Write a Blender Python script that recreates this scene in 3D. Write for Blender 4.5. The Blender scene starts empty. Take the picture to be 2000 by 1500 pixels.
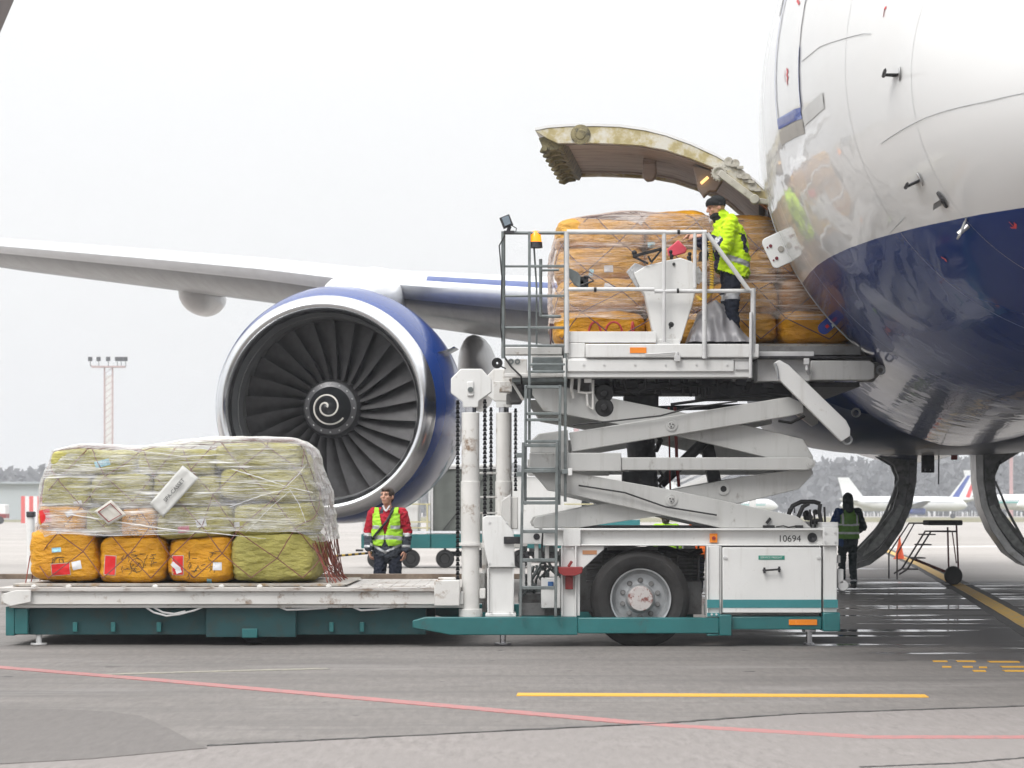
import numpy as np
import bpy, bmesh, math, random
from mathutils import Vector, Matrix, noise
from mathutils.bvhtree import BVHTree
R = math.radians
random.seed(7)
S = bpy.context.scene
COL = S.collection
F, CH = 4625.0, 1.42          # focal length in photo pixels, camera height in metres

def P(px, py, Y):             # a point seen at (px,py) of the photo, Y metres in front of the camera
    return Vector(((px - 1000) * Y / F, Y, CH + (1000 - py) * Y / F))
def G(px, py, z=0.0):         # the ground point seen at (px,py)
    Y = F * (CH - z) / (py - 1000)
    return Vector(((px - 1000) * Y / F, Y, z))
def X_(px, Y=25): return (px - 1000) * Y / F
def Z_(py, Y=25): return CH + (1000 - py) * Y / F

# ---------------------------------------------------------------- mesh builder
class MB:
    def __init__(s): s.v, s.f, s.m = [], [], []
    def add(s, vs, fs, mi=0):
        o = len(s.v); s.v += [Vector(v) for v in vs]
        for f in fs: s.f.append([i + o for i in f]); s.m.append(mi)
        return s
    def box(s, x0, x1, y0, y1, z0, z1, mi=0):
        vs = [(x, y, z) for x in (x0, x1) for y in (y0, y1) for z in (z0, z1)]
        return s.add(vs, [(0,1,3,2),(4,6,7,5),(0,4,5,1),(2,3,7,6),(0,2,6,4),(1,5,7,3)], mi)
    def pb(s, px0, px1, py0, py1, Y0, Y1, D=25, mi=0):      # box given by its pixel rectangle at depth D
        return s.box(X_(px0, D), X_(px1, D), Y0, Y1, Z_(py1, D), Z_(py0, D), mi)
    def bar(s, p, q, w, h=None, mi=0, up=(0, 0, 1)):
        h = h or w; p, q = Vector(p), Vector(q); d = (q - p).normalized(); up = Vector(up)
        if abs(d.dot(up)) > .98: up = Vector((0, 1, 0))
        a = d.cross(up).normalized() * w / 2; b = a.cross(d).normalized() * h / 2
        vs = [e + i * a + j * b for e in (p, q) for i, j in ((-1,-1),(1,-1),(1,1),(-1,1))]
        return s.add(vs, [(3,2,1,0),(4,5,6,7),(0,1,5,4),(1,2,6,5),(2,3,7,6),(3,0,4,7)], mi)
    def tube(s, pts, r, n=8, mi=0, cap=True):
        pts = [Vector(p) for p in pts]; k = len(pts)
        rs = r if isinstance(r, (list, tuple)) else [r] * k
        d0 = (pts[1] - pts[0]).normalized()
        a = d0.cross(Vector((0, 0, 1)) if abs(d0.z) < .9 else Vector((0, 1, 0))).normalized()
        vs = []
        for i in range(k):
            d = (pts[min(i + 1, k - 1)] - pts[max(i - 1, 0)]).normalized()
            a = (a - d * a.dot(d)).normalized(); b = d.cross(a)
            for j in range(n):
                t = 2 * math.pi * j / n
                vs.append(pts[i] + (a * math.cos(t) + b * math.sin(t)) * rs[i])
        fs = [(i*n+j, i*n+(j+1) % n, (i+1)*n+(j+1) % n, (i+1)*n+j) for i in range(k - 1) for j in range(n)]
        if cap: fs += [tuple(range(n))[::-1], tuple(range((k-1)*n, k*n))]
        return s.add(vs, fs, mi)
    def cyl(s, p, q, r, n=20, mi=0, r2=None):
        return s.tube([p, q], [r, r if r2 is None else r2], n, mi)
    def prism(s, pts, y0, y1, mi=0):                         # outline in xz, extruded along y
        n = len(pts); vs = [(x, y0, z) for x, z in pts] + [(x, y1, z) for x, z in pts]
        fs = [tuple(range(n)), tuple(range(n, 2*n))[::-1]] + [(i, i+n, (i+1) % n+n, (i+1) % n) for i in range(n)]
        return s.add(vs, fs, mi)
    def pp(s, pts, Y0, Y1, D=25, mi=0):                      # the same, outline in pixels at depth D
        return s.prism([(X_(a, D), Z_(b, D)) for a, b in pts], Y0, Y1, mi)
    def lathe(s, prof, o, ax=(0, 1, 0), n=48, mi=0, closed=False, a0=0, a1=2*math.pi):
        o, ax = Vector(o), Vector(ax).normalized()
        a = ax.cross(Vector((0, 0, 1)) if abs(ax.z) < .9 else Vector((0, 1, 0))).normalized(); b = ax.cross(a)
        full = abs(a1 - a0 - 2*math.pi) < 1e-6; m = n if full else n + 1
        vs = [o + ax*d + (a*math.cos(a0+(a1-a0)*j/n) + b*math.sin(a0+(a1-a0)*j/n))*r for d, r in prof for j in range(m)]
        k = len(prof); fs = []
        for i in range(k if closed else k - 1):
            i2 = (i + 1) % k
            for j in range(n):
                j2 = (j + 1) % m; fs.append((i*m+j, i*m+j2, i2*m+j2, i2*m+j))
        return s.add(vs, fs, mi)
    def ell(s, c, r, M=None, nu=16, nv=10, mi=0):
        c = Vector(c); vs = []
        for i in range(nv + 1):
            t = math.pi * i / nv
            for j in range(nu):
                u = 2*math.pi*j/nu
                p = Vector((r[0]*math.sin(t)*math.cos(u), r[1]*math.sin(t)*math.sin(u), r[2]*math.cos(t)))
                vs.append(c + (M @ p if M else p))
        return s.add(vs, [(i*nu+j, (i+1)*nu+j, (i+1)*nu+(j+1) % nu, i*nu+(j+1) % nu) for i in range(nv) for j in range(nu)], mi)
    def grid(s, rows, mi=0, wrap=False):
        n = len(rows[0]); vs = [p for r in rows for p in r]; fs = []
        for i in range(len(rows) - 1):
            for j in range(n if wrap else n - 1):
                fs.append((i*n+j, i*n+(j+1) % n, (i+1)*n+(j+1) % n, (i+1)*n+j))
        return s.add(vs, fs, mi)
    def loft(s, rings, mi=0):                                # closed rings with capped ends
        n = len(rings[0]); o = len(s.v); s.grid(rings, mi, True)
        s.f.append([o + j for j in range(n)][::-1]); s.m.append(mi)
        s.f.append([o + (len(rings)-1)*n + j for j in range(n)]); s.m.append(mi)
        return s
    def limb(s, p, q, r0, r1, side=(1, 0, 0), n=14):         # tapered capsule, radii may be (side, depth)
        p, q = Vector(p), Vector(q); d = (q - p); L = d.length; d = d / max(L, 1e-6)
        r0 = r0 if isinstance(r0, tuple) else (r0, r0); r1 = r1 if isinstance(r1, tuple) else (r1, r1)
        a = Vector(side); a = a - d*a.dot(d)
        if a.length < 1e-3: a = Vector((0, 1, 0)) - d*d.y
        a.normalize(); b = d.cross(a); rings = []
        for k in range(5):
            t = (math.pi/2)*(k/4)
            rings.append((-math.cos(t)*min(r0), math.sin(t)+.02, r0))
        rings = rings + [(math.sin((math.pi/2)*(k/4))*min(r1) + L, math.cos((math.pi/2)*(k/4))+.02, r1) for k in range(5)]
        return s.loft([[p + d*h + a*(math.cos(2*math.pi*j/n)*r[0]*c) + b*(math.sin(2*math.pi*j/n)*r[1]*c) for j in range(n)] for h, c, r in rings])
    def pieces(s):
        n = len(s.v); up = list(range(n))
        def find(a):
            while up[a] != a: up[a] = up[up[a]]; a = up[a]
            return a
        for f in s.f:
            r0 = find(f[0])
            for i in f[1:]:
                r1 = find(i)
                if r1 != r0: up[r1] = r0
        root = [find(i) for i in range(n)]; used = sorted({root[f[0]] for f in s.f})
        if len(used) < 2 or len(used) > 400: return None
        ix = {r: k for k, r in enumerate(used)}; k = len(used)
        lo = np.full((k, 3), np.inf); hi = np.full((k, 3), -np.inf)
        for i in range(n):
            j = ix.get(root[i])
            if j is not None:
                c = np.array(s.v[i]); lo[j] = np.minimum(lo[j], c); hi[j] = np.maximum(hi[j], c)
        size = (hi-lo).max(axis=1); gap = np.maximum(0, np.maximum(lo[:, None]-hi[None], lo[None]-hi[:, None]))
        near = np.sqrt((gap**2).sum(axis=2)) <= np.maximum(.02, .5*np.maximum(size[:, None], size[None]))*.97
        grp = list(range(k))
        def fg(a):
            while grp[a] != a: a = grp[a]
            return a
        for a in range(k):
            for c in np.nonzero(near[a])[0]:
                x, y = fg(a), fg(int(c))
                if x != y: grp[y] = x
        gs = sorted({fg(a) for a in range(k)})
        if len(gs) < 2: return None
        out = []
        for g in gs:
            b = MB(); mp_ = {}
            for f, m_ in zip(s.f, s.m):
                if fg(ix[root[f[0]]]) != g: continue
                nf = []
                for i in f:
                    if i not in mp_: mp_[i] = len(b.v); b.v.append(s.v[i])
                    nf.append(mp_[i])
                b.f.append(nf); b.m.append(m_)
            out.append(b)
        return out
    def build(s, name, mats, parent=None, smooth=True, angle=35, bevel=0, local=False, recalc=True, tri=False, par=None):
        if parent is not None and name not in NOSPLIT:
            q = s.pieces()
            if q:
                obs = [b.build(name, mats, parent, smooth, angle, bevel, local, recalc, par=par) for b in q]
                SPLIT[obs[0].name] = obs; return obs[0]
        if not isinstance(mats, (list, tuple)): mats = [mats]
        vs = s.v
        if parent is not None and not local:
            Mi = root_matrix(parent).inverted(); vs = [Mi @ v for v in vs]
        me = bpy.data.meshes.new(name); me.from_pydata([tuple(v) for v in vs], [], s.f)
        for m in mats: me.materials.append(m)
        me.polygons.foreach_set('material_index', s.m)
        if recalc:
            bm = bmesh.new(); bm.from_mesh(me); bmesh.ops.recalc_face_normals(bm, faces=bm.faces)
            bm.to_mesh(me); bm.free()
        if smooth:
            me.shade_smooth(); me.set_sharp_from_angle(angle=R(angle))
        o = bpy.data.objects.new(name, me); COL.objects.link(o)
        if parent is not None: o.parent = par or parent
        if bevel:
            b = o.modifiers.new('bevel', 'BEVEL'); b.width = bevel; b.segments = 2; b.limit_method = 'ANGLE'; b.angle_limit = R(40)
            b.harden_normals = False
        return o

ROOTM = {}; SPLIT = {}
NOSPLIT = {'deck_rollers', 'platform_rollers', 'window_row', 'treads', 'handwriting', 'red_lettering', 'eyes', 'radiator_grille', 'shirt_collar', 'lattice', 'stencil_mark', 'tyre', 'rim'}
def reparent(o, par):
    for q in SPLIT.get(o.name, [o]): q.parent = par
    return o
def root_matrix(o):
    while o.parent is not None: o = o.parent
    return ROOTM.get(o.name, Matrix.Identity(4))
def tag(o, label=None, cat=None, group=None, kind=None):
    for k, v in (('label', label), ('category', cat), ('group', group), ('kind', kind)):
        if v: o[k] = v
    return o
def thing(name, loc, label, cat, rz=0, group=None):
    o = bpy.data.objects.new(name, None); COL.objects.link(o)
    o.empty_display_size = .3
    o.location = loc; o.rotation_euler = (0, 0, rz)
    ROOTM[o.name] = Matrix.Translation(Vector(loc)) @ Matrix.Rotation(rz, 4, 'Z')
    return tag(o, label, cat, group)
def copy_tree(o, parent=None):
    c = o.copy(); COL.objects.link(c); c.parent = parent
    for ch in [x for x in bpy.data.objects if x.parent is o]: copy_tree(ch, c)
    return c
def text_obj(txt, size, mat, M, name='lettering', parent=None, depth=.002):
    cu = bpy.data.curves.new(name, 'FONT'); cu.body = txt; cu.size = size; cu.extrude = depth
    cu.align_x = 'CENTER'; cu.align_y = 'CENTER'
    t = bpy.data.objects.new(name, cu); COL.objects.link(t)
    dg = bpy.context.evaluated_depsgraph_get(); dg.update()
    me = bpy.data.meshes.new_from_object(t.evaluated_get(dg))
    bpy.data.objects.remove(t)
    Mi = root_matrix(parent).inverted() if parent is not None else Matrix.Identity(4)
    me.transform(Mi @ M); me.materials.clear(); me.materials.append(mat)
    o = bpy.data.objects.new(name, me); COL.objects.link(o)
    if parent is not None: o.parent = parent
    return o
FACE = Matrix.Rotation(R(90), 4, 'X')     # text standing up, readable from -Y

# ---------------------------------------------------------------- materials
def nt(name):
    m = bpy.data.materials.new(name); m.use_nodes = True
    t = m.node_tree; return m, t, t.nodes['Principled BSDF']
def N(t, typ, **k):
    n = t.nodes.new(typ)
    for a, v in k.items():
        if a.startswith('i_'):
            key = a[2:]; key = int(key) if key.isdigit() else key.replace('_', ' ')
            n.inputs[key].default_value = v
        else: setattr(n, a, v)
    return n
def coords(t, stretch=(1, 1, 1)):
    c = N(t, 'ShaderNodeTexCoord'); mp = N(t, 'ShaderNodeMapping'); mp.inputs['Scale'].default_value = stretch
    t.links.new(c.outputs['Object'], mp.inputs['Vector']); return mp.outputs[0]
def mixc(t, fac, a, b, blend='MIX'):
    n = N(t, 'ShaderNodeMix', data_type='RGBA', blend_type=blend)
    for i, v in ((0, fac), (6, a), (7, b)):
        if hasattr(v, 'is_linked'): t.links.new(v, n.inputs[i])
        elif i == 0: n.inputs[0].default_value = v
        else: n.inputs[i].default_value = (*v, 1) if len(v) == 3 else v
    return n.outputs[2]
def ramp(t, src, p0, p1, c0=(0, 0, 0, 1), c1=(1, 1, 1, 1)):
    r = N(t, 'ShaderNodeValToRGB'); e = r.color_ramp.elements
    e[0].position, e[1].position = p0, p1; e[0].color, e[1].color = c0, c1
    t.links.new(src, r.inputs[0]); return r.outputs[0]
def noise_(t, co, scale, detail=4, rough=.55):
    n = N(t, 'ShaderNodeTexNoise'); n.inputs['Scale'].default_value = scale
    n.inputs['Detail'].default_value = detail; n.inputs['Roughness'].default_value = rough
    t.links.new(co, n.inputs['Vector']); return n.outputs['Fac']
def bump_(t, bsdf, h, strength=.3, dist=.02):
    b = N(t, 'ShaderNodeBump'); b.inputs['Strength'].default_value = strength; b.inputs['Distance'].default_value = dist
    t.links.new(h, b.inputs['Height']); t.links.new(b.outputs[0], bsdf.inputs['Normal']); return b
def mat(name, col, rough=.5, metal=0, var=.12, vs=3, dirt=None, bump=0, bs=30, coat=0, stretch=(1, 1, 1), spec=.5, streak=None):
    m, t, b = nt(name); co = coords(t, stretch)
    d = [c*(1-var) for c in col]; l = [min(1, c*(1+var)) for c in col]
    out = mixc(t, ramp(t, noise_(t, co, vs, 6), .35, .65), d, l)
    if dirt:                                                # (colour, low, high, scale)
        dc, lo, hi, ds = dirt[:4]
        fac = ramp(t, noise_(t, co, ds, 8, .7), lo, hi)
        out = mixc(t, fac, out, dc)
    if streak:                                              # run-off marks, long in z
        f_ = ramp(t, noise_(t, coords(t, (5, 5, .45)), 2.2, 7, .7), streak[1], streak[2])
        k_ = N(t, 'ShaderNodeMath', operation='MULTIPLY', i_1=streak[3]); t.links.new(f_, k_.inputs[0]); out = mixc(t, k_.outputs[0], out, streak[0])
    t.links.new(out, b.inputs['Base Color'])
    rn = N(t, 'ShaderNodeMapRange'); rn.inputs['To Min'].default_value = max(0, rough-.07); rn.inputs['To Max'].default_value = min(1, rough+.1)
    t.links.new(noise_(t, co, vs*2.3, 5), rn.inputs[0]); t.links.new(rn.outputs[0], b.inputs['Roughness'])
    b.inputs['Metallic'].default_value = metal; b.inputs['Coat Weight'].default_value = coat
    b.inputs['Coat Roughness'].default_value = .05; b.inputs['Specular IOR Level'].default_value = spec
    if bump: bump_(t, b, noise_(t, co, bs, 5), bump, .01)
    return m
def emis(name, col, s):
    m, t, b = nt(name); b.inputs['Base Color'].default_value = (*col, 1)
    b.inputs['Emission Color'].default_value = (*col, 1); b.inputs['Emission Strength'].default_value = s; return m

Mt = {}
Mt['white'] = mat('white_paint', (.66, .66, .65), .42, var=.05, vs=1.5, dirt=((.30, .26, .21), .62, .78, 6), coat=.2, streak=((.34, .31, .27), .55, .75, .35))
Mt['white_old'] = mat('worn_white_paint', (.60, .59, .57), .6, var=.08, vs=2, dirt=((.22, .15, .10), .56, .68, 4.5), bump=.2, bs=40)
Mt['deck'] = mat('worn_deck_paint', (.44, .42, .40), .6, var=.15, vs=2, dirt=((.15, .09, .05), .52, .64, 3.2), bump=.3, bs=30, stretch=(.6, 1, 2))
Mt['arm'] = mat('light_grey_arm_paint', (.44, .44, .43), .5, var=.07, vs=1.2, dirt=((.16, .14, .12), .60, .76, 7), coat=.1, stretch=(1, 1, .6), streak=((.22, .20, .18), .52, .75, .45))
Mt['teal'] = mat('teal_paint', (.012, .125, .13), .42, var=.12, vs=2, dirt=((.05, .06, .055), .6, .8, 6), coat=.3)
Mt['teal_shaded'] = mat('shaded_teal_paint', (.006, .050, .056), .6, var=.2, vs=2, dirt=((.03, .035, .03), .5, .75, 5))  # same teal, darkened for the shade under the rear deck
Mt['teal_stripe'] = mat('teal_stripe', (.035, .20, .215), .4, var=.04)
Mt['steel'] = mat('galvanised_steel', (.17, .19, .19), .45, metal=.55, var=.2, vs=8, dirt=((.10, .09, .08), .6, .8, 9))
Mt['rail'] = mat('pale_painted_rail', (.55, .55, .55), .4, var=.1, vs=6, dirt=((.2, .17, .14), .64, .78, 12))
Mt['dark'] = mat('dark_machinery', (.028, .028, .032), .5, metal=.3, var=.4, vs=9, dirt=((.10, .09, .08), .55, .8, 14))
Mt['black'] = mat('black_rubber', (.012, .012, .013), .6, var=.3, vs=6)
Mt['tyre'] = mat('tyre_rubber', (.018, .017, .017), .75, var=.3, vs=5, dirt=((.035, .032, .03), .55, .8, 4), bump=.2, bs=60)
Mt['rim'] = mat('grey_wheel_rim', (.33, .34, .35), .4, metal=.3, var=.12, vs=8, dirt=((.12, .1, .09), .6, .8, 10))
Mt['hub'] = mat('stained_wheel_hub', (.45, .42, .41), .5, var=.1, dirt=((.20, .07, .06), .50, .60, 16))
Mt['red'] = mat('dull_red_paint', (.22, .02, .02), .5, var=.2)
Mt['orange_lens'] = mat('amber_lens', (.75, .22, .01), .25, var=.1)
Mt['grey_inside'] = mat('grey_inner_steel', (.16, .16, .16), .6, var=.2, vs=4, dirt=((.06, .05, .045), .5, .75, 6))
Mt['chain'] = mat('oily_chain', (.02, .02, .022), .35, metal=.7, var=.4, vs=30)
Mt['chrome'] = mat('polished_rod', (.5, .5, .52), .15, metal=1, var=.05)
Mt['glassdark'] = mat('dark_glass', (.02, .025, .03), .08, var=.1)
Mt['ink'] = mat('black_lettering', (.02, .02, .02), .6, var=.1)
Mt['green_label'] = mat('green_label', (.02, .22, .16), .5, var=.05)
Mt['label_white'] = mat('pale_lettering', (.6, .7, .66), .6, var=.03)
Mt['paper'] = mat('white_paper', (.66, .67, .70), .6, var=.05, vs=15)
Mt['yellow'] = mat('yellow_plastic', (.65, .42, .04), .5, var=.1)
Mt['rust'] = mat('rusty_steel', (.16, .12, .09), .8, var=.3, dirt=((.30, .25, .2), .5, .7, 5))
# ---------------------------------------------------------------- camera, light, sky
cam = bpy.data.cameras.new('Camera'); co_ = bpy.data.objects.new('Camera', cam); COL.objects.link(co_)
co_.location = (0, 0, CH); co_.rotation_euler = (R(90), 0, 0)
cam.sensor_width = 36; cam.lens = 36*F/2000; cam.shift_y = .125; cam.clip_end = 6000; cam.clip_start = .1
cam.dof.use_dof = True; cam.dof.focus_distance = 25.5; cam.dof.aperture_fstop = 5.6
S.camera = co_
S.view_settings.view_transform = 'Standard'; S.view_settings.look = 'None'; S.view_settings.gamma = 1
S.view_settings.exposure = .28
S.cycles.use_denoising = True; S.cycles.use_adaptive_sampling = True; S.cycles.adaptive_threshold = .02; S.cycles.adaptive_min_samples = 16
S.cycles.max_bounces = 6; S.cycles.diffuse_bounces = 3; S.cycles.glossy_bounces = 3; S.cycles.transmission_bounces = 4; S.cycles.transparent_max_bounces = 14; S.cycles.volume_bounces = 0
S.cycles.sample_clamp_indirect = 6
SUN_EL, SUN_AZ = R(48), R(200)      # high soft sun behind the cloud, over the camera's left shoulder
w = bpy.data.worlds.new('World'); S.world = w; w.use_nodes = True; t = w.node_tree
bg = t.nodes['Background']; sky = N(t, 'ShaderNodeTexSky', sky_type='NISHITA', sun_disc=False)
sky.sun_elevation = SUN_EL; sky.sun_rotation = SUN_AZ; sky.air_density = 1; sky.dust_density = 6
hs = N(t, 'ShaderNodeHueSaturation'); hs.inputs['Saturation'].default_value = .15; t.links.new(sky.outputs[0], hs.inputs['Color'])
tc = N(t, 'ShaderNodeTexCoord'); sx = N(t, 'ShaderNodeSeparateXYZ'); t.links.new(tc.outputs['Generated'], sx.inputs[0])
cl = N(t, 'ShaderNodeMath', operation='MAXIMUM', i_1=0.0); t.links.new(sx.outputs['Z'], cl.inputs[0])
pw_ = N(t, 'ShaderNodeMath', operation='POWER', i_1=2.0); t.links.new(cl.outputs[0], pw_.inputs[0])
mu = N(t, 'ShaderNodeMath', operation='MULTIPLY_ADD', i_1=2.6, i_2=1.0); t.links.new(pw_.outputs[0], mu.inputs[0])
cn = N(t, 'ShaderNodeMapping'); cn.inputs['Scale'].default_value = (1, 1, 3); t.links.new(tc.outputs['Generated'], cn.inputs[0])
cr = N(t, 'ShaderNodeMapRange'); cr.inputs['To Min'].default_value = .96; cr.inputs['To Max'].default_value = 1.04
t.links.new(noise_(t, cn.outputs[0], 2.5, 5), cr.inputs[0])
m2 = N(t, 'ShaderNodeMath', operation='MULTIPLY'); t.links.new(mu.outputs[0], m2.inputs[0]); t.links.new(cr.outputs[0], m2.inputs[1])
vm = N(t, 'ShaderNodeVectorMath', operation='SCALE'); vm.inputs[0].default_value = (7.3, 7.36, 7.42); t.links.new(m2.outputs[0], vm.inputs['Scale'])
ad = N(t, 'ShaderNodeVectorMath', operation='ADD'); t.links.new(vm.outputs[0], ad.inputs[0])
hv = N(t, 'ShaderNodeVectorMath', operation='SCALE'); hv.inputs['Scale'].default_value = .12
t.links.new(hs.outputs[0], hv.inputs[0]); t.links.new(hv.outputs[0], ad.inputs[1])
t.links.new(ad.outputs[0], bg.inputs['Color']); bg.inputs['Strength'].default_value = .1
sl = bpy.data.lights.new('Sun', 'SUN'); sl.energy = 1.5; sl.angle = R(25); sl.color = (1, .97, .93)
so = bpy.data.objects.new('Sun', sl); COL.objects.link(so)
# direction towards the sun: azimuth measured from +Y, negative = to the left of view
az = R(-150); sd = Vector((math.sin(az)*math.cos(SUN_EL), math.cos(az)*math.cos(SUN_EL), math.sin(SUN_EL)))
so.rotation_euler = sd.to_track_quat('Z', 'Y').to_euler(); so.location = (0, 0, 30)
sky.sun_rotation = az

# ---------------------------------------------------------------- ground
m, t, b = nt('apron_surface'); Mt['ground'] = m
g = N(t, 'ShaderNodeNewGeometry'); sp = N(t, 'ShaderNodeSeparateXYZ'); t.links.new(g.outputs['Position'], sp.inputs[0])
def mp(sc):
    q = N(t, 'ShaderNodeMapping'); q.inputs['Scale'].default_value = sc; t.links.new(g.outputs['Position'], q.inputs[0]); return q.outputs[0]
fine = noise_(t, mp((1, 1, 1)), 45, 6, .7); mid = noise_(t, mp((.35, .8, 1)), 1.1, 6, .6); big = noise_(t, mp((.06, .12, 1)), 1, 4)
near = mixc(t, ramp(t, mid, .3, .7), (.160, .146, .136), (.215, .197, .184))
speck = ramp(t, noise_(t, mp((16, 2.6, 1)), 1, 6, .8), .30, .66)
fa = N(t, 'ShaderNodeMath', operation='MULTIPLY_ADD', i_1=.62, i_2=.38); t.links.new(speck, fa.inputs[0])
near = mixc(t, fa.outputs[0], (.085, .078, .074), near)
smear = ramp(t, noise_(t, mp((.10, 1.3, 1)), 1.3, 7, .62), .50, .66)
fa = N(t, 'ShaderNodeMath', operation='MULTIPLY', i_1=.7); t.links.new(smear, fa.inputs[0]); near = mixc(t, fa.outputs[0], near, (.105, .097, .093))
blot = ramp(t, noise_(t, mp((.8, 1.1, 1)), 2.2, 6, .68), .58, .68)
fa = N(t, 'ShaderNodeMath', operation='MULTIPLY', i_1=.45); t.links.new(blot, fa.inputs[0]); near = mixc(t, fa.outputs[0], near, (.085, .078, .075))
spot = ramp(t, noise_(t, mp((1.0, 1.0, 1)), 3.1, 2, .5), .72, .75); near = mixc(t, spot, near, (.05, .046, .045))
lite = ramp(t, noise_(t, mp((.25, .9, 1)), .8, 8, .7), .56, .66)
fa = N(t, 'ShaderNodeMath', operation='MULTIPLY', i_1=.35); t.links.new(lite, fa.inputs[0]); near = mixc(t, fa.outputs[0], near, (.27, .255, .245))
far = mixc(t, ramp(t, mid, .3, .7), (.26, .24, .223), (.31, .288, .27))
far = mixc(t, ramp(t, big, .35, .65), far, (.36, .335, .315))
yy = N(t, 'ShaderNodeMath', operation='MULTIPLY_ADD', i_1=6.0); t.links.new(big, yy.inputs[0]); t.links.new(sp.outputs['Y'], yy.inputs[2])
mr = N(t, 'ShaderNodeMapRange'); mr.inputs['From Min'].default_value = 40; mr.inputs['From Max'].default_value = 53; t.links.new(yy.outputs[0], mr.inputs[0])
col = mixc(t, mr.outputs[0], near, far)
# standing water under and beside the airplane: long shallow puddles
pn = noise_(t, mp((.22, 1.15, 1)), 1.0, 5, .55)
pud = ramp(t, pn, .545, .585)
def band(sock, a, b_, c, d):
    u = N(t, 'ShaderNodeMapRange', interpolation_type='SMOOTHSTEP'); u.inputs['From Min'].default_value = a; u.inputs['From Max'].default_value = b_; t.links.new(sock, u.inputs[0])
    v = N(t, 'ShaderNodeMapRange', interpolation_type='SMOOTHSTEP'); v.inputs['From Min'].default_value = c; v.inputs['From Max'].default_value = d
    v.inputs['To Min'].default_value = 1; v.inputs['To Max'].default_value = 0; t.links.new(sock, v.inputs[0])
    x = N(t, 'ShaderNodeMath', operation='MULTIPLY'); t.links.new(u.outputs[0], x.inputs[0]); t.links.new(v.outputs[0], x.inputs[1]); return x.outputs[0]
def mul(a, b_):
    x = N(t, 'ShaderNodeMath', operation='MULTIPLY')
    for i, q in enumerate((a, b_)):
        if hasattr(q, 'is_linked'): t.links.new(q, x.inputs[i])
        else: x.inputs[i].default_value = q
    return x.outputs[0]
wet = mul(band(sp.outputs['X'], 2.0, 4.5, 16, 22), band(sp.outputs['Y'], 21.5, 23.5, 44, 54))
wetn = mul(wet, ramp(t, noise_(t, mp((.15, .5, 1)), 1, 4), .3, .5))
pm = mul(pud, ramp(t, wet, .25, .6))
shade = mul(band(sp.outputs['X'], 4.5, 5.8, 18, 24), band(sp.outputs['Y'], 2, 5, 44, 50))  # ground colour darkened below the airplane so its blue paint reflects less light
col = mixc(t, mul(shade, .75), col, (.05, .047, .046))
col = mixc(t, mul(wetn, .6), col, (.07, .066, .065))
col = mixc(t, pm, col, (.05, .048, .048))
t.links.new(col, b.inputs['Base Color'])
rr = N(t, 'ShaderNodeMapRange'); rr.inputs['To Min'].default_value = .82; rr.inputs['To Max'].default_value = .4; t.links.new(wetn, rr.inputs[0])
r2 = N(t, 'ShaderNodeMix', data_type='FLOAT'); t.links.new(pm, r2.inputs[0]); t.links.new(rr.outputs[0], r2.inputs[2]); r2.inputs[3].default_value = .045
t.links.new(r2.outputs[0], b.inputs['Roughness'])
hm = N(t, 'ShaderNodeMath', operation='MULTIPLY'); t.links.new(fine, hm.inputs[0])
iv = N(t, 'ShaderNodeMath', operation='SUBTRACT', i_0=1.0); t.links.new(pm, iv.inputs[1]); t.links.new(iv.outputs[0], hm.inputs[1])
bump_(t, b, hm.outputs[0], .5, .01)

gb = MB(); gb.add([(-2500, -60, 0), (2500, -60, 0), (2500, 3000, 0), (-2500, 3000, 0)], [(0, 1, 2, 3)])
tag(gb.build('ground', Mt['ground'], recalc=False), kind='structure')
Mt['grass'] = mat('dry_grass', (.16, .145, .07), .9, var=.3, vs=.2)
gb = MB(); gb.add([(-900, 330, .01), (900, 330, .01), (900, 640, .01), (-900, 640, .01)], [(0, 1, 2, 3)])
tag(gb.build('grass_field', Mt['grass'], recalc=False), kind='structure')
# markings and surface patches, sheets laid over the apron
def marking(name, col, lo=.55, hi=.75, rough=.7, under=(.17, .158, .15)):
    m, t, b = nt(name); g = N(t, 'ShaderNodeNewGeometry')
    fac = ramp(t, noise_(t, g.outputs['Position'], 9, 8, .75), lo, hi)
    t.links.new(mixc(t, fac, col, under), b.inputs['Base Color']); b.inputs['Roughness'].default_value = rough; return m
Mt['m_red'] = marking('worn_red_marking', (.38, .15, .145), .44, .72)
Mt['m_yel'] = marking('yellow_marking', (.62, .34, .04), .62, .8)
Mt['m_yelw'] = marking('worn_yellow_marking', (.55, .33, .05), .48, .62, under=(.30, .27, .22))
Mt['m_white'] = marking('white_strip', (.62, .61, .60), .55, .8)  # pale strips across the far apron
Mt['m_dark'] = marking('dark_seal', (.045, .043, .042), .5, .8, .8)
Mt['m_faint'] = marking('faded_cream_marking', (.30, .28, .22), .42, .62)
def strip(name, pts, w, m_, z, jag=0):
    pts = [G(a, b_) for a, b_ in pts]; P2 = []
    for i in range(len(pts)-1):
        n = 24
        for k in range(n): P2.append(pts[i].lerp(pts[i+1], k/n))
    P2.append(pts[-1]); L, Rr = [], []
    for i, p in enumerate(P2):
        d = (P2[min(i+1, len(P2)-1)] - P2[max(i-1, 0)]).normalized(); n = Vector((-d.y, d.x, 0))
        j = (random.random()-.5)*jag
        a = w/2*(1 + (random.random()-.5)*(.08 if not jag else 1.0))
        L.append(p + n*(a+j) + Vector((0, 0, z))); Rr.append(p - n*(a-j) + Vector((0, 0, z)))
    b = MB(); dn = Vector((0, 0, z)); b.grid([[p - dn for p in L], L, Rr, [p - dn for p in Rr]]); o = b.build(name, m_, recalc=False, smooth=False)
    return tag(o, kind='structure')
strip('red_line', [(-60, 1299), (320, 1330), (800, 1373), (1290, 1417), (1700, 1441), (2100, 1441)], .20, Mt['m_red'], .006)
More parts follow.
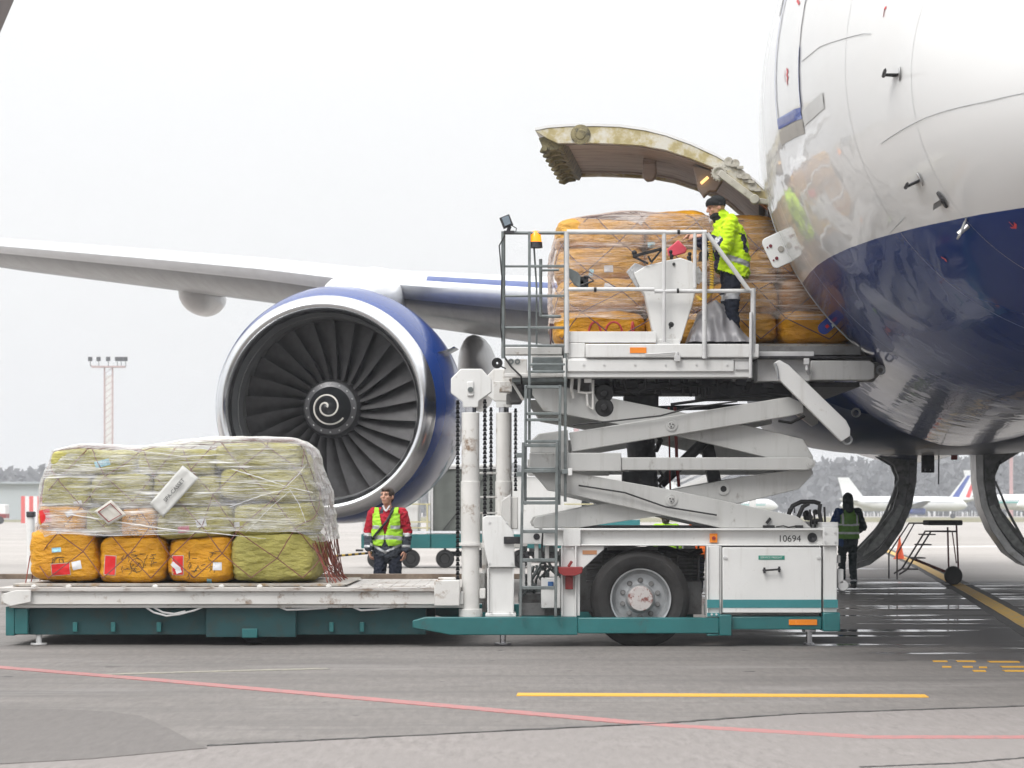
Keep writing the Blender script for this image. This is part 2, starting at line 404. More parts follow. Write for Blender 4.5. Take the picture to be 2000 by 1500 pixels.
strip('yellow_line', [(1010, 1357), (1420, 1358.5), (1810, 1360)], .26, Mt['m_yel'], .006)
strip('cream_line', [(190, 1318), (400, 1312), (640, 1306)], .16, Mt['m_faint'], .004)
strip('lane_line_border', [(1700, 1062), (1800, 1105), (1900, 1158), (2080, 1262)], .55, Mt['m_dark'], .004)
strip('lane_line', [(1700, 1062), (1800, 1105), (1900, 1158), (2080, 1262)], .25, Mt['m_yelw'], .009)
strip('white_line', [(1630, 1070), (2050, 1066)], 1.6, Mt['m_white'], .006)
strip('white_line', [(1560, 1108), (1725, 1112)], .7, Mt['m_white'], .006)
strip('white_line', [(1840, 1141), (2050, 1143)], .55, Mt['m_white'], .006)
strip('white_line', [(1500, 1131), (1760, 1131)], .35, Mt['m_white'], .006)
strip('joint_seam', [(405, 1458), (720, 1442), (1290, 1414), (1560, 1395), (2060, 1378)], .055, Mt['m_dark'], .008, jag=.05)
strip('joint_seam', [(1680, 1500), (1860, 1493), (2050, 1478)], .03, Mt['m_dark'], .008, jag=.02)
for a in ((1822, 1292, 1850), (1868, 1292, 1905), (1930, 1293, 1990), (1840, 1303, 1858), (1880, 1303, 1900), (1912, 1304, 1928), (1955, 1303, 2040), (1900, 1311, 1925), (1960, 1311, 2040)):
    strip('yellow_stencil', [(a[0], a[1]), (a[2], a[1]+.2)], .14, Mt['m_yel'], .007)
def GM(t, g):
    q = N(t, 'ShaderNodeMapping'); q.inputs['Scale'].default_value = (18, 3, 1); t.links.new(g.outputs['Position'], q.inputs[0]); return q.outputs[0]
m, t, b = nt('asphalt_patch'); Mt['patch'] = m; g = N(t, 'ShaderNodeNewGeometry')
t.links.new(mixc(t, ramp(t, noise_(t, GM(t, g), 1, 6, .8), .3, .7), (.105, .095, .090), (.15, .138, .13)), b.inputs['Base Color']); b.inputs['Roughness'].default_value = .85
bump_(t, b, noise_(t, g.outputs['Position'], 60, 5), .5, .01)
m, t, b = nt('pinkish_asphalt'); Mt['patch2'] = m; g = N(t, 'ShaderNodeNewGeometry')
c1 = mixc(t, ramp(t, noise_(t, GM(t, g), 1, 6, .8), .3, .7), (.135, .122, .115), (.275, .25, .238))
t.links.new(mixc(t, ramp(t, noise_(t, g.outputs['Position'], 1.2, 6), .3, .7), c1, (.20, .182, .173)), b.inputs['Base Color']); b.inputs['Roughness'].default_value = .85
bump_(t, b, noise_(t, g.outputs['Position'], 60, 5), .6, .01)
def patch(name, pts, m_, z):
    b = MB(); n_ = len(pts); g_ = [G(a, c) for a, c in pts]
    b.add([q + Vector((0, 0, z)) for q in g_] + g_, [tuple(range(n_))] + [(i, (i+1) % n_, (i+1) % n_ + n_, i + n_) for i in range(n_)])
    return tag(b.build(name, m_, recalc=False, smooth=False), kind='structure')
patch('asphalt_pavement', [(-100, 1386), (120, 1387), (215, 1392), (275, 1400), (330, 1425), (385, 1455), (405, 1463), (180, 1484), (-100, 1500)], Mt['patch'], .008)
patch('apron_pavement', [(-300, 1560), (-150, 1500), (180, 1484), (405, 1459), (720, 1443), (1290, 1415), (1560, 1396), (2060, 1379), (2200, 1560)], Mt['patch2'], .004)
# ---------------------------------------------------------------- airplane
TH = R(6.0); NOSE = (4.75, 15.8)
air = thing('airplane', (NOSE[0], NOSE[1], 0), 'large white and dark blue twin engine airliner with its cargo door open', 'airplane', rz=-TH)
AM = ROOTM[air.name]; AMi = AM.inverted()
def toA(v): return AMi @ Vector(v)
def hull_mat(name, blue_z, gloss=.06):
    m, t, b = nt(name); c = N(t, 'ShaderNodeTexCoord'); s = N(t, 'ShaderNodeSeparateXYZ'); t.links.new(c.outputs['Object'], s.inputs[0])
    # painted cheat line: height falls a little towards the tail
    ln = N(t, 'ShaderNodeMath', operation='MULTIPLY_ADD', i_1=-.030, i_2=-blue_z); t.links.new(s.outputs['Y'], ln.inputs[0])
    ad = N(t, 'ShaderNodeMath', operation='ADD'); t.links.new(s.outputs['Z'], ad.inputs[0]); t.links.new(ln.outputs[0], ad.inputs[1])
    up = N(t, 'ShaderNodeMath', operation='GREATER_THAN', i_1=0.0); t.links.new(ad.outputs[0], up.inputs[0])
    dirt = ramp(t, noise_(t, coords(t, (1, .25, 1)), 1.2, 6), .45, .8)
    wht = mixc(t, dirt, (.66, .66, .655), (.61, .605, .595)); blu = mixc(t, dirt, (.002, .023, .14), (.003, .022, .11))
    t.links.new(mixc(t, up.outputs[0], blu, wht), b.inputs['Base Color'])
    b.inputs['Roughness'].default_value = .22; b.inputs['Coat Weight'].default_value = 1; b.inputs['Coat Roughness'].default_value = .02
    b.inputs['Coat IOR'].default_value = 1.5
    cw = N(t, 'ShaderNodeMapRange'); cw.inputs['To Min'].default_value = .27; cw.inputs['To Max'].default_value = .6; t.links.new(up.outputs[0], cw.inputs[0]); t.links.new(cw.outputs[0], b.inputs['Coat Weight'])
    b.inputs['Specular IOR Level'].default_value = .06
    # skin panels ripple slightly between frames
    h = noise_(t, coords(t, (1, .8, 1)), 1.6, 2, .4)
    bu = N(t, 'ShaderNodeBump'); bu.inputs['Strength'].default_value = .8; bu.inputs['Distance'].default_value = .016
    t.links.new(h, bu.inputs['Height']); t.links.new(bu.outputs[0], b.inputs['Coat Normal']); return m
Mt['hull'] = hull_mat('fuselage_paint', 3.61)
m, t, b = nt('cowl_blue_paint'); Mt['cowl'] = m
b.inputs['Base Color'].default_value = (.003, .034, .19, 1); b.inputs['Roughness'].default_value = .25; b.inputs['Coat Weight'].default_value = 1; b.inputs['Coat Roughness'].default_value = .05; b.inputs['Coat Weight'].default_value = .35; b.inputs['Coat IOR'].default_value = 1.4; b.inputs['Specular IOR Level'].default_value = .1
m, t, b = nt('belly_navy_paint'); Mt['navy'] = m
t.links.new(mixc(t, ramp(t, noise_(t, coords(t, (1, .3, 1)), 2, 6), .4, .8), (.004, .016, .055), (.012, .018, .035)), b.inputs['Base Color'])
b.inputs['Roughness'].default_value = .3; b.inputs['Specular IOR Level'].default_value = .02; b.inputs['Coat Weight'].default_value = .07; b.inputs['Coat IOR'].default_value = 1.3; b.inputs['Coat Roughness'].default_value = .04
h = noise_(t, coords(t, (1, .8, 1)), 1.6, 2, .4); bu = N(t, 'ShaderNodeBump'); bu.inputs['Strength'].default_value = .4; bu.inputs['Distance'].default_value = .012
t.links.new(h, bu.inputs['Height']); t.links.new(bu.outputs[0], b.inputs['Coat Normal'])
Mt['lip'] = mat('polished_inlet_lip', (.72, .73, .75), .16, metal=1, var=.06, vs=2, bump=.02, bs=5)
Mt['duct'] = mat('inlet_lining', (.15, .155, .16), .4, metal=.3, var=.1, vs=3)
Mt['blade'] = mat('titanium_blade', (.085, .083, .086), .5, metal=.4, var=.18, vs=5)
Mt['spin'] = mat('black_spinner', (.012, .013, .015), .3, var=.1)
Mt['ring'] = mat('spinner_ring', (.11, .11, .115), .35, metal=.6, var=.1)
Mt['spiral'] = mat('white_spiral_paint', (.62, .60, .55), .5, var=.05)
Mt['wing_w'] = mat('wing_upper_white', (.72, .73, .74), .35, var=.03, coat=.3)
Mt['wing_g'] = mat('wing_underside_grey', (.19, .192, .20), .4, var=.12, vs=1.2, dirt=((.15, .145, .14), .5, .8, 2.5), coat=.2, stretch=(2.5, .4, 1))
Mt['wing_le'] = mat('wing_leading_edge', (.62, .63, .65), .3, metal=.5, var=.05)
Mt['wing_b'] = mat('blue_leading_edge', (.05, .08, .22), .4, var=.1)
Mt['pod'] = mat('flap_fairing_grey', (.50, .49, .49), .35, var=.08, coat=.4)
Mt['door_in'] = mat('door_lining', (.36, .30, .27), .55, var=.15, vs=2, dirt=((.12, .08, .06), .54, .72, 3), stretch=(.5, 3, 3))
Mt['primer'] = mat('yellow_primer', (.42, .35, .17), .55, var=.2, vs=4, dirt=((.55, .53, .47), .44, .58, 4), bump=.2)
Mt['primer_d'] = mat('dirty_primer', (.20, .17, .085), .6, var=.3, vs=6, dirt=((.05, .045, .03), .45, .62, 12), bump=.4, bs=50)
Mt['alu'] = mat('bare_aluminium', (.42, .42, .42), .35, metal=.7, var=.15, vs=5, dirt=((.2, .19, .17), .55, .75, 8))
Mt['alu_w'] = mat('painted_link', (.40, .38, .33), .4, var=.12, vs=8, dirt=((.16, .12, .08), .58, .75, 14))
Mt['gear_dark'] = mat('gear_door_inner', (.19, .195, .19), .5, var=.2, vs=4, dirt=((.03, .03, .03), .5, .7, 6))
Mt['gear_lt'] = mat('gear_door_panel', (.33, .34, .33), .5, metal=.3, var=.25, vs=10)
Mt['outline'] = mat('blue_door_outline', (.018, .07, .36), .35, var=.03, coat=.5)
Mt['seam'] = mat('panel_seam', (.44, .45, .46), .5, var=.05)
Mt['panel_seam2'] = mat('pale_scuff_plate', (.50, .50, .49), .4, var=.04)
Mt['scuff'] = mat('scuff_plate', (.36, .34, .31), .45, metal=.4, var=.05)
Mt['mark_red'] = mat('red_stencil', (.55, .05, .06), .5, var=.05)
Mt['knob'] = mat('dark_red_knob', (.14, .008, .02), .4)
Mt['bay'] = mat('cargo_bay_lining', (.05, .052, .05), .6, var=.2)

pA = [0, .12, .4, .8, 1.3, 2, 3, 4, 5, 6, 7, 8, 9.2]
pw = [.02, .4, .78, 1.12, 1.45, 1.84, 2.26, 2.57, 2.79, 2.94, 3.03, 3.08, 3.1]
pc = [4.3, 4.31, 4.34, 4.42, 4.52, 4.72, 5.0, 5.2, 5.34, 5.44, 5.5, 5.54, 5.55]
pb_ = [4.28, 3.95, 3.66, 3.44, 3.25, 3.02, 2.79, 2.64, 2.55, 2.49, 2.46, 2.45, 2.45]
pt_ = [4.32, 4.72, 5.05, 5.4, 5.75, 6.35, 7.3, 7.95, 8.3, 8.5, 8.6, 8.64, 8.65]
def prof(A):
    return [float(np.interp(A, pA, q)) for q in (pw, pc, pb_, pt_)]

def surf(A, ph, off=0):
    w_, zc, zb, zt = prof(A); s, c = math.sin(ph), math.cos(ph)
    h = (zt - zc) if s > 0 else (zc - zb)
    v = Vector((-w_*c, A, zc + h*s))
    if A > 34 and s < 0: v.z += (min(A, 46)-34)*.058*(-s)**.7
    if off: v += Vector((-c, 0, s))*off
    return v
DA0, DA1, DP0, DP1 = 9.75, 12.5, math.asin((3.05-5.55)/3.1), math.asin((4.74-5.55)/3.1)
As = list(np.concatenate([np.array([0, .04, .12, .25, .4, .6, .8]), np.arange(1.05, 9.6, .3), [DA0], np.linspace(DA0, DA1, 8)[1:], np.arange(13, 46.1, 1.0), [48, 51, 54, 57, 60]]))
Ps = list(np.concatenate([np.linspace(R(-90), DP0, 13), np.linspace(DP0, DP1, 11)[1:], np.linspace(DP1, R(90), 29)[1:], np.linspace(R(90), R(270), 41)[1:-1]]))
def taper(v, A):
    if A > 46:
        k = (A-46)/14.5; s = 1 - .9*k**1.4
        return Vector((v.x*s, v.y, 6.6 + (v.z-6.6)*s + 0*k))
    return v
b = MB(); rows = [[taper(surf(A, p), A) for p in Ps] for A in As]; n = len(Ps)
b.v = [p for r in rows for p in r]
for i in range(len(As)-1):
    for j in range(n):
        am, pm_ = (As[i]+As[i+1])/2, Ps[j] + .001
        if DA0 < am < DA1 and DP0 - 1e-4 < Ps[j] and j+1 < n and Ps[j+1] < DP1 + 1e-4: continue
        b.f.append([i*n+j, (i+1)*n+j, (i+1)*n+(j+1) % n, i*n+(j+1) % n]); b.m.append(0)
fus = b.build('fuselage', Mt['hull'], air, local=True, angle=60)
# door surround, bay, floor
b = MB()
def ribbon(b, pts, n_, d, mi=0):     # strip from pts going inward
    b.grid([pts, [p + n_*d for p in pts]], mi)
inn = Vector((1, 0, 0))
e0 = [surf(DA0, p, .006) for p in np.linspace(DP0, DP1, 11)]; e1 = [surf(DA1, p, .006) for p in np.linspace(DP0, DP1, 11)]
for e, s in ((e0, -1), (e1, 1)):
    b.loft([[p + Vector((-.0, s*.05, 0)), p + Vector((0, -s*.0, 0)), p + Vector((.28, 0, .05)), p + Vector((.28, s*.05, .05))] for p in e])
for ph, dz in ((DP0, 0), (DP1, 0)):
    p0, p1 = surf(DA0, ph, .006), surf(DA1, ph, .006)
    b.loft([[p, p + Vector((.02, 0, .035 if ph == DP1 else -.035)), p + Vector((.3, 0, .035 if ph == DP1 else -.035)), p + Vector((.3, 0, 0))] for p in (p0, p1)])
b.build('cargo_door_frame', Mt['alu'], air, local=True)
b = MB()
x0, x1 = -1.95, 1.9; ya, yb, za, zb_ = DA0-.06, DA1+.06, 3.04, 4.76
bb = MB(); bb.box(x0+.02, 2.5, ya, yb, za-.06, za-.004); bb.build('bay_floor', Mt['grey_inside'], air, local=True)
fl = MB(); fl.add([(x0-1.0, ya, zb_+.03), (x1, ya, zb_+.03), (x1, yb, zb_+.03), (x0-1.0, yb, zb_+.03)], [(0, 1, 2, 3)])
fl.add([(x1, ya, za), (x1, yb, za), (x1, yb, zb_), (x1, ya, zb_)], [(0, 1, 2, 3)])
for yy_ in (ya, yb):
    fl.add([(-1.9, yy_, za), (x1, yy_, za), (x1, yy_, zb_), (-2.9, yy_, zb_)], [(0, 1, 2, 3)])
fl.build('bay_lining', Mt['bay'], air, local=True, recalc=False)

# belly fairing ahead of and around the wheel wells
b = MB(); rings = []
fa_ = [18.5, 20, 22, 24, 27, 30.5, 33, 36, 40, 44]; fz = [2.75, 2.5, 2.42, 2.40, 2.44, 2.56, 2.75, 3.0, 3.4, 3.9]; fw = [2.6, 2.95, 3.18, 3.28, 3.35, 3.35, 3.3, 3.2, 3.0, 2.6]
for A in np.linspace(18.5, 44, 40):
    zb2, hw = float(np.interp(A, fa_, fz)), float(np.interp(A, fa_, fw)); zt2 = 5.2; e = 3.0; ring = []
    for k in range(48):
        a = 2*math.pi*k/48; c, s_ = math.cos(a), math.sin(a)
        ring.append(Vector((math.copysign(abs(c)**(2/e), c)*hw, A, (zt2+zb2)/2 + math.copysign(abs(s_)**(2/e), s_)*(zt2-zb2)/2)))
    rings.append(ring)
b.loft(rings); b.build('belly_fairing', Mt['navy'], air, local=True, angle=60)

# locate features on the near skin from the photograph
def hit(px, py):
    d = Vector(((px-1000)/F, 1, (1000-py)/F)); o = AMi @ Vector((0, 0, CH)); d = AMi.to_3x3() @ d
    prev = None
    for k in range(1300, 4600):
        Y = k*.01; p = o + d*Y; A = p.y
        if A < 0: continue
        w_, zc, zb2, zt2 = prof(A); h = (zt2-zc) if p.z > zc else (zc-zb2)
        if (p.x/w_)**2 + ((p.z-zc)/h)**2 < 1: return A, math.atan2((p.z-zc)/h, -p.x/w_)
    return None
def skin_strip(pts, wid, name, m_, off=.004, th=.003, n=14):      # thin plate following the skin through (A, phi) points
    b = MB(); Q = []
    for i in range(len(pts)-1):
        for k in range(n): Q.append((pts[i][0]+(pts[i+1][0]-pts[i][0])*k/n, pts[i][1]+(pts[i+1][1]-pts[i][1])*k/n))
    Q.append(pts[-1]); C_ = [surf(a, p) for a, p in Q]; rows = [[], [], []]
    for i, (a, p) in enumerate(Q):
        d = (C_[min(i+1, len(C_)-1)] - C_[max(i-1, 0)]).normalized(); nrm = (surf(a, p, .1)-surf(a, p)).normalized()
        s_ = d.cross(nrm).normalized()*wid/2; rows[0].append(C_[i]-s_+nrm*off); rows[1].append(C_[i]+nrm*(off+th)); rows[2].append(C_[i]+s_+nrm*off)
    b.grid(rows); return b.build(name, m_, air, local=True, recalc=False, angle=70)
ca, cb = hit(1522, 252), hit(1567, 226)
sill = (ca[1]+cb[1])/2; a1, a0 = max(ca[0], cb[0]), min(ca[0], cb[0])
print('DOOR', ca, cb); a1 = min(a1, a0 + 1.25); top = R(32)
skin_strip([(a1, top), (a1, sill+.03)], .05, 'door_outline', Mt['outline'])
skin_strip([(a0, R(4)), (a0, sill+.03)], .07, 'door_outline', Mt['outline'])
skin_strip([(a0, top), (a0, R(4))], .03, 'door_outline', Mt['seam'])
skin_strip([(a1, sill+.012), (a0, sill+.012)], .10, 'door_outline', Mt['outline'], off=.006)
skin_strip([(a1, sill-.032), (a0, sill-.032)], .13, 'scuff_plate', Mt['scuff'])
skin_strip([(a0-.03, sill-.006), (a0-.8, sill+.035)], .14, 'scuff_plate', Mt['panel_seam2'], off=.003)
for q in (((1567, 120), (1702, 66)), ((1722, 280), (2010, 180)), ((1738, 455), (1768, 424)), ((1480, 195), (1516, 150))):
    h0, h1 = hit(*q[0]), hit(*q[1])
    if h0 and h1: skin_strip([h0, h1], .007, 'panel_seam', Mt['seam'])
for A in (2.2, 3.4, 7.6):
    skin_strip([(A, R(-75)), (A, R(70))], .004, 'panel_seam', Mt['seam'], n=60, off=.001, th=.001)
for a_, l0, l1 in ((a1+2.3, R(14), R(26)), (a1+3.4, R(8), R(22)), (a1+.25, R(12), R(28))):
    skin_strip([(a_, l0), (a_, l1)], .06, 'panel_seam', Mt['seam'])
def red_marks(cx, cy, pts, w_=.02, name='stencil_mark'):
    hh = [hit(cx+x, cy+y) for x, y in pts]; hh = [h for h in hh if h]
    if len(hh) > 1: skin_strip(hh, w_, name, Mt['mark_red'], n=3, off=.003, th=.001)
red_marks(1728, 15, [(4, 0), (0, 1), (-2, 18)], .025)
red_marks(1537, 150, [(0, -15), (3, -10), (-1, -4), (3, 2), (0, 8), (2, 16)], .03)
red_marks(1536, 150, [(-3, -12), (-3, 10)], .02)
red_marks(1560, 4, [(-3, -4), (2, 4)], .03)
red_marks(1840, 502, [(0, 0), (8, 4), (8, 7)], .025); red_marks(1972, 432, [(0, 0), (12, 12), (12, 3)], .03); red_marks(1972, 432, [(12, 12), (3, 12)], .02)
# probes, vanes and drain mast on the skin
def on_skin(px, py, off=0):
    h = hit(px, py); return surf(h[0], h[1], off), (surf(h[0], h[1], .1)-surf(h[0], h[1])).normalized(), h
def probe(px, py, length, name='pitot_probe'):
    p, nrm, h = on_skin(px, py); f = Vector((0, -1, 0)); b = MB()
    b.loft([[p + nrm*o - f*(l*.5) + Vector((0, l*math.cos(a)*.5, 0)) + nrm.cross(f)*(.012*math.sin(a)) for a in [2*math.pi*k/10 for k in range(10)]] for o, l in ((0, .13), (.06, .10), (.12, .06))])
    tip = p + nrm*.12; b.tube([tip - f*.08, tip + f*length*.6, tip + f*length], [.016, .014, .005], 8)
    b.lathe([(0, .0), (0, .055), (.008, .05), (.008, 0)], p, nrm, 20, 1); return b.build(name, [Mt['dark'], Mt['alu']], air, local=True)
probe(1758, 144, .22); probe(1798, 350, .20)
def vane(px, py):
    p, nrm, h = on_skin(px, py); b = MB(); b.lathe([(0, 0), (0, .075), (.012, .07), (.012, 0)], p, nrm, 24, 0)
    b.loft([[p + nrm*.012 + Vector((0, x, z)) + nrm*hh for x, z in ((-.02, .01), (.10, -.02), (.02, -.035))] for hh in (0, .07)], 1); return b.build('angle_vane', [Mt['dark'], Mt['alu']], air, local=True)
vane(1841, 390)
p, nrm, h = on_skin(1892, 440); b = MB(); q = p
b.tube([q + Vector((0, -.02, .09)), q + nrm*.10 + Vector((0, .07, -.03)), q + nrm*.10 + Vector((0, -.16, -.03)), q + Vector((0, -.02, .09))], .009, 8); b.tube([q, q + nrm*.1], .02, 8)
b.build('drain_mast', Mt['alu'], air, local=True)

# open cargo door, hinged above the opening
def prof_local(px, py, A=None):           # where the line of sight through the photo's pixel meets station A
    A = DA0 + .04 if A is None else A
    o = AMi @ Vector((0, 0, CH)); d = AMi.to_3x3() @ Vector(((px-1000)/F, 1, (1000-py)/F)); k = (A-o.y)/d.y; q = o + d*k; return (q.x, q.z)
b = MB(); sk = [(1045, 250), (1070, 245), (1110, 242), (1160, 241.5), (1210, 243), (1260, 250), (1300, 260), (1350, 278), (1400, 301), (1440, 325), (1475, 350), (1500, 374), (1509, 392)]
fr = [(1508, 399), (1482, 396), (1450, 370), (1415, 340), (1390, 326), (1345, 308), (1300, 293), (1250, 284), (1200, 281), (1140, 279), (1090, 280), (1072, 272)]
outline = [prof_local(*q) for q in sk]; inn_ = [prof_local(*q) for q in fr]
def prismA(b, pts, A0, A1, mi=0): b.prism(pts, A0, A1, mi)
door = MB(); outer = outline; inner = [(x, z-.028) for x, z in outline][::-1]
door.prism(outer + inner, DA0+.03, DA1-.03); dr = door.build('cargo_door', Mt['hull'], air, local=True, angle=40)
def sub(b, name, m_, par=None, **k):
    o = b.build(name, m_, air, local=True, **k); return reparent(o, par or dr)
low = [(x, z-.030) for x, z in outline]
b = MB()
for A in (DA0+.04, DA1-.11): b.prism(low + inn_, A, A+.07)
sub(b, 'door_end_frame', Mt['primer'], bevel=.006)
b = MB()                                     # lining between the two end frames, a little above the frame's lower edge
lin = [(x, z+.035) for x, z in inn_[1:]]; rows = [[Vector((x, A, z)) for x, z in lin] for A in np.linspace(DA0+.115, DA1-.115, 10)]
b.grid(rows); sub(b, 'door_lining', Mt['door_in'], recalc=False)
b = MB()
for f_ in (.10, .88):
    A = DA0 + (DA1-DA0)*f_
    b.prism([(x, z+.034) for x, z in inn_[2:]] + [(x, z+.012) for x, z in inn_[2:]][::-1], A, A+.035)
sub(b, 'door_rib', Mt['door_in'])
b = MB(); e = inn_[-1]; e2 = inn_[-2]
b.prism([(e[0]-.02, e[1]-.05), (e[0]+.14, e[1]-.10), (e[0]+.2, e[1]+.02), (e[0]+.02, e[1]+.05)], DA0+.11, DA1-.11)
sub(b, 'door_edge_beam', Mt['primer_d'], bevel=.01)
for i in range(8):                            # latches along the free edge
    A = DA0 + .12 + i*(DA1-DA0-.3)/7; b = MB(); x, z = outline[0][0]+.13, outline[0][1]-.17
    b.prism([(x-.10, z+.07), (x+.02, z+.10), (x+.12, z+.02), (x+.12, z-.06), (x+.03, z-.07), (x-.02, z-.10), (x-.09, z-.08), (x-.06, z-.02)], A, A+.09)
    b.cyl((x-.03, A-.03, z-.05), (x-.03, A+.12, z-.05), .035, 12); sub(b, 'door_latch', Mt['primer_d'], bevel=.008)
b = MB(); c = prof_local(1134, 263)
b.lathe([(0, 0), (0, .10), (.015, .11), (.02, .06), (.03, .05), (.03, 0)], (c[0], DA0+.04, c[1]), (0, -1, 0), 22); sub(b, 'door_fitting', Mt['primer_d'])
for px, py, r_ in ((1268, 340, .085),):
    c = prof_local(px, py, 11.0); b = MB(); b.prism([(c[0]-.075, c[1]+.2), (c[0]+.075, c[1]+.17), (c[0]+.085, c[1]), (c[0]+.05, c[1]-.07), (c[0]-.03, c[1]-.08), (c[0]-.08, c[1]-.03)], 11.0, 11.12); sub(b, 'door_bracket', Mt['door_in'], bevel=.02)
b = MB(); b.prism([prof_local(*q, 10.3) for q in ((1352, 322), (1392, 334), (1412, 350), (1398, 372), (1385, 372), (1374, 384), (1362, 366), (1358, 345))], 10.3, 10.5); sub(b, 'door_bracket', Mt['door_in'], bevel=.01)
b = MB(); c = prof_local(1376, 353, 10.27); b.bar((c[0]-.04, 10.27, c[1]-.03), (c[0]+.04, 10.27, c[1]+.04), .03, .03); sub(b, 'door_lamp', emis('door_lamp_glow', (1, .62, .25), 1.2))
b = MB(); rows = [prof_local(*q) for q in ((1388, 325), (1404, 320), (1440, 352), (1478, 387), (1500, 392), (1508, 402), (1478, 404), (1432, 365), (1398, 350))]
b = MB(); c0 = prof_local(1405, 340); c1 = prof_local(1474, 392); c2 = prof_local(1505, 397); y = DA0-.06
b.lathe([(0, .0), (0, .082), (.05, .082), (.05, .055), (.03, .045), (.03, 0)], (c0[0], y+.06, c0[1]), (0, -1, 0), 24)
for k in range(16):
    a = 2*math.pi*k/16; b.box(c0[0]+.087*math.cos(a)-.008, c0[0]+.087*math.cos(a)+.008, y+.01, y+.05, c0[1]+.087*math.sin(a)-.008, c0[1]+.087*math.sin(a)+.008)
b.bar((c0[0], y-.02, c0[1]), (c1[0], y-.02, c1[1]), .05, .075); b.cyl((c1[0], y-.05, c1[1]), (c1[0], y+.05, c1[1]), .052, 20)
b.bar((c1[0], y+.05, c1[1]), (c2[0], y+.05, c2[1]), .05, .06); b.cyl((c2[0], y-.03, c2[1]), (c2[0], y+.1, c2[1]), .04, 18)
sub(b, 'lift_arm', Mt['alu_w'], bevel=.008)
b = MB()
for q in ((1436, 320), (1458, 348), (1423, 316), (1446, 340), (1470, 364)):
    c = prof_local(*q); b.lathe([(0, 0), (0, .045), (.02, .05), (.02, .03), (.01, 0)], (c[0], DA0+.04, c[1]), (0, -1, 0), 16); b.box(c[0]+.02, c[0]+.09, DA0-.01, DA0+.04, c[1]-.06, c[1]-.03)
sub(b, 'door_fitting', Mt['alu_w'])
b = MB(); b.prism([prof_local(*q) for q in ((1430, 352), (1500, 404), (1505, 398), (1470, 362), (1445, 344))], DA0+.25, DA0+.4); sub(b, 'hinge_torque_box', mat('hinge_orange', (.35, .14, .05), .5, var=.3))
b = MB(); c = prof_local(1197, 241); b.loft([[Vector((c[0]+dx, 10.6+dy, c[1]+.0)) for dx, dy in ((-.03, 0), (0, -.03), (.03, 0), (0, .2))], [Vector((c[0]+dx*.4-.02, 10.65+dy*.4, c[1]+.11)) for dx, dy in ((-.03, 0), (0, -.03), (.03, 0), (0, .2))]]); sub(b, 'door_antenna', Mt['dark'])
b = MB(); c = prof_local(1504, 402); d = prof_local(1512, 424); b.bar((c[0], y+.1, c[1]), (d[0]+.02, y+.14, d[1]), .04, .06); b.build('door_stay', Mt['dark'], air, local=True)

# opened white service panels at the forward door edge
def panel(pts, D, name, ths=.03):
    b = MB(); v = [AMi @ P(a, c, D) for a, c in pts]; n_ = Vector((0, ths, 0))
    k = len(v); b.add(v + [q + n_ for q in v], [tuple(range(k)), tuple(range(k, 2*k))[::-1]] + [(i, i+k, (i+1) % k+k, (i+1) % k) for i in range(k)])
    return b.build(name, Mt['panel_w'], air, local=True, bevel=.006)
Mt['panel_w'] = mat('white_service_panel', (.72, .73, .73), .35, var=.03, coat=.3)
def rrect(c, ux, uy, hx, hy, r_):
    out = []
    for sx_, sy_, a0_ in ((1, 1, 0), (-1, 1, 90), (-1, -1, 180), (1, -1, 270)):
        for k in range(5):
            a = R(a0_ + k*22.5); lx, ly = sx_*(hx-r_) + r_*math.cos(a), sy_*(hy-r_) + r_*math.sin(a)
            out.append((c[0]+ux[0]*lx+uy[0]*ly, c[1]+ux[1]*lx+uy[1]*ly))
    return out
ux, uy = (.90, -.42), (.42, .90)
p1 = panel(rrect((1520, 488), ux, uy, 24, 32, 10), 25.32, 'service_panel'); p2 = panel(rrect((1551, 474), ux, uy, 12, 27, 8), 25.33, 'service_panel')
for (a, c), pr, rr_, mm in (((1505, 480), p1, .019, 'knob'), ((1517, 504), p1, .019, 'knob'), ((1499, 483), p1, .010, 'knob'), ((1511, 508), p1, .010, 'knob'), ((1525, 486), p1, .034, 'scuff'), ((1551, 459), p2, .013, 'scuff'), ((1562, 483), p2, .013, 'scuff'), ((1550, 473), p2, .024, 'scuff')):
    q = AMi @ P(a, c, 25.30 if pr is p1 else 25.31); b = MB(); b.lathe([(0, 0), (0, rr_), (.012, rr_*.9), (.012, 0)], q + Vector((0, .02, 0)), (0, -1, 0), 16); o = b.build('panel_knob', Mt[mm], air, local=True); o.parent = pr
b = MB(); q = AMi @ P(1545, 492, 25.36); b.bar(q, q + Vector((.25, .35, .1)), .04, .06); b.build('panel_arm', Mt['alu'], air, local=True)

# wing
def foil(ch, th, n=18):
    pts = []
    for k in range(2*n):
        a = math.pi*k/n; x = (1+math.cos(a))/2
        yt = 5*th*(.2969*math.sqrt(x)-.126*x-.3516*x*x+.2843*x**3-.1036*x**4)
        pts.append((x*ch, yt*ch*1.0 if k < n else -yt*ch*1.05))
    return pts
wl = [2.0, 3.1, 5, 7, 10, 12.3, 15, 19.5, 24, 28, 30.4]
def wle(L): return 21.3 + (L-3.1)*.66 + (max(0, 5-L)*-.35)
wch = [13.2, 12.6, 10.8, 9.5, 8.0, 7.4, 6.6, 5.3, 4.1, 3.0, 2.0]
wz = [4.45, 4.62, 4.86, 5.12, 5.54, 5.96, 6.38, 7.06, 7.85, 8.6, 9.05]
wth = [.12, .12, .115, .11, .105, .10, .10, .10, .095, .09, .08]
def wingsec(side, L, ch, z, th):
    return [Vector((side*L, wle(L)+x, z+y - x*.012)) for x, y in foil(ch, th)]
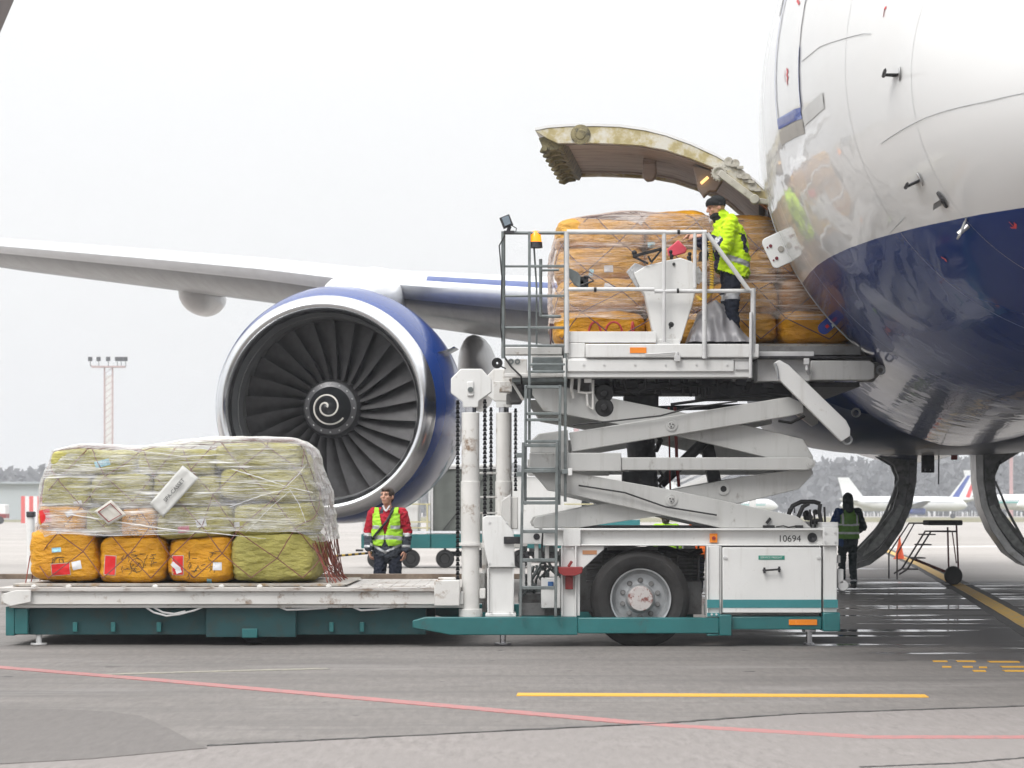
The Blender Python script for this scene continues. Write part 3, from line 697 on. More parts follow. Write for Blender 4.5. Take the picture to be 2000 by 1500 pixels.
for side, nm in ((-1, 'wing'), (1, 'wing')):
    b = MB(); rows = []
    for L in np.linspace(2.0, 30.4, 50):
        rows.append(wingsec(side, float(L), float(np.interp(L, wl, wch)), float(np.interp(L, wl, wz)), float(np.interp(L, wl, wth))))
    b.grid(rows, 0, True)
    nn = len(rows[0]); Ls = np.linspace(2.0, 30.4, 50)
    for fi in range(len(b.f)):
        k = fi % nn; r_ = fi // nn; L = Ls[r_]
        if k < 17: b.m[fi] = 0
        elif 17 <= k <= 19: b.m[fi] = 2
        else: b.m[fi] = 1
        if k in (14, 15, 16): b.m[fi] = 3 if 3.5 < L < 8.9 and k == 16 else 2
    b.f.append(list(range((len(rows)-1)*nn, len(rows)*nn))); b.m.append(1)
    b.build(nm, [Mt['wing_w'], Mt['wing_g'], Mt['wing_le'], Mt['wing_b']], air, local=True, angle=50)
# underside seams of the starboard wing
for L, A, z, ln, w_, h_ in ((15.2, 35.6, 6.02, 2.0, .36, .38), (8.9, 33.2, 4.42, 2.6, .33, .78)):
    b = MB(); rings = []
    for k in range(33):
        u = (k/32)**1.6; s_ = (math.sin(math.pi*min(1, u*1.15)**.5) if u < .5 else 1-(u-.5)**2*3.2); s_ = max(.03, min(1, (1-(1-min(1, u*3))**2)**.5) * (1 if u < .45 else max(.06, 1-((u-.45)/.55)**1.6)))
        rings.append([Vector((-L + math.cos(a)*w_*s_, A-2.6 + u*ln*1.9, z + .25 + (math.sin(a)*h_ - h_*.5)*s_)) for a in [2*math.pi*j/20 for j in range(20)]])
    b.loft(rings); b.build('flap_fairing', Mt['pod'], air, local=True, angle=60)

# engine
EO = (-10.08, 21.25, 3.12)
b = MB(); cp = [(.34, 1.805), (.5, 1.85), (.8, 1.905), (1.3, 1.965), (2.0, 1.98), (3.0, 1.94), (4.0, 1.84), (4.9, 1.68), (5.3, 1.58), (5.3, 1.5), (4.0, 1.6)]
b.lathe(cp, EO, n=96)
for v in b.v: v.z += .085*min(1, max(0, (v.y-EO[1]-.34)/.9))
eng = b.build('engine_cowling', Mt['cowl'], air, local=True, angle=60)
def esub(b, name, m_, **k):
    o = b.build(name, m_, air, local=True, **k); return reparent(o, eng)
b = MB(); b.lathe([(.34, 1.807), (.2, 1.775), (.1, 1.735), (.04, 1.70), (.01, 1.67), (0, 1.64), (.01, 1.61), (.05, 1.575), (.12, 1.545), (.22, 1.52)], EO, n=96); esub(b, 'inlet_lip', Mt['lip'], angle=60)
b = MB(); b.lathe([(.22, 1.519), (.35, 1.495), (.5, 1.48), (.65, 1.47), (.8, 1.465)], EO, n=96); b.lathe([(.8, 1.465), (2.3, 1.44)], EO, n=96, mi=1)
b.lathe([(.5, 1.481), (.5, 1.472), (.53, 1.47), (.53, 1.479)], EO, n=96, mi=1)
esub(b, 'inlet_duct', [Mt['duct'], Mt['grey_inside']])
b = MB(); b.lathe([(2.2, 1.45), (2.2, .3)], EO, n=48); esub(b, 'stator_disc', Mt['dark'])
# one blade, then copies around the hub
def blade_mesh():
    b = MB(); top, bot = [], []
    for i in range(13):
        u = i/12; r_ = .43 + u*1.022; sw = -.20*u**1.6 - .05*math.sin(math.pi*u); ch = .20 + .30*u; st = -R(25 + 38*u)  # stagger from axial
        rt, rb = [], []
        for k in range(7):
            c = k/6 - .5; tang = c*ch*math.sin(st) - .02*math.cos(math.pi*c)*(1-u*.5); ax = c*ch*math.cos(st)
            a = sw + tang/r_
            th = .012*(1-(2*c)**2)*(1-.6*u) + .0015
            for lst, s_ in ((rt, -1), (rb, 1)):
                lst.append(Vector((r_*math.sin(a), ax + s_*th, r_*math.cos(a))))
        top.append(rt); bot.append(rb)
    b.loft([t_ + o_[::-1] for t_, o_ in zip(top, bot)]); return b
bl = blade_mesh(); first = None
for k in range(26):
    if first is None:
        first = bl.build('fan_blade', Mt['blade'], None, angle=50); o = first
    else:
        o = first.copy(); COL.objects.link(o)
    o.parent = eng; o.location = (EO[0], EO[1]+1.02, EO[2]); o.rotation_euler = (0, 2*math.pi*k/26 + .07, 0)
b = MB(); b.lathe([(1.35, .50), (.95, .48), (.85, .46), (.79, .43), (.75, .35), (.74, .345)], EO, n=48, mi=1); b.lathe([(.74, .345), (.60, .235), (.46, .13), (.38, .05), (.36, 0)], EO, n=48, mi=0)
sp_ = esub(b, 'spinner', [Mt['spin'], Mt['ring']])
b = MB(); pts = []
for k in range(80):
    u = k/79; a = R(125) + (1-u)*R(690); r_ = .018 + .268*u**.9
    d = float(np.interp(r_, [0, .05, .13, .235, .345], [.36, .38, .46, .60, .74]))-.008
    pts.append(Vector((EO[0]+r_*math.sin(a), EO[1]+d, EO[2]+r_*math.cos(a))))
b.tube(pts, .016, 6); esub(b, 'spinner_spiral', Mt['spiral'])
b = MB()
for k in range(16):
    a = 2*math.pi*k/16; c = Vector((EO[0]+.39*math.sin(a), EO[1]+.775, EO[2]+.39*math.cos(a))); b.ell(c, (.018, .012, .018), nu=8, nv=6)
esub(b, 'spinner_bolt', Mt['alu'])
b = MB(); b.lathe([(5.0, 1.45), (5.9, 1.15), (6.4, .95), (6.4, .85), (5.0, .9)], EO, n=48); esub(b, 'exhaust_nozzle', Mt['alu'])
b = MB(); c = Vector(EO); a = R(62); rr_ = 1.95
b.loft([[c + Vector((math.sin(a)*(rr_+h_), 1.0+y0, math.cos(a)*(rr_+h_))) + Vector((math.cos(a)*s_, 0, -math.sin(a)*s_)) for y0, s_ in ((0+h_*2.2, 0), (.5, -.012), (1.1, 0), (.5, .012))] for h_ in (-.02, .26)]); esub(b, 'cowl_strake', Mt['cowl'])
# pylon fairing
b = MB(); rings = []
for A, z, w_, h_ in ((22.3, 4.98, .10, .10), (22.8, 5.05, .40, .24), (23.4, 5.10, .52, .36), (24.2, 5.12, .62, .48), (25.6, 5.25, .55, .55), (27.5, 5.4, .42, .55), (30, 5.3, .3, .4), (33, 5.1, .1, .15)):
    rings.append([Vector((EO[0]+.12 + math.cos(a)*w_, A, z + math.sin(a)*h_)) for a in [2*math.pi*j/24 for j in range(24)]])
b.loft(rings); b.build('engine_pylon', Mt['wing_w'], air, local=True, angle=60)
for s_ in (1,):   # port engine, same cowling shape without its fan detail in view
    c = eng.copy(); COL.objects.link(c); c.location = (20.16, 0, 0)

# wheel well doors hanging under the belly
def gear_door(mirror):
    D = 47.0; cx = 1848
    f_ = lambda pts: [(q.x, q.z) for q in [toA(P(2*cx-a if mirror else a, c, D)) for a, c in pts]]
    A0 = toA(P(1750, 900, D)).y
    outc = [(1792, 882), (1790, 940), (1781, 990), (1762, 1035), (1731, 1080), (1700, 1103), (1666, 1114)]
    inc = [(1664, 1104), (1694, 1092), (1722, 1068), (1750, 1026), (1768, 986), (1776, 940), (1777, 882)]
    b = MB(); b.prism(f_(outc + inc), A0, A0+1.3); gd = b.build('gear_door', Mt['alu'] if mirror else Mt['gear_dark'], air, local=True, angle=50, bevel=.01)
    b = MB(); fr_ = [(1776.5, 884), (1775.5, 940), (1767.5, 986), (1749.5, 1026), (1721.5, 1067), (1694, 1091), (1664, 1103), (1672, 1078), (1712, 1036), (1743, 995), (1753, 960), (1754, 930), (1745, 908), (1722, 894), (1706, 884)]
    b.prism(f_(fr_), A0-.02, A0+.10); b.prism(f_(fr_), A0+1.2, A0+1.28); o = b.build('door_frame', Mt['gear_dark'], air, local=True, bevel=.012); reparent(o, gd)
    b = MB(); pl = [(1766, 990), (1748, 1028), (1718, 1066), (1684, 1088), (1690, 1074), (1718, 1042), (1742, 1008), (1756, 985)]
    b.prism(f_(pl), A0-.04, A0-.018); o = b.build('inner_panel', Mt['gear_lt'], air, local=True); reparent(o, gd)
    b = MB(); q0, q1 = f_([(1730, 1000)])[0], f_([(1690, 1075)])[0]
    b.bar((q0[0], A0-.1, q0[1]), (q1[0], A0-.1, q1[1]), .05); q2 = f_([(1754, 940)])[0]; b.bar((q0[0], A0-.1, q0[1]), (q2[0], A0-.02, q2[1]), .04); o = b.build('door_strut', Mt['gear_dark'], air, local=True); reparent(o, gd)
gear_door(False); gear_door(True)
b = MB(); D = 44; q = [toA(P(a, c, D)) for a, c in ((1800, 884), (1825, 923))]
b.box(q[0].x, q[1].x, q[0].y, q[0].y+.15, q[1].z, q[0].z+.05); o = b.build('belly_light_box', Mt['dark'], air, local=True, bevel=.01)
for a in (1807, 1817):
    q = toA(P(a, 918, D)); b = MB(); b.ell((q.x, q.y-.0, q.z), (.02, .02, .02), nu=8, nv=6); l = b.build('lamp', Mt['paper'], air, local=True); l.parent = o
b = MB(); q0, q1 = toA(P(1834, 884, D)), toA(P(1833, 946, D)); b.tube([q0 + Vector((0, 0, .05)), q1], .013, 8); b.build('belly_rod', Mt['dark'], air, local=True)
b = MB(); q0, q1 = toA(P(1858, 884, D)), toA(P(1870, 898, D)); b.box(q0.x, q1.x, q0.y, q0.y+.1, q1.z, q0.z+.05); b.build('drain_box', Mt['red'], air, local=True, bevel=.01)
# ---------------------------------------------------------------- cargo loader
ld = thing('cargo_loader', (0, 25, 0), 'white and teal scissor lift cargo loader with a raised platform at the airplane door', 'cargo loader')
def lb(name, m_, fn, bevel=.006, par=None, **k):
    b = MB(); fn(b); o = b.build(name, m_, ld, bevel=bevel, **k)
    if par is not None: reparent(o, par)
    return o
YN, YF = 25.0, 28.7
# lower teal chassis
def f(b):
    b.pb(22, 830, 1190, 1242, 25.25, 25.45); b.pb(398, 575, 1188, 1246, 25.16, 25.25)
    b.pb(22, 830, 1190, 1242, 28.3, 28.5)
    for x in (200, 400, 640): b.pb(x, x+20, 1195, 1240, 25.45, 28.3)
lb('rear_chassis_frame', Mt['teal_shaded'], f)
def f(b):
    b.pb(5, 22, 1186, 1243, 25.15, 28.55); b.pb(22, 48, 1190, 1240, 25.16, 25.25)
    for x in (135, 210, 300, 640, 700): b.pb(x, x+9, 1217, 1236, 25.2, 25.25)
    b.pb(470, 500, 1229, 1247, 25.12, 25.3)
lb('chassis_end_plate', Mt['teal'], f)
def f(b):
    b.pp([(806, 1212), (830, 1205), (1128, 1205), (1128, 1240), (880, 1240), (806, 1226)], 24.96, 25.1)
    b.pb(1128.3, 1404, 1206, 1237, 24.96, 25.08); b.pb(1404, 1428, 1200, 1241, 24.93, 25.12); b.pb(1380, 1404, 1237.4, 1242, 24.97, 25.1)
    b.pp([(806, 1212), (830, 1205), (1128, 1205), (1128, 1240), (880, 1240), (806, 1226)], 28.5, 28.64); b.pb(1128, 1404, 1206, 1237, 28.5, 28.64)
lb('side_rail', Mt['teal'], f, bevel=.01)
def f(b):
    b.pb(1428.3, 1606, 1204, 1230, 25.02, 25.3); b.pb(1606.3, 1640, 1196, 1233, 24.95, 28.6); b.pb(1428.3, 1606, 1204, 1230, 28.3, 28.6)
lb('front_bumper', Mt['teal'], f, bevel=.012)
lb('side_marker', Mt['orange_lens'], lambda b: b.pb(1541, 1596, 1210, 1221, 25.0, 25.018), bevel=.003)
# rear main deck
def f(b):
    b.pb(0, 905, 1156, 1181, 25.06, 25.3); b.pb(0, 905, 1156, 1181, 28.35, 28.6); b.pb(14, 905, 1181.4, 1188, 25.1, 25.26)
    b.pp([(4, 1160), (30, 1153), (60, 1153), (60, 1176), (20, 1184), (4, 1176)], 25.0, 25.05)
lb('rear_deck_beam', Mt['white_old'], f)
def f(b):
    b.pb(-8, 900, 1148, 1155.5, 25.02, 28.64)
    for x in range(60, 890, 58): b.pb(x, x+5, 1146.6, 1148, 25.06, 25.5)
deck_o = lb('rear_deck', Mt['deck'], f)
def f(b):
    for i, x in enumerate(range(10, 890, 22)):
        b.cyl((X_(x), 25.55, Z_(1148)-.012), (X_(x), 28.1, Z_(1148)-.012), .018, 10)
lb('deck_rollers', Mt['deck'], f, bevel=0)['kind'] = 'stuff'
lb('far_guide_rail', Mt['rust'], lambda b: b.pb(-40, 1020, 1121, 1131, 28.3, 28.42, D=28.3))
def f(b):
    b.pb(848, 898, 1133, 1184, 25.0, 25.2); b.pb(855, 890, 1128, 1134, 25.03, 25.15)
lb('chain_anchor_box', Mt['white_old'], f, bevel=.012)
for xx in (62, 130, 300, 430, 505, 640, 742, 836):
    def f(b, xx=xx):
        b.cyl((X_(xx), 25.10, Z_(1147)), (X_(xx), 25.16, Z_(1147)), .028, 12); b.pb(xx-5, xx+5, 1144, 1148, 25.09, 25.14)
    lb('deck_stop', Mt['white_old'], f, bevel=.004)
def f(b):
    for pts in (((285, 1186), (300, 1196), (325, 1203), (350, 1200), (380, 1192), (395, 1186)), ((300, 1186), (318, 1196), (340, 1199), (362, 1194)), ((545, 1185), (560, 1191), (600, 1190), (640, 1187)), ((690, 1186), (705, 1192), (740, 1190), (770, 1186))):
        b.tube([P(a, c, 25.12) for a, c in pts], .011, 8)
lb('hanging_cable', Mt['rail'], f, bevel=0)
def f(b):
    pts = [(725, 1145.8), (740, 1143), (760, 1140), (790, 1139.5), (805, 1142), (800, 1146.5), (760, 1147.4)]
    b.pp(pts, 25.0, 25.35)
# outriggers
for xx in (65, 982, 1587):
    b = MB(); X0 = X_(xx); b.cyl((X0, 25.3, 0.004), (X0, 25.3, .3), .032, 16); b.cyl((X0, 25.3, .003), (X0, 25.3, .022), .09 if xx != 1587 else .06, 16)
    if xx == 1587: b.cyl((X0, 25.3, .14), (X0, 25.3, .19), .075, 16)
    b.build('support_jack', Mt['chrome'] if xx != 65 else Mt['rail'], ld, bevel=.004)
# running gear
def wheel(px, py, Y0, Y1, r, parent=ld, D=25):
    c = P(px, py, D); c.y = Y0; wd = Y1-Y0
    b = MB(); b.lathe([(.03, r*.62), (.0, r*.72), (.0, r*.86), (.03, r*.95), (.07, r), (wd-.07, r), (wd-.03, r*.95), (wd, r*.86), (wd, r*.7), (wd*.5, r*.6)], c, (0, 1, 0), 72, closed=True)
    w_ = thing_part('wheel', parent)
    o = b.build('tyre', Mt['tyre'], parent, angle=30); o.parent = w_
    b = MB(); b.lathe([(.0, r*.615), (.005, r*.585), (.04, r*.565), (.10, r*.54), (.12, r*.50), (.115, r*.42), (.10, r*.30), (.06, r*.27), (.05, r*.26)], c, (0, 1, 0), 56)
    for k in range(10):
        a = 2*math.pi*k/10+.3; q = c + Vector((math.cos(a)*r*.37, .105, math.sin(a)*r*.37)); b.cyl(q, q - Vector((0, .035, 0)), .019, 6, 1); b.cyl(q - Vector((0, -.002, 0)), q - Vector((0, .004, 0)), .03, 12, 1)
    o = b.build('rim', [Mt['rim'], Mt['grey_inside']], parent, angle=30); o.parent = w_
    b = MB(); b.lathe([(.08, r*.27), (.0, r*.25), (-.015, r*.235), (-.02, 0)], c, (0, 1, 0), 32); o = b.build('hub', Mt['hub'], parent, angle=30); o.parent = w_
def thing_part(name, parent):
    o = bpy.data.objects.new(name, None); COL.objects.link(o); o.parent = parent; o.empty_display_size = .1; return o
wheel(1252, 1170, 25.06, 25.42, .525)
b = MB(); c = P(1252, 1170, 25); b.lathe([(.03, .33), (0, .4), (.03, .5), (.07, .525), (.3, .525), (.33, .5), (.36, .4)], (c.x, 28.2, c.z), (0, 1, 0), 48); b.cyl((c.x, 25.3, c.z), (c.x, 28.5, c.z), .11, 16); b.build('axle', Mt['black'], ld)
b = MB(); b.lathe([(0, .12), (0, .18), (.12, .18), (.12, .12)], (X_(486), 25.5, .18), (0, 1, 0), 32); b.lathe([(0, .12), (0, .18), (.12, .18), (.12, .12)], (X_(486), 28.1, .18), (0, 1, 0), 32); b.build('rear_roller', Mt['black'], ld)
# front frame, cabinet
def f(b):
    b.pb(1060, 1608, 1036, 1065, 25.08, 25.22); b.pb(1060, 1608, 1032, 1036.2, 25.0, 25.3); b.pb(1060, 1608, 1063, 1066.2, 25.02, 25.08)
    b.pb(1100, 1134, 1034.6, 1067, 25.0, 25.1)
    b.pb(1607, 1637, 1030, 1066, 24.97, 25.25)
    b.pb(1060, 1637, 1036, 1066, 28.35, 28.6); b.pb(1607, 1637, 1030, 1066, 25.25, 28.6)
lb('main_beam', Mt['white'], f)
def f(b): b.pb(1608, 1640, 1020, 1030, 25.1, 28.4)
lb('bumper_step', Mt['rail'], f)
def f(b):
    b.pb(1380, 1405, 1066.3, 1205, 25.0, 25.2); b.pb(1380, 1383, 1066.3, 1205, 24.97, 25.0); b.pb(1405, 1410, 1066.3, 1200, 25.03, 25.2)
    b.pb(1608, 1635, 1066.3, 1196, 25.02, 25.3); b.pb(1380, 1405, 1066, 1205, 28.3, 28.6); b.pb(1608, 1635, 1066, 1196, 28.3, 28.6)
    b.pb(1410, 1608, 1066.5, 1205, 25.3, 25.4)
lb('cabinet_frame', Mt['white'], f)
def f(b): b.pb(1411, 1604, 1069, 1197, 24.985, 25.025)
cab = lb('cabinet_door', Mt['white'], f, bevel=.008)
def f(b): b.pb(1411.5, 1603.5, 1171, 1187, 24.98, 24.985)
lb('door_stripe', Mt['teal_stripe'], f, 0, cab)
def f(b): b.pb(1380.5, 1404.5, 1171, 1187, 24.963, 25); b.pb(1608.5, 1636, 1171, 1187, 24.985, 25.02); b.pb(1380.5, 1404.5, 1197, 1204, 24.963, 25)
lb('frame_stripe', Mt['teal_stripe'], f, 0)
def f(b):
    p0, p1 = P(1493, 1114, 24.93), P(1522, 1112, 24.93); b.tube([p0, p1], .010, 10)
    for q in (p0, p1): b.cyl(q - Vector((0, .01, 0)), (q.x, 24.985, q.z), .016, 12); b.tube([q + Vector((0, 0, .03)), q - Vector((0, 0, .03))], .012, 8)
lb('door_handle', Mt['dark'], f, 0, cab)
def f(b): b.pb(1481, 1532, 1085, 1093, 24.98, 24.985)
gl = lb('door_label', Mt['green_label'], f, 0, cab)
text_obj('SERVICE FREIGHT', .030, Mt['label_white'], Matrix.Translation(P(1506.5, 1089, 24.979)) @ FACE, 'label_lettering', ld).parent = cab
for xx in (1416, 1599):
    def f(b, xx=xx): b.pb(xx-4, xx+4, 1088, 1091, 24.97, 24.985); b.cyl(P(xx, 1089, 24.985), P(xx, 1089, 24.97) , .014, 12)
    lb('door_catch', Mt['rail'], f, 0, cab)
text_obj('10694', .098, Mt['ink'], Matrix.Translation(P(1542, 1052.5, 25.078)) @ FACE, 'fleet_number', ld)
def f(b):
    c = P(1586, 1050, 25.08); b.lathe([(.0, .045), (-.02, .052), (-.02, .03), (.0, .0)], c, (0, 1, 0), 28)
lb('beam_hole', Mt['dark'], f, 0)
lb('reflector', Mt['orange_lens'], lambda b: b.pb(1387, 1402, 1042, 1060, 25.04, 25.08), .005)
def f(b): c = P(1394, 1051, 25.04); b.cyl(c, c-Vector((0, .01, 0)), .02, 14)
lb('reflector_bolt', Mt['red'], f, 0)
# panels left of the wheel
def f(b):
    b.pp([(1126, 1066.5), (1180, 1066.5), (1180, 1073), (1140, 1110), (1134, 1118), (1126, 1118)], 25.06, 25.12); b.pb(1096, 1127, 1066.5, 1205, 25.04, 25.1); b.pb(1096, 1099, 1066.5, 1112, 25.0, 25.04); b.pb(1123, 1126, 1066.5, 1205, 25.0, 25.04)
    b.pb(1127, 1133, 1118, 1203, 25.04, 25.5); b.pb(1096, 1100, 1120, 1203, 25.0, 25.04)
lb('wheel_arch_panel', Mt['white'], f)
lb('side_marker', Mt['hub'] if 0 else mat('faded_orange_label', (.40, .19, .09), .6, var=.15), lambda b: b.pb(1138, 1166, 1075, 1083, 25.053, 25.06), 0)
def f(b):
    b.pp([(1089, 1107), (1138, 1107), (1136, 1119), (1122, 1124), (1101, 1124), (1091, 1119)], 24.86, 25.04); b.pb(1104, 1119, 1124.4, 1151, 24.97, 25.0); b.bar(P(1110, 1107, 24.95), P(1117, 1096, 24.95), .015, .03)
lb('chock_holder', Mt['red'], f)
def f(b):
    b.pb(1057, 1095, 1129, 1188, 25.02, 25.25)
eb = lb('control_box', Mt['white'], f, .01)
def f(b): c = P(1075, 1141, 25.02); b.cyl(c, c-Vector((0, .04, 0)), .025, 16); b.pb(1070, 1081, 1136, 1145, 25.0, 25.02)
lb('socket', mat('blue_socket', (.02, .09, .25), .4), f, .003, eb)
def f(b):
    b.pb(1016, 1096, 1180, 1205, 25.3, 25.7); b.pb(1013, 1096, 1163, 1181, 25.4, 26.1); b.pb(1096, 1380, 1075, 1204, 26.2, 26.3)
lb('machine_housing', Mt['grey_inside'], f)
def f(b):
    b.pb(1018, 1095, 1040, 1063, 25.1, 25.25)
    for x in (1044, 1065): b.pb(x, x+8, 1063.4, 1092, 25.15, 25.25)
    b.pb(1018, 1026, 1100, 1150, 25.2, 25.3); b.pb(1030, 1038, 1092, 1146, 25.15, 25.25)
lb('front_crossmember', Mt['white'], f)
def f(b):
    c = P(1048, 1048, 25.1); b.lathe([(-.003, .03), (-.01, .034), (-.01, .0)], c, (0, 1, 0), 20)
lb('beam_hole', Mt['dark'], f, 0)
random.seed(3)
def f(b):
    for k in range(46):        # hoses and valve gear seen through the frame
        x = random.uniform(1020, 1092); y = random.uniform(1070, 1165); Y = random.uniform(25.35, 26.0)
        p = P(x, y, Y)
        if k % 3: b.box(p.x-.03, p.x+.03*random.random()+.02, Y, Y+.08, p.z-.03, p.z+.03*random.random()+.02)
        else: b.tube([p, p + Vector((random.uniform(-.1, .1), 0, -.12)), p + Vector((random.uniform(-.16, .16), .05, -.25))], .014, 7)
    for k in range(6): b.tube([P(1352, 1086+k*9, 25.9), P(1376, 1086+k*9, 25.9)], .02, 8)
lb('valve_block', Mt['steel'], f, .003)
def f(b):
    for k in range(9): b.pb(1150, 1378, 1078+k*7.5, 1081.5+k*7.5, 25.7+.01*k, 25.8+.01*k)
    for x in (1180, 1300, 1330, 1372): b.pb(x, x+4, 1066, 1150, 25.65, 25.7)
    b.pb(1190, 1290, 1069, 1076, 25.4, 25.6); b.pb(1298, 1378, 1138, 1204, 25.5, 25.6)
lb('radiator_grille', Mt['grey_inside'], f, .003)
def f(b):
    b.tube([P(1180, 1075, 25.5), P(1220, 1080, 25.5), P(1262, 1074, 25.5), P(1300, 1070, 25.5), P(1345, 1085, 25.5), P(1372, 1075, 25.5)], .03, 8); b.tube([P(1230, 1082, 25.45), P(1270, 1068, 25.45), P(1300, 1078, 25.5)], .02, 8)
lb('hydraulic_hose', Mt['black'], f, 0)
# lifting masts at the middle of the loader
def mast(px, D, parts=''):
    sc = 1
    def f(b):
        b.cyl(P(px, 1190, D), P(px, 806, D), .094, 28); b.cyl(P(px, 1205, D), P(px, 1189, D), .125, 28); b.cyl(P(px, 1066, D), P(px, 1060, D), .125, 28); b.cyl(P(px, 1060, D), P(px, 940, D), .103, 28)
        b.pb(px+14, px+46, 1060, 1070, D-.05, D+.05, D=D)
    lb('mast_cylinder', Mt['white_old'], f, .004)
    lb('mast_rod', Mt['chrome'], lambda b: b.cyl(P(px, 808, D), P(px, 790, D), .06, 20), 0)
    def f(b):
        b.pp([(px-38, 740), (px-19, 721), (px+22, 721), (px+41, 741), (px+41, 766), (px+16, 784), (px+15, 796), (px-15, 796), (px-15, 786), (px-38, 768)], D-.06, D-.02, D=D); b.pp([(px-38, 740), (px-19, 721), (px+22, 721), (px+41, 741), (px+41, 766), (px+16, 784), (px-14, 784), (px-38, 768)], D+.03, D+.07, D=D)
        b.pb(px-6, px+6, 746, 774, D-.085, D-.06, D=D)
    lb('sheave_plate', Mt['white'], f, .008)
    lb('sheave_pin', Mt['steel'], lambda b: (b.cyl(P(px, 761, D-.08), P(px, 761, D-.1), .03, 16), b.cyl(P(px, 753, D-.019), P(px, 753, D+.029), .16, 24)), .003)
mast(919, 25.15); mast(984, 28.45)
def chain(px, y0, y1, D, p_=9):
    b = MB(); n_ = int((y1-y0)/p_)
    for k in range(n_):
        a, c = P(px, y0+k*p_, D), P(px, y0+(k+.92)*p_, D)
        b.box(a.x-.015, a.x+.015, D-.02, D+.02, c.z+.010, a.z-.010); b.cyl((a.x-.021, D, c.z), (a.x+.021, D, c.z), .012, 6)
    b.build('lift_chain', Mt['chain'], ld)
chain(894, 780, 1137, 25.15); chain(947, 778, 1030, 25.15); chain(959, 794, 1010, 28.45); chain(1007, 796, 960, 28.45)
def f(b):
    for y in (920, 968, 1000): b.pb(935, 970, y, y+4, 25.6, 25.7)
    b.pb(940, 950, 1000, 1200, 25.6, 25.75)
lb('cross_tie', Mt['white_old'], f)
def f(b):
    b.pp([(943, 1010), (952, 1007), (978, 1007), (1003, 1038), (1006, 1108), (954, 1108), (946, 1070), (943, 1045)], 24.98, 25.35)
    b.pb(952, 1004, 1109, 1203, 25.04, 25.35); b.pb(952, 955, 1109, 1203, 25.0, 25.04); b.pb(1001, 1004, 1109, 1203, 25.0, 25.04); b.pb(948, 1008, 1198, 1205, 24.99, 25.4)
lb('mast_base', Mt['white'], f, .01)
def f(b):
    b.pb(982, 1012, 970, 1034, 25.4, 26.0); b.pp([(978, 978), (998, 964), (998, 1035), (978, 1008)], 25.36, 25.4); b.pb(925, 946, 1120, 1180, 25.3, 25.6); b.pb(936, 948, 1150, 1170, 25.1, 25.3)
lb('pump_housing', Mt['white_old'], f, .01)
lb('ladder_bracket', Mt['dark'], lambda b: b.pb(984, 1016, 1048, 1062, 24.94, 24.99), .004)
# ladders
def ladder(name, pa, pb2, ys, Y, w_=.045, rung=.03, m_='steel'):
    def f(b):
        (xa0, ya0), (xa1, ya1) = pa; (xb0, yb0), (xb1, yb1) = pb2
        b.bar(P(xa0, ya0, Y), P(xa1, ya1, Y), w_, .03, up=(1, 0, 0)); b.bar(P(xb0, yb0, Y), P(xb1, yb1, Y), w_, .03, up=(1, 0, 0))
        for y in ys:
            u = (y-ya0)/(ya1-ya0); v = (y-yb0)/(yb1-yb0)
            b.bar(P(xa0+(xa1-xa0)*u, y, Y), P(xb0+(xb1-xb0)*v, y, Y), .04, rung, up=(0, 0, 1))
    return lb(name, Mt[m_], f, .004)
ladder('lower_ladder', ((1022, 864), (1016, 1204)), ((1088, 864), (1085, 1204)), (870, 920, 982, 1038, 1094, 1148), 24.86, .05, .036)
ladder('middle_ladder', ((1027, 752), (1026, 986)), ((1094, 752), (1092, 986)), (756, 808, 820, 862, 916, 974), 24.93, .04, .03)
ladder('upper_ladder', ((1034, 452), (1034, 870)), ((1104, 452), (1104, 980)), (520, 578, 640, 675, 712, 726), 25.0, .036, .026)
def f(b):
    for a, y in ((1008, 885), (1008, 922)): b.pb(a, a+14, y, y+9, 24.88, 24.96)
    b.pb(1096, 1112, 917, 926, 24.88, 24.96)
lb('ladder_clamp', Mt['steel'], f, .003)
lb('clamp_pad', Mt['white'], lambda b: b.pb(1109, 1117, 915, 929, 24.87, 24.97), .004)
# scissor lift: near pair, far pair
A1 = [(1112, 844), (1542, 774), (1572, 786), (1572, 806), (1545, 812), (1118, 882)]
A2a = [(1040, 768), (1062, 800), (1196, 823), (1330, 798), (1330, 770)]
A2 = [(1040, 768), (1062, 800), (1310, 846), (1580, 912), (1594, 902), (1594, 890), (1574, 856), (1460, 828), (1200, 776), (1100, 752), (1040, 752)]
A3 = [(1094, 926), (1106, 920), (1310, 956), (1558, 1008), (1568, 1014), (1588, 1031.5), (1410, 1031.5), (1098, 962)]
A4 = [(1040, 1022), (1046, 1010), (1184, 982), (1454, 930), (1590, 912), (1595, 924), (1566, 955), (1454, 982), (1300, 1006), (1130, 1031.5), (1044, 1031.5)]
HB1 = [(1034, 884), (1214, 884), (1214, 920), (1034, 920)]; HB2 = [(1214.4, 893), (1578, 893), (1590, 898), (1593, 906), (1588, 915), (1578, 918), (1214.4, 918)]
for dy in (0, 3.05):
    D = 25 + dy*.0
    lb('scissor_arm', Mt['arm'], lambda b: b.pp(A1, 25.12+dy, 25.22+dy), .008)
    lb('scissor_arm', Mt['arm'], lambda b: b.pp(A2, 25.26+dy, 25.36+dy), .008)
    lb('scissor_arm', Mt['arm'], lambda b: b.pp(A3, 25.12+dy, 25.22+dy), .008)
    lb('scissor_arm', Mt['arm'], lambda b: b.pp(A4, 25.26+dy, 25.36+dy), .008)
    lb('stabiliser_bar', Mt['arm'], lambda b: (b.pp(HB1, 25.06+dy, 25.24+dy), b.pp(HB2, 25.08+dy, 25.2+dy)), .008)
def f(b):
    b.pp([(1036, 860), (1052, 846), (1110, 838), (1112, 884), (1036, 884)], 25.18, 25.25); b.pp([(1036, 920.5), (1100, 920.5), (1100, 962), (1070, 958), (1052, 936)], 25.18, 25.25)
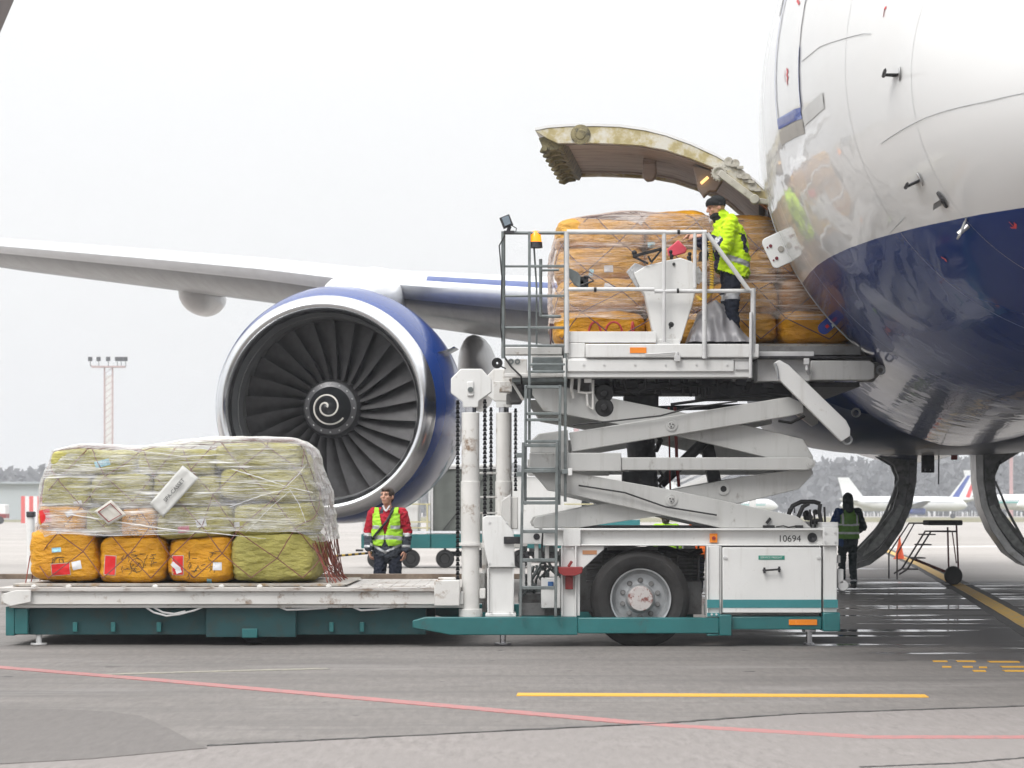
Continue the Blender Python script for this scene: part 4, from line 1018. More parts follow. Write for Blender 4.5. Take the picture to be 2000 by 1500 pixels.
lb('arm_end_gusset', Mt['arm'], f, .01)
for q, Y, hollow in (((1311, 830), 25.12, 0), ((1311, 976), 25.12, 0), ((1413, 955), 25.26, 1), ((1583, 905), 25.08, 2)):
    b = MB(); c = P(*q, Y); r_ = .066 if hollow != 2 else .05
    b.lathe([(0, r_), (-.012, r_), (-.014, r_*.75), (-.012, r_*.72), (-.012, r_*.5)], c, (0, 1, 0), 32)
    b.lathe([(-.012, r_*.56), (-.022 if hollow != 1 else -.004, r_*.5), (-.022 if hollow != 1 else -.004, 0)], c, (0, 1, 0), 24, 1 if hollow == 1 else 0)
    if hollow == 0:
        for k in range(3): a = k*2.1+.4; b.cyl(c + Vector((math.cos(a)*.018, -.02, math.sin(a)*.018)), c + Vector((math.cos(a)*.018, -.032, math.sin(a)*.018)), .008, 6, 1)
    b.build('pivot_pin', [Mt['arm'], Mt['black']], ld)
def f(b):
    for px, py in ((1311, 830), (1311, 976), (1583, 905)): c = P(px, py, 25); b.cyl((c.x, 25.16, c.z), (c.x, 28.3, c.z), .045, 16)
    b.cyl(P(1110, 1020, 25.3), Vector((X_(1110), 28.3, Z_(1020))), .05, 16); b.cyl(P(1090, 860, 25.3), Vector((X_(1090), 28.3, Z_(860))), .05, 16)
lb('cross_shaft', Mt['grey_inside'], f, 0)
def f(b):
    b.cyl(P(1262, 1000, 26.6), P(1250, 850, 26.6), .16, 24); b.cyl(P(1248, 860, 26.6), P(1243, 790, 26.6), .10, 20); b.cyl(P(1290, 945, 26.0), P(1440, 800, 26.0), .06, 16); b.bar(P(1400, 962, 26.4), P(1372, 830, 26.4), .17, .14)
    b.cyl(P(1200, 800, 26.2), P(1600, 790, 26.2), .03, 10); b.pb(1226, 1290, 918, 948, 26.1, 26.4)
lb('lift_cylinder', Mt['dark'], f, .004)
def f(b):
    b.tube([P(1281, 880, 25.8), P(1290, 860, 25.7), P(1284, 848, 25.7)], .03, 8); b.tube([P(1306, 795, 25.9), P(1308, 900, 25.9), P(1310, 1000, 26)], .010, 6, 1); b.tube([P(1318, 795, 25.9), P(1322, 900, 25.9), P(1326, 950, 26)], .018, 6, 1)
    b.tube([P(1283, 910, 25.7), P(1298, 935, 25.7), P(1288, 948, 25.8), P(1300, 965, 26)], .015, 8)
lb('hydraulic_hose', [Mt['black'], Mt['red']], f, 0)
# little rack of hoses on the front end
def f(b):
    for pts in (((1540, 1005), (1548, 988), (1565, 980), (1590, 980), (1602, 984)), ((1558, 1012), (1568, 990), (1580, 983))): b.tube([P(a, c, 25.4) for a, c in pts], .024, 8)
    b.tube([P(1602, 984, 25.4), P(1600, 1000, 25.4), P(1606, 1028, 25.4)], .022, 8)
    for x, y in ((1582, 995), (1590, 1000), (1600, 990), (1610, 990)): b.tube([P(x, y, 25.4), P(x+2, 1030, 25.4)], .012, 7)
    for k in range(12): p = P(1572+random.random()*26, 1000+random.random()*22, 25.5); b.ell(p, (.03, .03, .03), nu=8, nv=5)
    b.tube([P(1540, 1004, 25.3), P(1540, 994, 25.3), P(1552, 992, 25.3), P(1552, 1002, 25.3)], .008, 6)
    b.pb(1492, 1514, 1026, 1031, 25.05, 25.15); b.pb(1556, 1570, 1026, 1031, 25.05, 25.15); b.bar(P(1497, 1022, 25.1), P(1505, 1012, 25.1), .015, .03); b.tube([P(1516, 1029, 25.1), P(1530, 1027, 25.1), P(1540, 1030, 25.1), P(1556, 1027, 25.1)], .008, 6)
lb('hose_rack', Mt['black'], f, 0)
lb('chassis_top_plate', Mt['dark'], lambda b: b.pb(1134, 1480, 1029, 1032, 25.4, 28.3), 0)
def f(b):
    c = P(1647, 1144, 25.1); b.lathe([(0, 0), (0, .055), (.04, .06), (.06, .05), (.06, 0)], c, (0, 1, 0), 24); b.pb(1638, 1650, 1112, 1140, 25.1, 25.25); b.pb(1638, 1644, 1085, 1100, 25.1, 25.2)
lb('tow_coupling', Mt['rail'], f, .006)
# ---- raised platform
def f(b):
    b.pb(1100, 1470, 699, 737, 25.03, 25.3); b.pb(1108, 1143, 669, 698.6, 25.03, 25.3); b.pb(1143.4, 1482, 672, 698.6, 24.97, 25.3)
    b.pb(1108, 1434, 702, 726, 25.0, 25.03); b.pb(1100, 1106, 699, 737, 24.98, 25.03)
lb('platform_side_beam', Mt['white'], f, .01)
lb('beam_plate', Mt['rail'], lambda b: b.pb(1436, 1466, 706, 722, 25.005, 25.03), .003)
def f(b): b.tube([P(1322, 702, 24.95), P(1322, 688, 24.95)], .02, 8); b.tube([P(1260, 692, 24.95), P(1300, 690, 24.95), P(1322, 688, 24.95)], .008, 6); b.pb(1316, 1328, 694, 706, 24.93, 24.97)
lb('beam_latch', Mt['rail'], f, .002)
def f(b):
    b.pb(1050, 1690, 672, 690, 25.3, 28.6); b.pb(1060, 1600, 700, 738, 28.3, 28.6)
lb('platform_deck', Mt['grey_inside'], f, .006)
def f(b):
    for k in range(26): x = 1112+k*22; b.cyl((X_(x), 25.95, Z_(671)), (X_(x), 28.3, Z_(671)), .03, 10)
lb('platform_rollers', Mt['steel'], f, 0)['kind'] = 'stuff'
def f(b):
    b.pb(978, 1098, 676, 690, 25.2, 25.4); b.pb(985, 1030, 699, 732, 25.18, 25.26); b.pb(985, 1100, 728, 735, 25.12, 25.2); b.pb(1038, 1100, 692, 716, 25.2, 25.26)
    b.pb(980, 1100, 690, 740, 28.0, 28.3)
lb('rear_platform_frame', Mt['white_old'], f, .006)
def f(b):
    b.pb(1040, 1098, 696, 724, 25.14, 25.18); b.pb(1000, 1110, 735.4, 744, 25.2, 28.3); b.pb(1020, 1110, 744, 770, 25.8, 26.0)
lb('rear_platform_plate', Mt['steel'], f, .004)
def f(b):
    for dx in (0, 9):
        b.lathe([(0, .014), (0, .03), (.01, .03), (.01, .014)], P(998+dx*1.4, 706, 25.17), (0, 1, 0), 16)
lb('eyelet_pair', Mt['steel'], f, 0)
def f(b):
    for r_ in (.05, .035, .02): b.tube([P(971, 709, 25.1) + Vector((math.cos(2*math.pi*k/20)*r_, .02-r_*.3, math.sin(2*math.pi*k/20)*r_)) for k in range(21)], .008, 6)
    b.tube([P(975, 714, 25.1), P(988, 720, 25.1)], .008, 6); b.tube([P(985, 697, 25.15), P(1000, 718, 25.1), P(1018, 735, 25.1), P(1020, 760, 25.2)], .010, 6); b.tube([P(986, 460, 24.98), P(975, 480, 24.98), P(980, 540, 24.98), P(978, 640, 24.98), P(984, 700, 25.05)], .008, 6)
lb('electric_cable', Mt['black'], f, 0)
lb('brace', Mt['white_old'], lambda b: (b.bar(P(996, 740, 25.3), P(1022, 782, 25.3), .025, .03), b.pb(962, 990, 730, 770, 26.5, 26.6), b.pb(975, 1000, 740, 760, 25.5, 25.8)), .004)
def f(b):
    b.pb(996, 1020, 746, 780, 25.6, 25.9); b.cyl(P(1003, 790, 25.8), P(1003, 770, 25.8), .08, 16)
lb('sheave_block', Mt['grey_inside'], f, .008)
# under platform machinery
random.seed(11)
def f(b):
    b.pb(1160, 1500, 738, 762, 25.7, 26.4); b.pb(1230, 1300, 762, 792, 26.2, 26.5)
    b.pb(1380, 1560, 742, 770, 25.6, 26.6)
    for k in range(10): b.cyl(P(1200+k*28, 740, 25.6), P(1200+k*28, 752+random.random()*12, 25.6), .025, 8)
    for x in (1281, 1290, 1335, 1349, 1360, 1366, 1372, 1379, 1385): b.cyl(P(x, 752, 25.5), P(x, 770+random.random()*6, 25.5), .016, 8)
    for k in range(26):
        x = random.uniform(1160, 1500); p = P(x, random.uniform(738, 756), 25.5); b.box(p.x-.05, p.x+.06, 25.45, 25.6, p.z-.03, p.z+.03)
lb('underbody_machinery', Mt['dark'], f, .004)
def f(b):
    b.cyl(P(1180, 768, 25.25), P(1180, 768, 25.6), .1, 20); b.cyl(P(1180, 796, 25.25), P(1180, 796, 25.6), .1, 20); b.pb(1166, 1192, 758, 806, 25.4, 25.6)
    for y in (768, 796): b.cyl(P(1180, y, 25.2), P(1180, y, 25.3), .04, 12)
lb('drive_motor', Mt['black'], f, .01)
def f(b):
    b.tube([P(1118, 738, 25.2), P(1116, 760, 25.2), P(1120, 778, 25.2)], .018, 8); b.tube([P(1132, 738, 25.2), P(1130, 766, 25.2), P(1146, 768, 25.2), P(1158, 766, 25.2), P(1158, 742, 25.2)], .016, 8); b.tube([P(1146, 768, 25.2), P(1148, 792, 25.2), P(1158, 800, 25.2), P(1158, 760, 25.2)], .014, 8); b.pb(1142, 1156, 738, 746, 25.1, 25.2)
lb('bracket_pipe', Mt['white_old'], f, 0)
def f(b):
    b.tube([P(1190, 765, 25.4), P(1230, 758, 25.4), P(1270, 762, 25.4), P(1330, 752, 25.4), P(1400, 756, 25.5)], .014, 7); b.tube([P(1310, 790, 25.4), P(1400, 778, 25.4), P(1500, 770, 25.4), P(1540, 774, 25.4)], .016, 7); b.tube([P(1520, 822, 25.5), P(1545, 826, 25.5), P(1572, 812, 25.5)], .016, 7)
lb('hydraulic_hose', Mt['black'], f, 0)
# forward bridge and its folding arms
def f(b):
    b.pb(1484, 1590, 698, 742, 25.25, 28.3); b.pb(1470, 1595, 684, 697, 25.2, 25.3)
lb('bridge_frame', Mt['rail'], f, .008)
def f(b):
    b.pp([(1586, 703), (1702, 703), (1711, 710), (1711, 737), (1702, 741), (1586, 741)], 25.1, 25.3); b.pp([(1586, 703), (1702, 703), (1711, 710), (1711, 737), (1702, 741), (1586, 741)], 28.2, 28.3)
lb('bridge_beam', Mt['arm'], f, .008)
lb('bridge_plate', Mt['dark'], lambda b: (b.pb(1484, 1708, 694, 699, 25.1, 28.3), b.pb(1590, 1690, 742, 752, 25.4, 28.2)), .004)
def f(b): b.tube([P(1576, 700, 25.0), P(1576, 722, 25.0), P(1580, 730, 25.05)], .02, 8); b.pb(1570, 1580, 700, 712, 24.97, 25.03)
lb('bridge_latch', Mt['rail'], f, .003)
def ring(b, c, r_, t_=.012): b.tube([c + Vector((math.cos(2*math.pi*k/24)*r_, 0, math.sin(2*math.pi*k/24)*r_)) for k in range(25)], t_, 8)
def f(b):
    b.pp([(1510, 710), (1520, 704), (1538, 714), (1650, 822), (1658, 838), (1658, 852), (1641, 863), (1520, 742)], 24.9, 25.0)
lb('folding_arm', Mt['white'], f, .006)
def f(b): ring(b, P(1655, 859, 24.95), .045); b.tube([P(1514, 709, 24.88), P(1518, 722, 24.88), P(1520, 740, 24.88)], .012, 7)
lb('arm_roller', Mt['rim'], f, 0)
lb('folding_arm', Mt['arm'], lambda b: b.pp([(1600, 760), (1640, 760), (1672, 790), (1672, 806), (1660, 812), (1610, 776)], 28.1, 28.2, D=25), .006)
def f(b): ring(b, P(1672, 806, 28.0), .045); ring(b, P(1720, 723, 25.2), .04, .014)
lb('arm_roller', Mt['rim'], f, 0)
# railings (tubes)
def rail(name, pts, r_=.022, m_='rail', D=24.99):
    return lb(name, Mt[m_], lambda b: [b.tube([P(*pts[i], D), P(*pts[i+1], D)], r_, 10) for i in range(len(pts)-1)], 0)
rail('guard_rail', [(984, 455), (1106, 455)], .018, 'steel', 25.02)
rail('guard_post', [(983, 452), (983, 700)], .022, 'steel', 25.02)
for y in (520, 578, 640, 675): rail('guard_rail', [(984, y), (1034, y)], .013, 'steel', 25.02)
rail('guard_post', [(1107, 452), (1107, 690)], .026)
rail('guard_rail', [(1107, 453), (1300, 453.5)], .026); rail('guard_rail', [(1300, 454), (1380, 453)], .022)
rail('guard_rail', [(1107, 565), (1278, 565)], .022); rail('guard_rail', [(1278, 569), (1475, 568)], .022)
rail('guard_post', [(1297, 455), (1297, 668)], .022); rail('guard_post', [(1357, 455), (1357, 562)], .019)
rail('guard_post', [(1376, 455), (1376, 700)], .025, 'rail', 24.93)
rail('guard_post', [(1471, 563), (1471, 688)], .028); rail('guard_post', [(1467, 610), (1466, 738)], .018, 'rail', 24.93)
rail('guard_rail', [(1381, 456), (1462, 566)], .024, 'rail', 24.93)
rail('far_guard_rail', [(1107, 470), (1107, 690)], .026, 'rail', 28.5)
def f(b):
    for a in (1162, 1325): b.cyl(P(a-2, 453 if a > 1200 else 566, 24.96), P(a+3, 453 if a > 1200 else 566, 24.96), .026, 10)
    b.cyl(P(1322, 568, 24.96), P(1326, 568, 24.96), .026, 10)
lb('rail_clamp', Mt['black'], f, 0)
rail('side_gate', [(1056, 506), (1056, 566), (1056, 618), (1096, 618)], .018, 'steel', 25.4); rail('side_gate', [(1056, 528), (1092, 527)], .014, 'steel', 25.4)
rail('beacon_pole', [(1043, 484), (1048, 560), (1048, 676)], .010, 'steel', 25.1)
lb('kick_plate', Mt['white'], lambda b: b.pb(1111, 1282, 647, 668.6, 25.03, 25.07), .004)
def f(b):
    b.pp([(1111, 520), (1130, 530), (1146, 556), (1137, 562), (1122, 553), (1111, 536)], 25.12, 25.2)
lb('rail_bracket', Mt['steel'], f, .004)
def f(b): b.tube([P(1134, 558, 25.1), P(1160, 548, 25.1), P(1148, 540, 25.1), P(1140, 540, 25.1)], .012, 6); b.pb(1134, 1150, 538, 560, 25.12, 25.2)
lb('rail_hook', Mt['dark'], f, 0)
# operator console
lb('console', Mt['white'], lambda b: (b.pp([(1239, 531), (1262, 517), (1296, 508), (1330, 501), (1352, 508), (1364, 520), (1364, 550), (1355, 590), (1332, 665), (1280, 665), (1260, 572), (1251, 560)], 25.12, 25.3), b.pb(1284, 1330, 660, 690, 25.1, 25.3)), .01)
def f(b): b.pp([(1225, 527), (1242, 510), (1262, 517), (1239, 531), (1251, 560), (1247, 562)], 25.18, 25.24); b.pp([(1366, 515), (1380, 540), (1368, 552), (1364, 550), (1364, 520)], 25.18, 25.24)
lb('console_shroud', mat('crumpled_foil', (.5, .5, .5), .25, metal=.7, var=.2, bump=.8, bs=14), f, .003)
def f(b):
    b.bar(P(1236, 501, 25.1), P(1292, 486, 25.1), .05, .03); b.bar(P(1236, 501, 25.1), P(1266, 515, 25.1), .03, .02); b.bar(P(1292, 488, 25.1), P(1272, 512, 25.1), .03, .02); b.bar(P(1266, 500, 25.1), P(1272, 512, 25.1), .03, .02)
    b.ell(P(1239, 494, 25.1), (.03, .03, .03), nu=10, nv=6)
    for x, y in ((1310, 492), (1312, 500), (1347, 496), (1345, 503)): b.tube([P(x, y, 25.15), P(x+1, y+14, 25.15)], .014, 8); b.ell(P(x, y, 25.15), (.022, .022, .022), nu=8, nv=6)
    b.pb(1368, 1384, 490, 506, 25.05, 25.25)
lb('control_lever', Mt['black'], f, .003)
def f(b): c = P(1316, 516, 25.12); b.cyl(c, c-Vector((0, .02, 0)), .016, 12); c = P(1311, 634, 25.12); b.lathe([(0, .0), (-.01, .004), (0, .03)], c, (0, 1, 0), 10); b.pp([(1308, 640), (1310, 628), (1312, 640)], 25.11, 25.12)
lb('console_stain', Mt['ink'], f, 0)
lb('red_flag', mat('red_translucent_bag', (.50, .05, .08), .4, var=.3, bump=.6, bs=10), lambda b: b.pp([(1308, 478), (1330, 460), (1348, 478), (1344, 486), (1322, 492), (1311, 492)], 25.4, 25.44), .01)
# coiled yellow air hose
def f(b):
    pts = []; ctr = [(1386, 470), (1389, 500), (1391, 530), (1390, 560), (1388, 572), (1380, 582), (1368, 586), (1362, 578)]
    for k in range(420):
        u = k/419*(len(ctr)-1); i = min(int(u), len(ctr)-2); q = u-i; x = ctr[i][0]*(1-q)+ctr[i+1][0]*q; y = ctr[i][1]*(1-q)+ctr[i+1][1]*q
        a = k*.62; pts.append(P(x, y, 25.02) + Vector((math.cos(a)*.018, math.sin(a)*.018, 0)))
    b.tube(pts, .008, 6)
lb('coiled_air_hose', Mt['yellow'], f, 0)
# floodlight and beacon
def f(b):
    Mx = Matrix.Rotation(R(-22), 3, 'Y'); c = P(989, 433, 25.0); vs = []
    for x in (-.055, .055):
        for y in (-.04, .03):
            for z in (-.06, .06): vs.append(c + Mx @ Vector((x, y, z)))
    b.add(vs, [(0,1,3,2),(4,6,7,5),(0,4,5,1),(2,3,7,6),(0,2,6,4),(1,5,7,3)]); b.tube([P(996, 442, 25), P(992, 452, 25)], .02, 8); b.tube([P(999, 440, 24.98), P(1009, 446, 24.98), P(1007, 453, 24.98)], .006, 6); b.pb(984, 1005, 451, 456, 24.97, 25.04)
lb('floodlight', Mt['dark'], f, .008)
lb('floodlight_glass', mat('floodlight_glass', (.18, .22, .26), .15, metal=.3), lambda b: b.pp([(980, 427), (993, 422), (998, 438), (986, 443)], 24.945, 24.955), .002)
c = P(1046, 484, 25.05); b = MB(); b.lathe([(0, 0), (0, .075), (.06, .07), (.06, 0)], c, (0, 0, 1), 20); b.build('beacon_base', Mt['dark'], ld)
m, t, bs_ = nt('beacon_amber'); Mt['beacon'] = m; bs_.inputs['Base Color'].default_value = (.9, .28, .01, 1); bs_.inputs['Transmission Weight'].default_value = .4; bs_.inputs['Roughness'].default_value = .15
bs_.inputs['Emission Color'].default_value = (1, .32, .01, 1); bs_.inputs['Emission Strength'].default_value = .9
b = MB(); b.lathe([(.06, 0), (.06, .065), (.15, .055), (.175, .04), (.185, 0)], c, (0, 0, 1), 24); b.build('beacon', Mt['beacon'], ld)

random.seed(31)
def bolts(name, pts, Y, r_=.012, m_='rail'):
    for x, y in pts:
        b = MB(); c = P(x, y, Y); b.cyl(c, c - Vector((0, .012, 0)), r_, 6); b.build(name, Mt[m_], ld)
bolts('flange_bolt', [(x, 1071) for x in (1104, 1118)] + [(1140, 712), (1180, 712), (1240, 712), (1300, 712), (1360, 712), (1420, 712)], 25.0)
bolts('flange_bolt', [(x, 1200) for x in (1390, 1399, 1612, 1630)] + [(1612, 1040), (1631, 1040), (1612, 1058), (1631, 1058)], 24.965)
bolts('flange_bolt', [(956, 1100), (1000, 1100), (956, 1020), (990, 1020), (960, 1196), (996, 1196)], 24.98)
def f(b): b.pb(1230, 1262, 679, 690, 24.962, 24.97)
lb('warning_label', Mt['orange_lens'], f, 0)
def f(b):
    b.tube([P(1120, 830, 25.08), P(1200, 822, 25.06), P(1290, 812, 25.06), P(1350, 796, 25.06), P(1440, 784, 25.08)], .010, 6)
    b.tube([P(1130, 948, 25.08), P(1220, 962, 25.06), P(1300, 990, 25.08), P(1400, 1006, 25.08)], .010, 6)
    b.tube([P(1060, 1040, 25.0), P(1058, 1075, 25.0), P(1066, 1110, 25.0), P(1062, 1128, 25.02)], .010, 6)
    b.tube([P(1218, 738, 25.3), P(1222, 762, 25.3), P(1240, 772, 25.3), P(1258, 760, 25.3), P(1262, 738, 25.3)], .012, 6)
    b.tube([P(1400, 742, 25.3), P(1404, 766, 25.3), P(1430, 776, 25.3), P(1462, 764, 25.3), P(1470, 742, 25.3)], .012, 6)
lb('hydraulic_hose', Mt['black'], f, 0)

# ---------------------------------------------------------------- people
def remeshed(mb, voxel, smooth=3, wrinkle=0, wsc=14, seed=0):
    me = bpy.data.meshes.new('tmp'); me.from_pydata([tuple(v) for v in mb.v], [], mb.f)
    bm = bmesh.new(); bm.from_mesh(me); bmesh.ops.recalc_face_normals(bm, faces=bm.faces); bm.to_mesh(me); bm.free()
    o = bpy.data.objects.new('tmp', me); COL.objects.link(o)
    r = o.modifiers.new('r', 'REMESH'); r.mode = 'VOXEL'; r.voxel_size = voxel; r.use_smooth_shade = True
    if smooth:
        s_ = o.modifiers.new('s', 'SMOOTH'); s_.iterations = smooth; s_.factor = .5
    dg = bpy.context.evaluated_depsgraph_get(); dg.update()
    out = bpy.data.meshes.new_from_object(o.evaluated_get(dg)); bpy.data.objects.remove(o); bpy.data.meshes.remove(me)
    if wrinkle:
        nrm = [v.normal.copy() for v in out.vertices]
        for v, n_ in zip(out.vertices, nrm):
            c = v.co; q = Vector((c.x*wsc*.8, c.y*wsc*.8, c.z*wsc*1.6)) + Vector((seed*7.3, 0, 0))
            d = noise.noise(q)*1.0 + .5*noise.noise(q*2.3); d = -abs(d)*1.3 + .35
            v.co = c + n_*d*wrinkle
    return out
def shell(name, prims, root, mats, voxel=.011, matfn=None, delfn=None, wrinkle=0, smooth=3, wsc=14, seed=0):
    mb = MB()
    for p in prims: p(mb)
    me = remeshed(mb, voxel, smooth, wrinkle, wsc, seed); me.name = name
    me.materials.clear()
    for m_ in (mats if isinstance(mats, (list, tuple)) else [mats]): me.materials.append(m_)
    if matfn or delfn:
        bm = bmesh.new(); bm.from_mesh(me); kill = []
        for f_ in bm.faces:
            c = f_.calc_center_median()
            if delfn and delfn(c): kill.append(f_); continue
            f_.material_index = matfn(c, f_.normal) if matfn else 0
        if kill: bmesh.ops.delete(bm, geom=kill, context='FACES')
        bm.to_mesh(me); bm.free()
    else: me.polygons.foreach_set('material_index', [0]*len(me.polygons))
    me.shade_smooth()
    o = bpy.data.objects.new(name, me); COL.objects.link(o); o.parent = root; return o
def LB(p, q, r0, r1, side=(1, 0, 0)): return lambda mb: mb.limb(p, q, r0, r1, side)
def EL(c, r, M=None): return lambda mb: mb.ell(c, r, M)
Mt['skin'] = mat('skin', (.50, .27, .19), .5, var=.1, vs=14)
Mt['skin'].node_tree.nodes['Principled BSDF'].inputs['Subsurface Weight'].default_value = .08
Mt['hair'] = mat('dark_brown_hair', (.035, .022, .015), .6, var=.4, vs=40, bump=.5, bs=80)
Mt['eye'] = mat('eye_dark', (.03, .02, .02), .3); Mt['lips'] = mat('lips', (.36, .13, .11), .5)
def cloth(name, col, **k): return mat(name, col, .85, var=.16, vs=7, bump=.35, bs=22, spec=.2, **k)
Mt['vest'] = cloth('lime_vest_fabric', (.36, .66, .05)); Mt['strip'] = mat('reflective_strip', (.42, .43, .45), .4, metal=.2, var=.15, vs=14)
Mt['jk_red'] = cloth('red_jacket', (.36, .015, .03)); Mt['jk_grey'] = cloth('dark_grey_jacket', (.045, .052, .065)); Mt['trs'] = cloth('navy_trousers', (.018, .022, .035))
Mt['jk_lime'] = cloth('lime_jacket', (.50, .74, .02)); Mt['jk_navy'] = cloth('navy_panel', (.03, .03, .055)); Mt['beanie'] = cloth('black_knit', (.018, .019, .02))
Mt['jk_blue'] = cloth('blue_jacket', (.015, .045, .14)); Mt['shoe'] = mat('black_shoe', (.015, .015, .015), .5)
Mt['vest_dk'] = cloth('green_vest_fabric', (.10, .22, .04)); Mt['trs_dk'] = cloth('dark_green_trousers', (.012, .022, .024)); Mt['shirt'] = cloth('white_shirt', (.6, .6, .62))
Mt['orange_j'] = cloth('orange_jacket', (.75, .16, .03))

def head_prims(C, Mh):
    """head at centre C, Mh turns head space (face towards -Y, up +Z) into the figure's space"""
    def at(x, y, z): return C + Mh @ Vector((x, y, z))
    s_ = Mh @ Vector((1, 0, 0)); out = []
    out += [EL(at(0, .012, .018), (.074, .093, .096), Mh), EL(at(0, -.018, -.03), (.062, .070, .072), Mh), EL(at(0, -.045, -.075), (.040, .034, .036), Mh)]
    out += [LB(at(0, -.088, .018), at(0, -.106, -.018), .010, .014, s_), EL(at(0, -.102, -.022), (.017, .013, .010), Mh)]       # nose
    out += [LB(at(-.04, -.078, .035), at(.04, -.078, .035), .013, .013, (0, 0, 1))]                                              # brow
    out += [LB(at(-.018, -.083, -.050), at(.018, -.083, -.050), .009, .009, (0, 0, 1)), LB(at(-.016, -.080, -.061), at(.016, -.080, -.061), .009, .009, (0, 0, 1))]
    for x in (-1, 1):
        out += [EL(at(x*.075, .015, -.012), (.012, .020, .030), Mh), EL(at(x*.042, -.062, -.018), (.022, .020, .020), Mh)]
    return out
def hand_prims(W, Md):
    """wrist W; Md: x = thumb side, y = towards the fingertips, z = back of the hand"""
    def at(x, y, z): return W + Md @ Vector((x, y, z))
    out = [LB(at(0, 0, 0), at(.002, .05, 0), (.024, .019), (.036, .016), Md @ Vector((1, 0, 0))), LB(at(0, .045, 0), at(0, .08, -.003), (.038, .015), (.036, .013), Md @ Vector((1, 0, 0)))]
    for x, L, c in ((.029, .070, .5), (.010, .080, .55), (-.010, .074, .62), (-.028, .058, .7)):
        p = at(x, .082, 0); d1 = Md @ Vector((x*.4, math.cos(c*.6), -math.sin(c*.6))); q = p + d1*L*.5
        d2 = Md @ Vector((0, math.cos(c*1.6), -math.sin(c*1.6))); q2 = q + d2*L*.32; d3 = Md @ Vector((0, math.cos(c*2.3), -math.sin(c*2.3))); q3 = q2 + d3*L*.25
        out += [LB(p, q, .0095, .009), LB(q, q2, .009, .0085), LB(q2, q3, .0085, .0075)]
    p = at(.026, .022, -.006); q = at(.052, .052, -.018); q2 = at(.052, .080, -.026); out += [LB(p, q, .014, .011), LB(q, q2, .011, .009)]
    return out
def frame(y, z):
    y = Vector(y).normalized(); z = Vector(z); z = (z - y*z.dot(y)).normalized(); x = y.cross(z); return Matrix((x, y, z)).transposed()
def face_detail(root, C, Mh, k=1):
    b = MB()
    for x in (-1, 1):
        b.ell(C + Mh @ Vector((x*.031, -.0845, .012)), (.012, .006, .006), Mh, 10, 6)
        b.limb(C + Mh @ Vector((x*.018, -.090, .036)), C + Mh @ Vector((x*.046, -.082, .037)), .0045, .004, (0, 0, 1), 8)
    b.build('eyes', Mt['eye'], root, local=True)
    b = MB(); b.limb(C + Mh @ Vector((-.021, -.0885, -.056)), C + Mh @ Vector((.021, -.0885, -.056)), .0045, .0045, (0, 0, 1), 8); b.build('mouth', Mt['lips'], root, local=True)

def build_person(name, loc, rz, label, sc=1.0, J=None, outfit='front', voxel=.0065):
    root = thing(name, loc, label, 'person', rz=rz)
    J = {k: Vector(v)*sc for k, v in J.items()}
    Mh = J.pop('_', None)
    return root, J

# joints of a relaxed standing adult (x right, y back, z up; faces -y)
STAND = dict(hipl=(-.092, 0, .93), hipr=(.092, 0, .93), knl=(-.11, -.01, .50), knr=(.11, -.015, .50), anl=(-.12, .03, .09), anr=(.12, .02, .09), pel=(0, 0, .96), wst=(0, .005, 1.10), chs=(0, .0, 1.30), nkb=(0, .01, 1.44), nkt=(0, -.005, 1.54), head=(0, -.02, 1.645),
    shl=(-.185, .01, 1.415), shr=(.185, .01, 1.415), ell=(-.265, .04, 1.15), elr=(.265, .04, 1.15), wrl=(-.235, -.07, .93), wrr=(.235, -.07, .93))
def body(root, J, Mh, hands=(None, None), skin='skin', voxel=.0065, side=(1, 0, 0)):
    pr = head_prims(J['head'], Mh) + [LB(J['nkb'], J['nkt'] + Vector((0, 0, .02)), .052, .05)]
    pr += [LB(J['chs'], J['nkb'] - Vector((0, 0, .03)), (.125, .095), (.10, .07), side), LB(J['wst'], J['chs'], (.125, .09), (.135, .098), side), LB(J['pel'], J['wst'], (.135, .10), (.12, .088), side)]
    for s_ in 'lr':
        pr += [LB(J['hip'+s_], J['kn'+s_], .078, .05), LB(J['kn'+s_], J['an'+s_], .048, .036), LB(J['an'+s_], J['an'+s_] + (J['toe'+s_]-J['an'+s_])*.9 if 'toe'+s_ in J else J['an'+s_] + Vector((0, -.12, -.05)), .036, .03)]
        pr += [LB(J['sh'+s_], J['el'+s_], .05, .04), LB(J['el'+s_], J['wr'+s_], .038, .026), LB(J['chs']+Vector((0, 0, .06)), J['sh'+s_], .06, .05)]
    for s_, h in zip('lr', hands):
        if h is not None: pr += hand_prims(J['wr'+s_], h)
    return shell('body', pr, root, Mt[skin], voxel=voxel, smooth=2)
def trousers(root, J, m_, side=(1, 0, 0), seed=1, band=False, zt=None):
    pr = [LB(J['pel']-Vector((0, 0, .03)), J['wst'], (.168, .122), (.150, .112), side)]
    for s_ in 'lr': pr += [LB(J['hip'+s_], J['kn'+s_], (.094, .100), (.070, .074), side), LB(J['kn'+s_], J['an'+s_] + Vector((0, 0, .01)), (.068, .072), (.060, .066), side)]
    fn = (lambda c, n_: 1 if band and band[0] < c.z < band[1] else 0)
    return shell('trousers', pr, root, [Mt[m_], Mt['strip']], voxel=.011, wrinkle=.022, wsc=12, seed=seed, matfn=fn)
def shoes(root, J, dirs):
    for s_, d in zip('lr', dirs):
        a = J['an'+s_]; d = Vector(d).normalized(); h = Vector((a.x, a.y, a.z-.045))
        shell('shoe', [LB(h - d*.05, h + d*.04, (.040, .045), (.042, .042), d.cross(Vector((0, 0, 1)))), LB(h + d*.04 + Vector((0, 0, -.012)), h + d*.155 + Vector((0, 0, -.015)), (.042, .03), (.036, .025), d.cross(Vector((0, 0, 1)))), LB(a, h, .046, .048)], root, Mt['shoe'], voxel=.009, smooth=2)

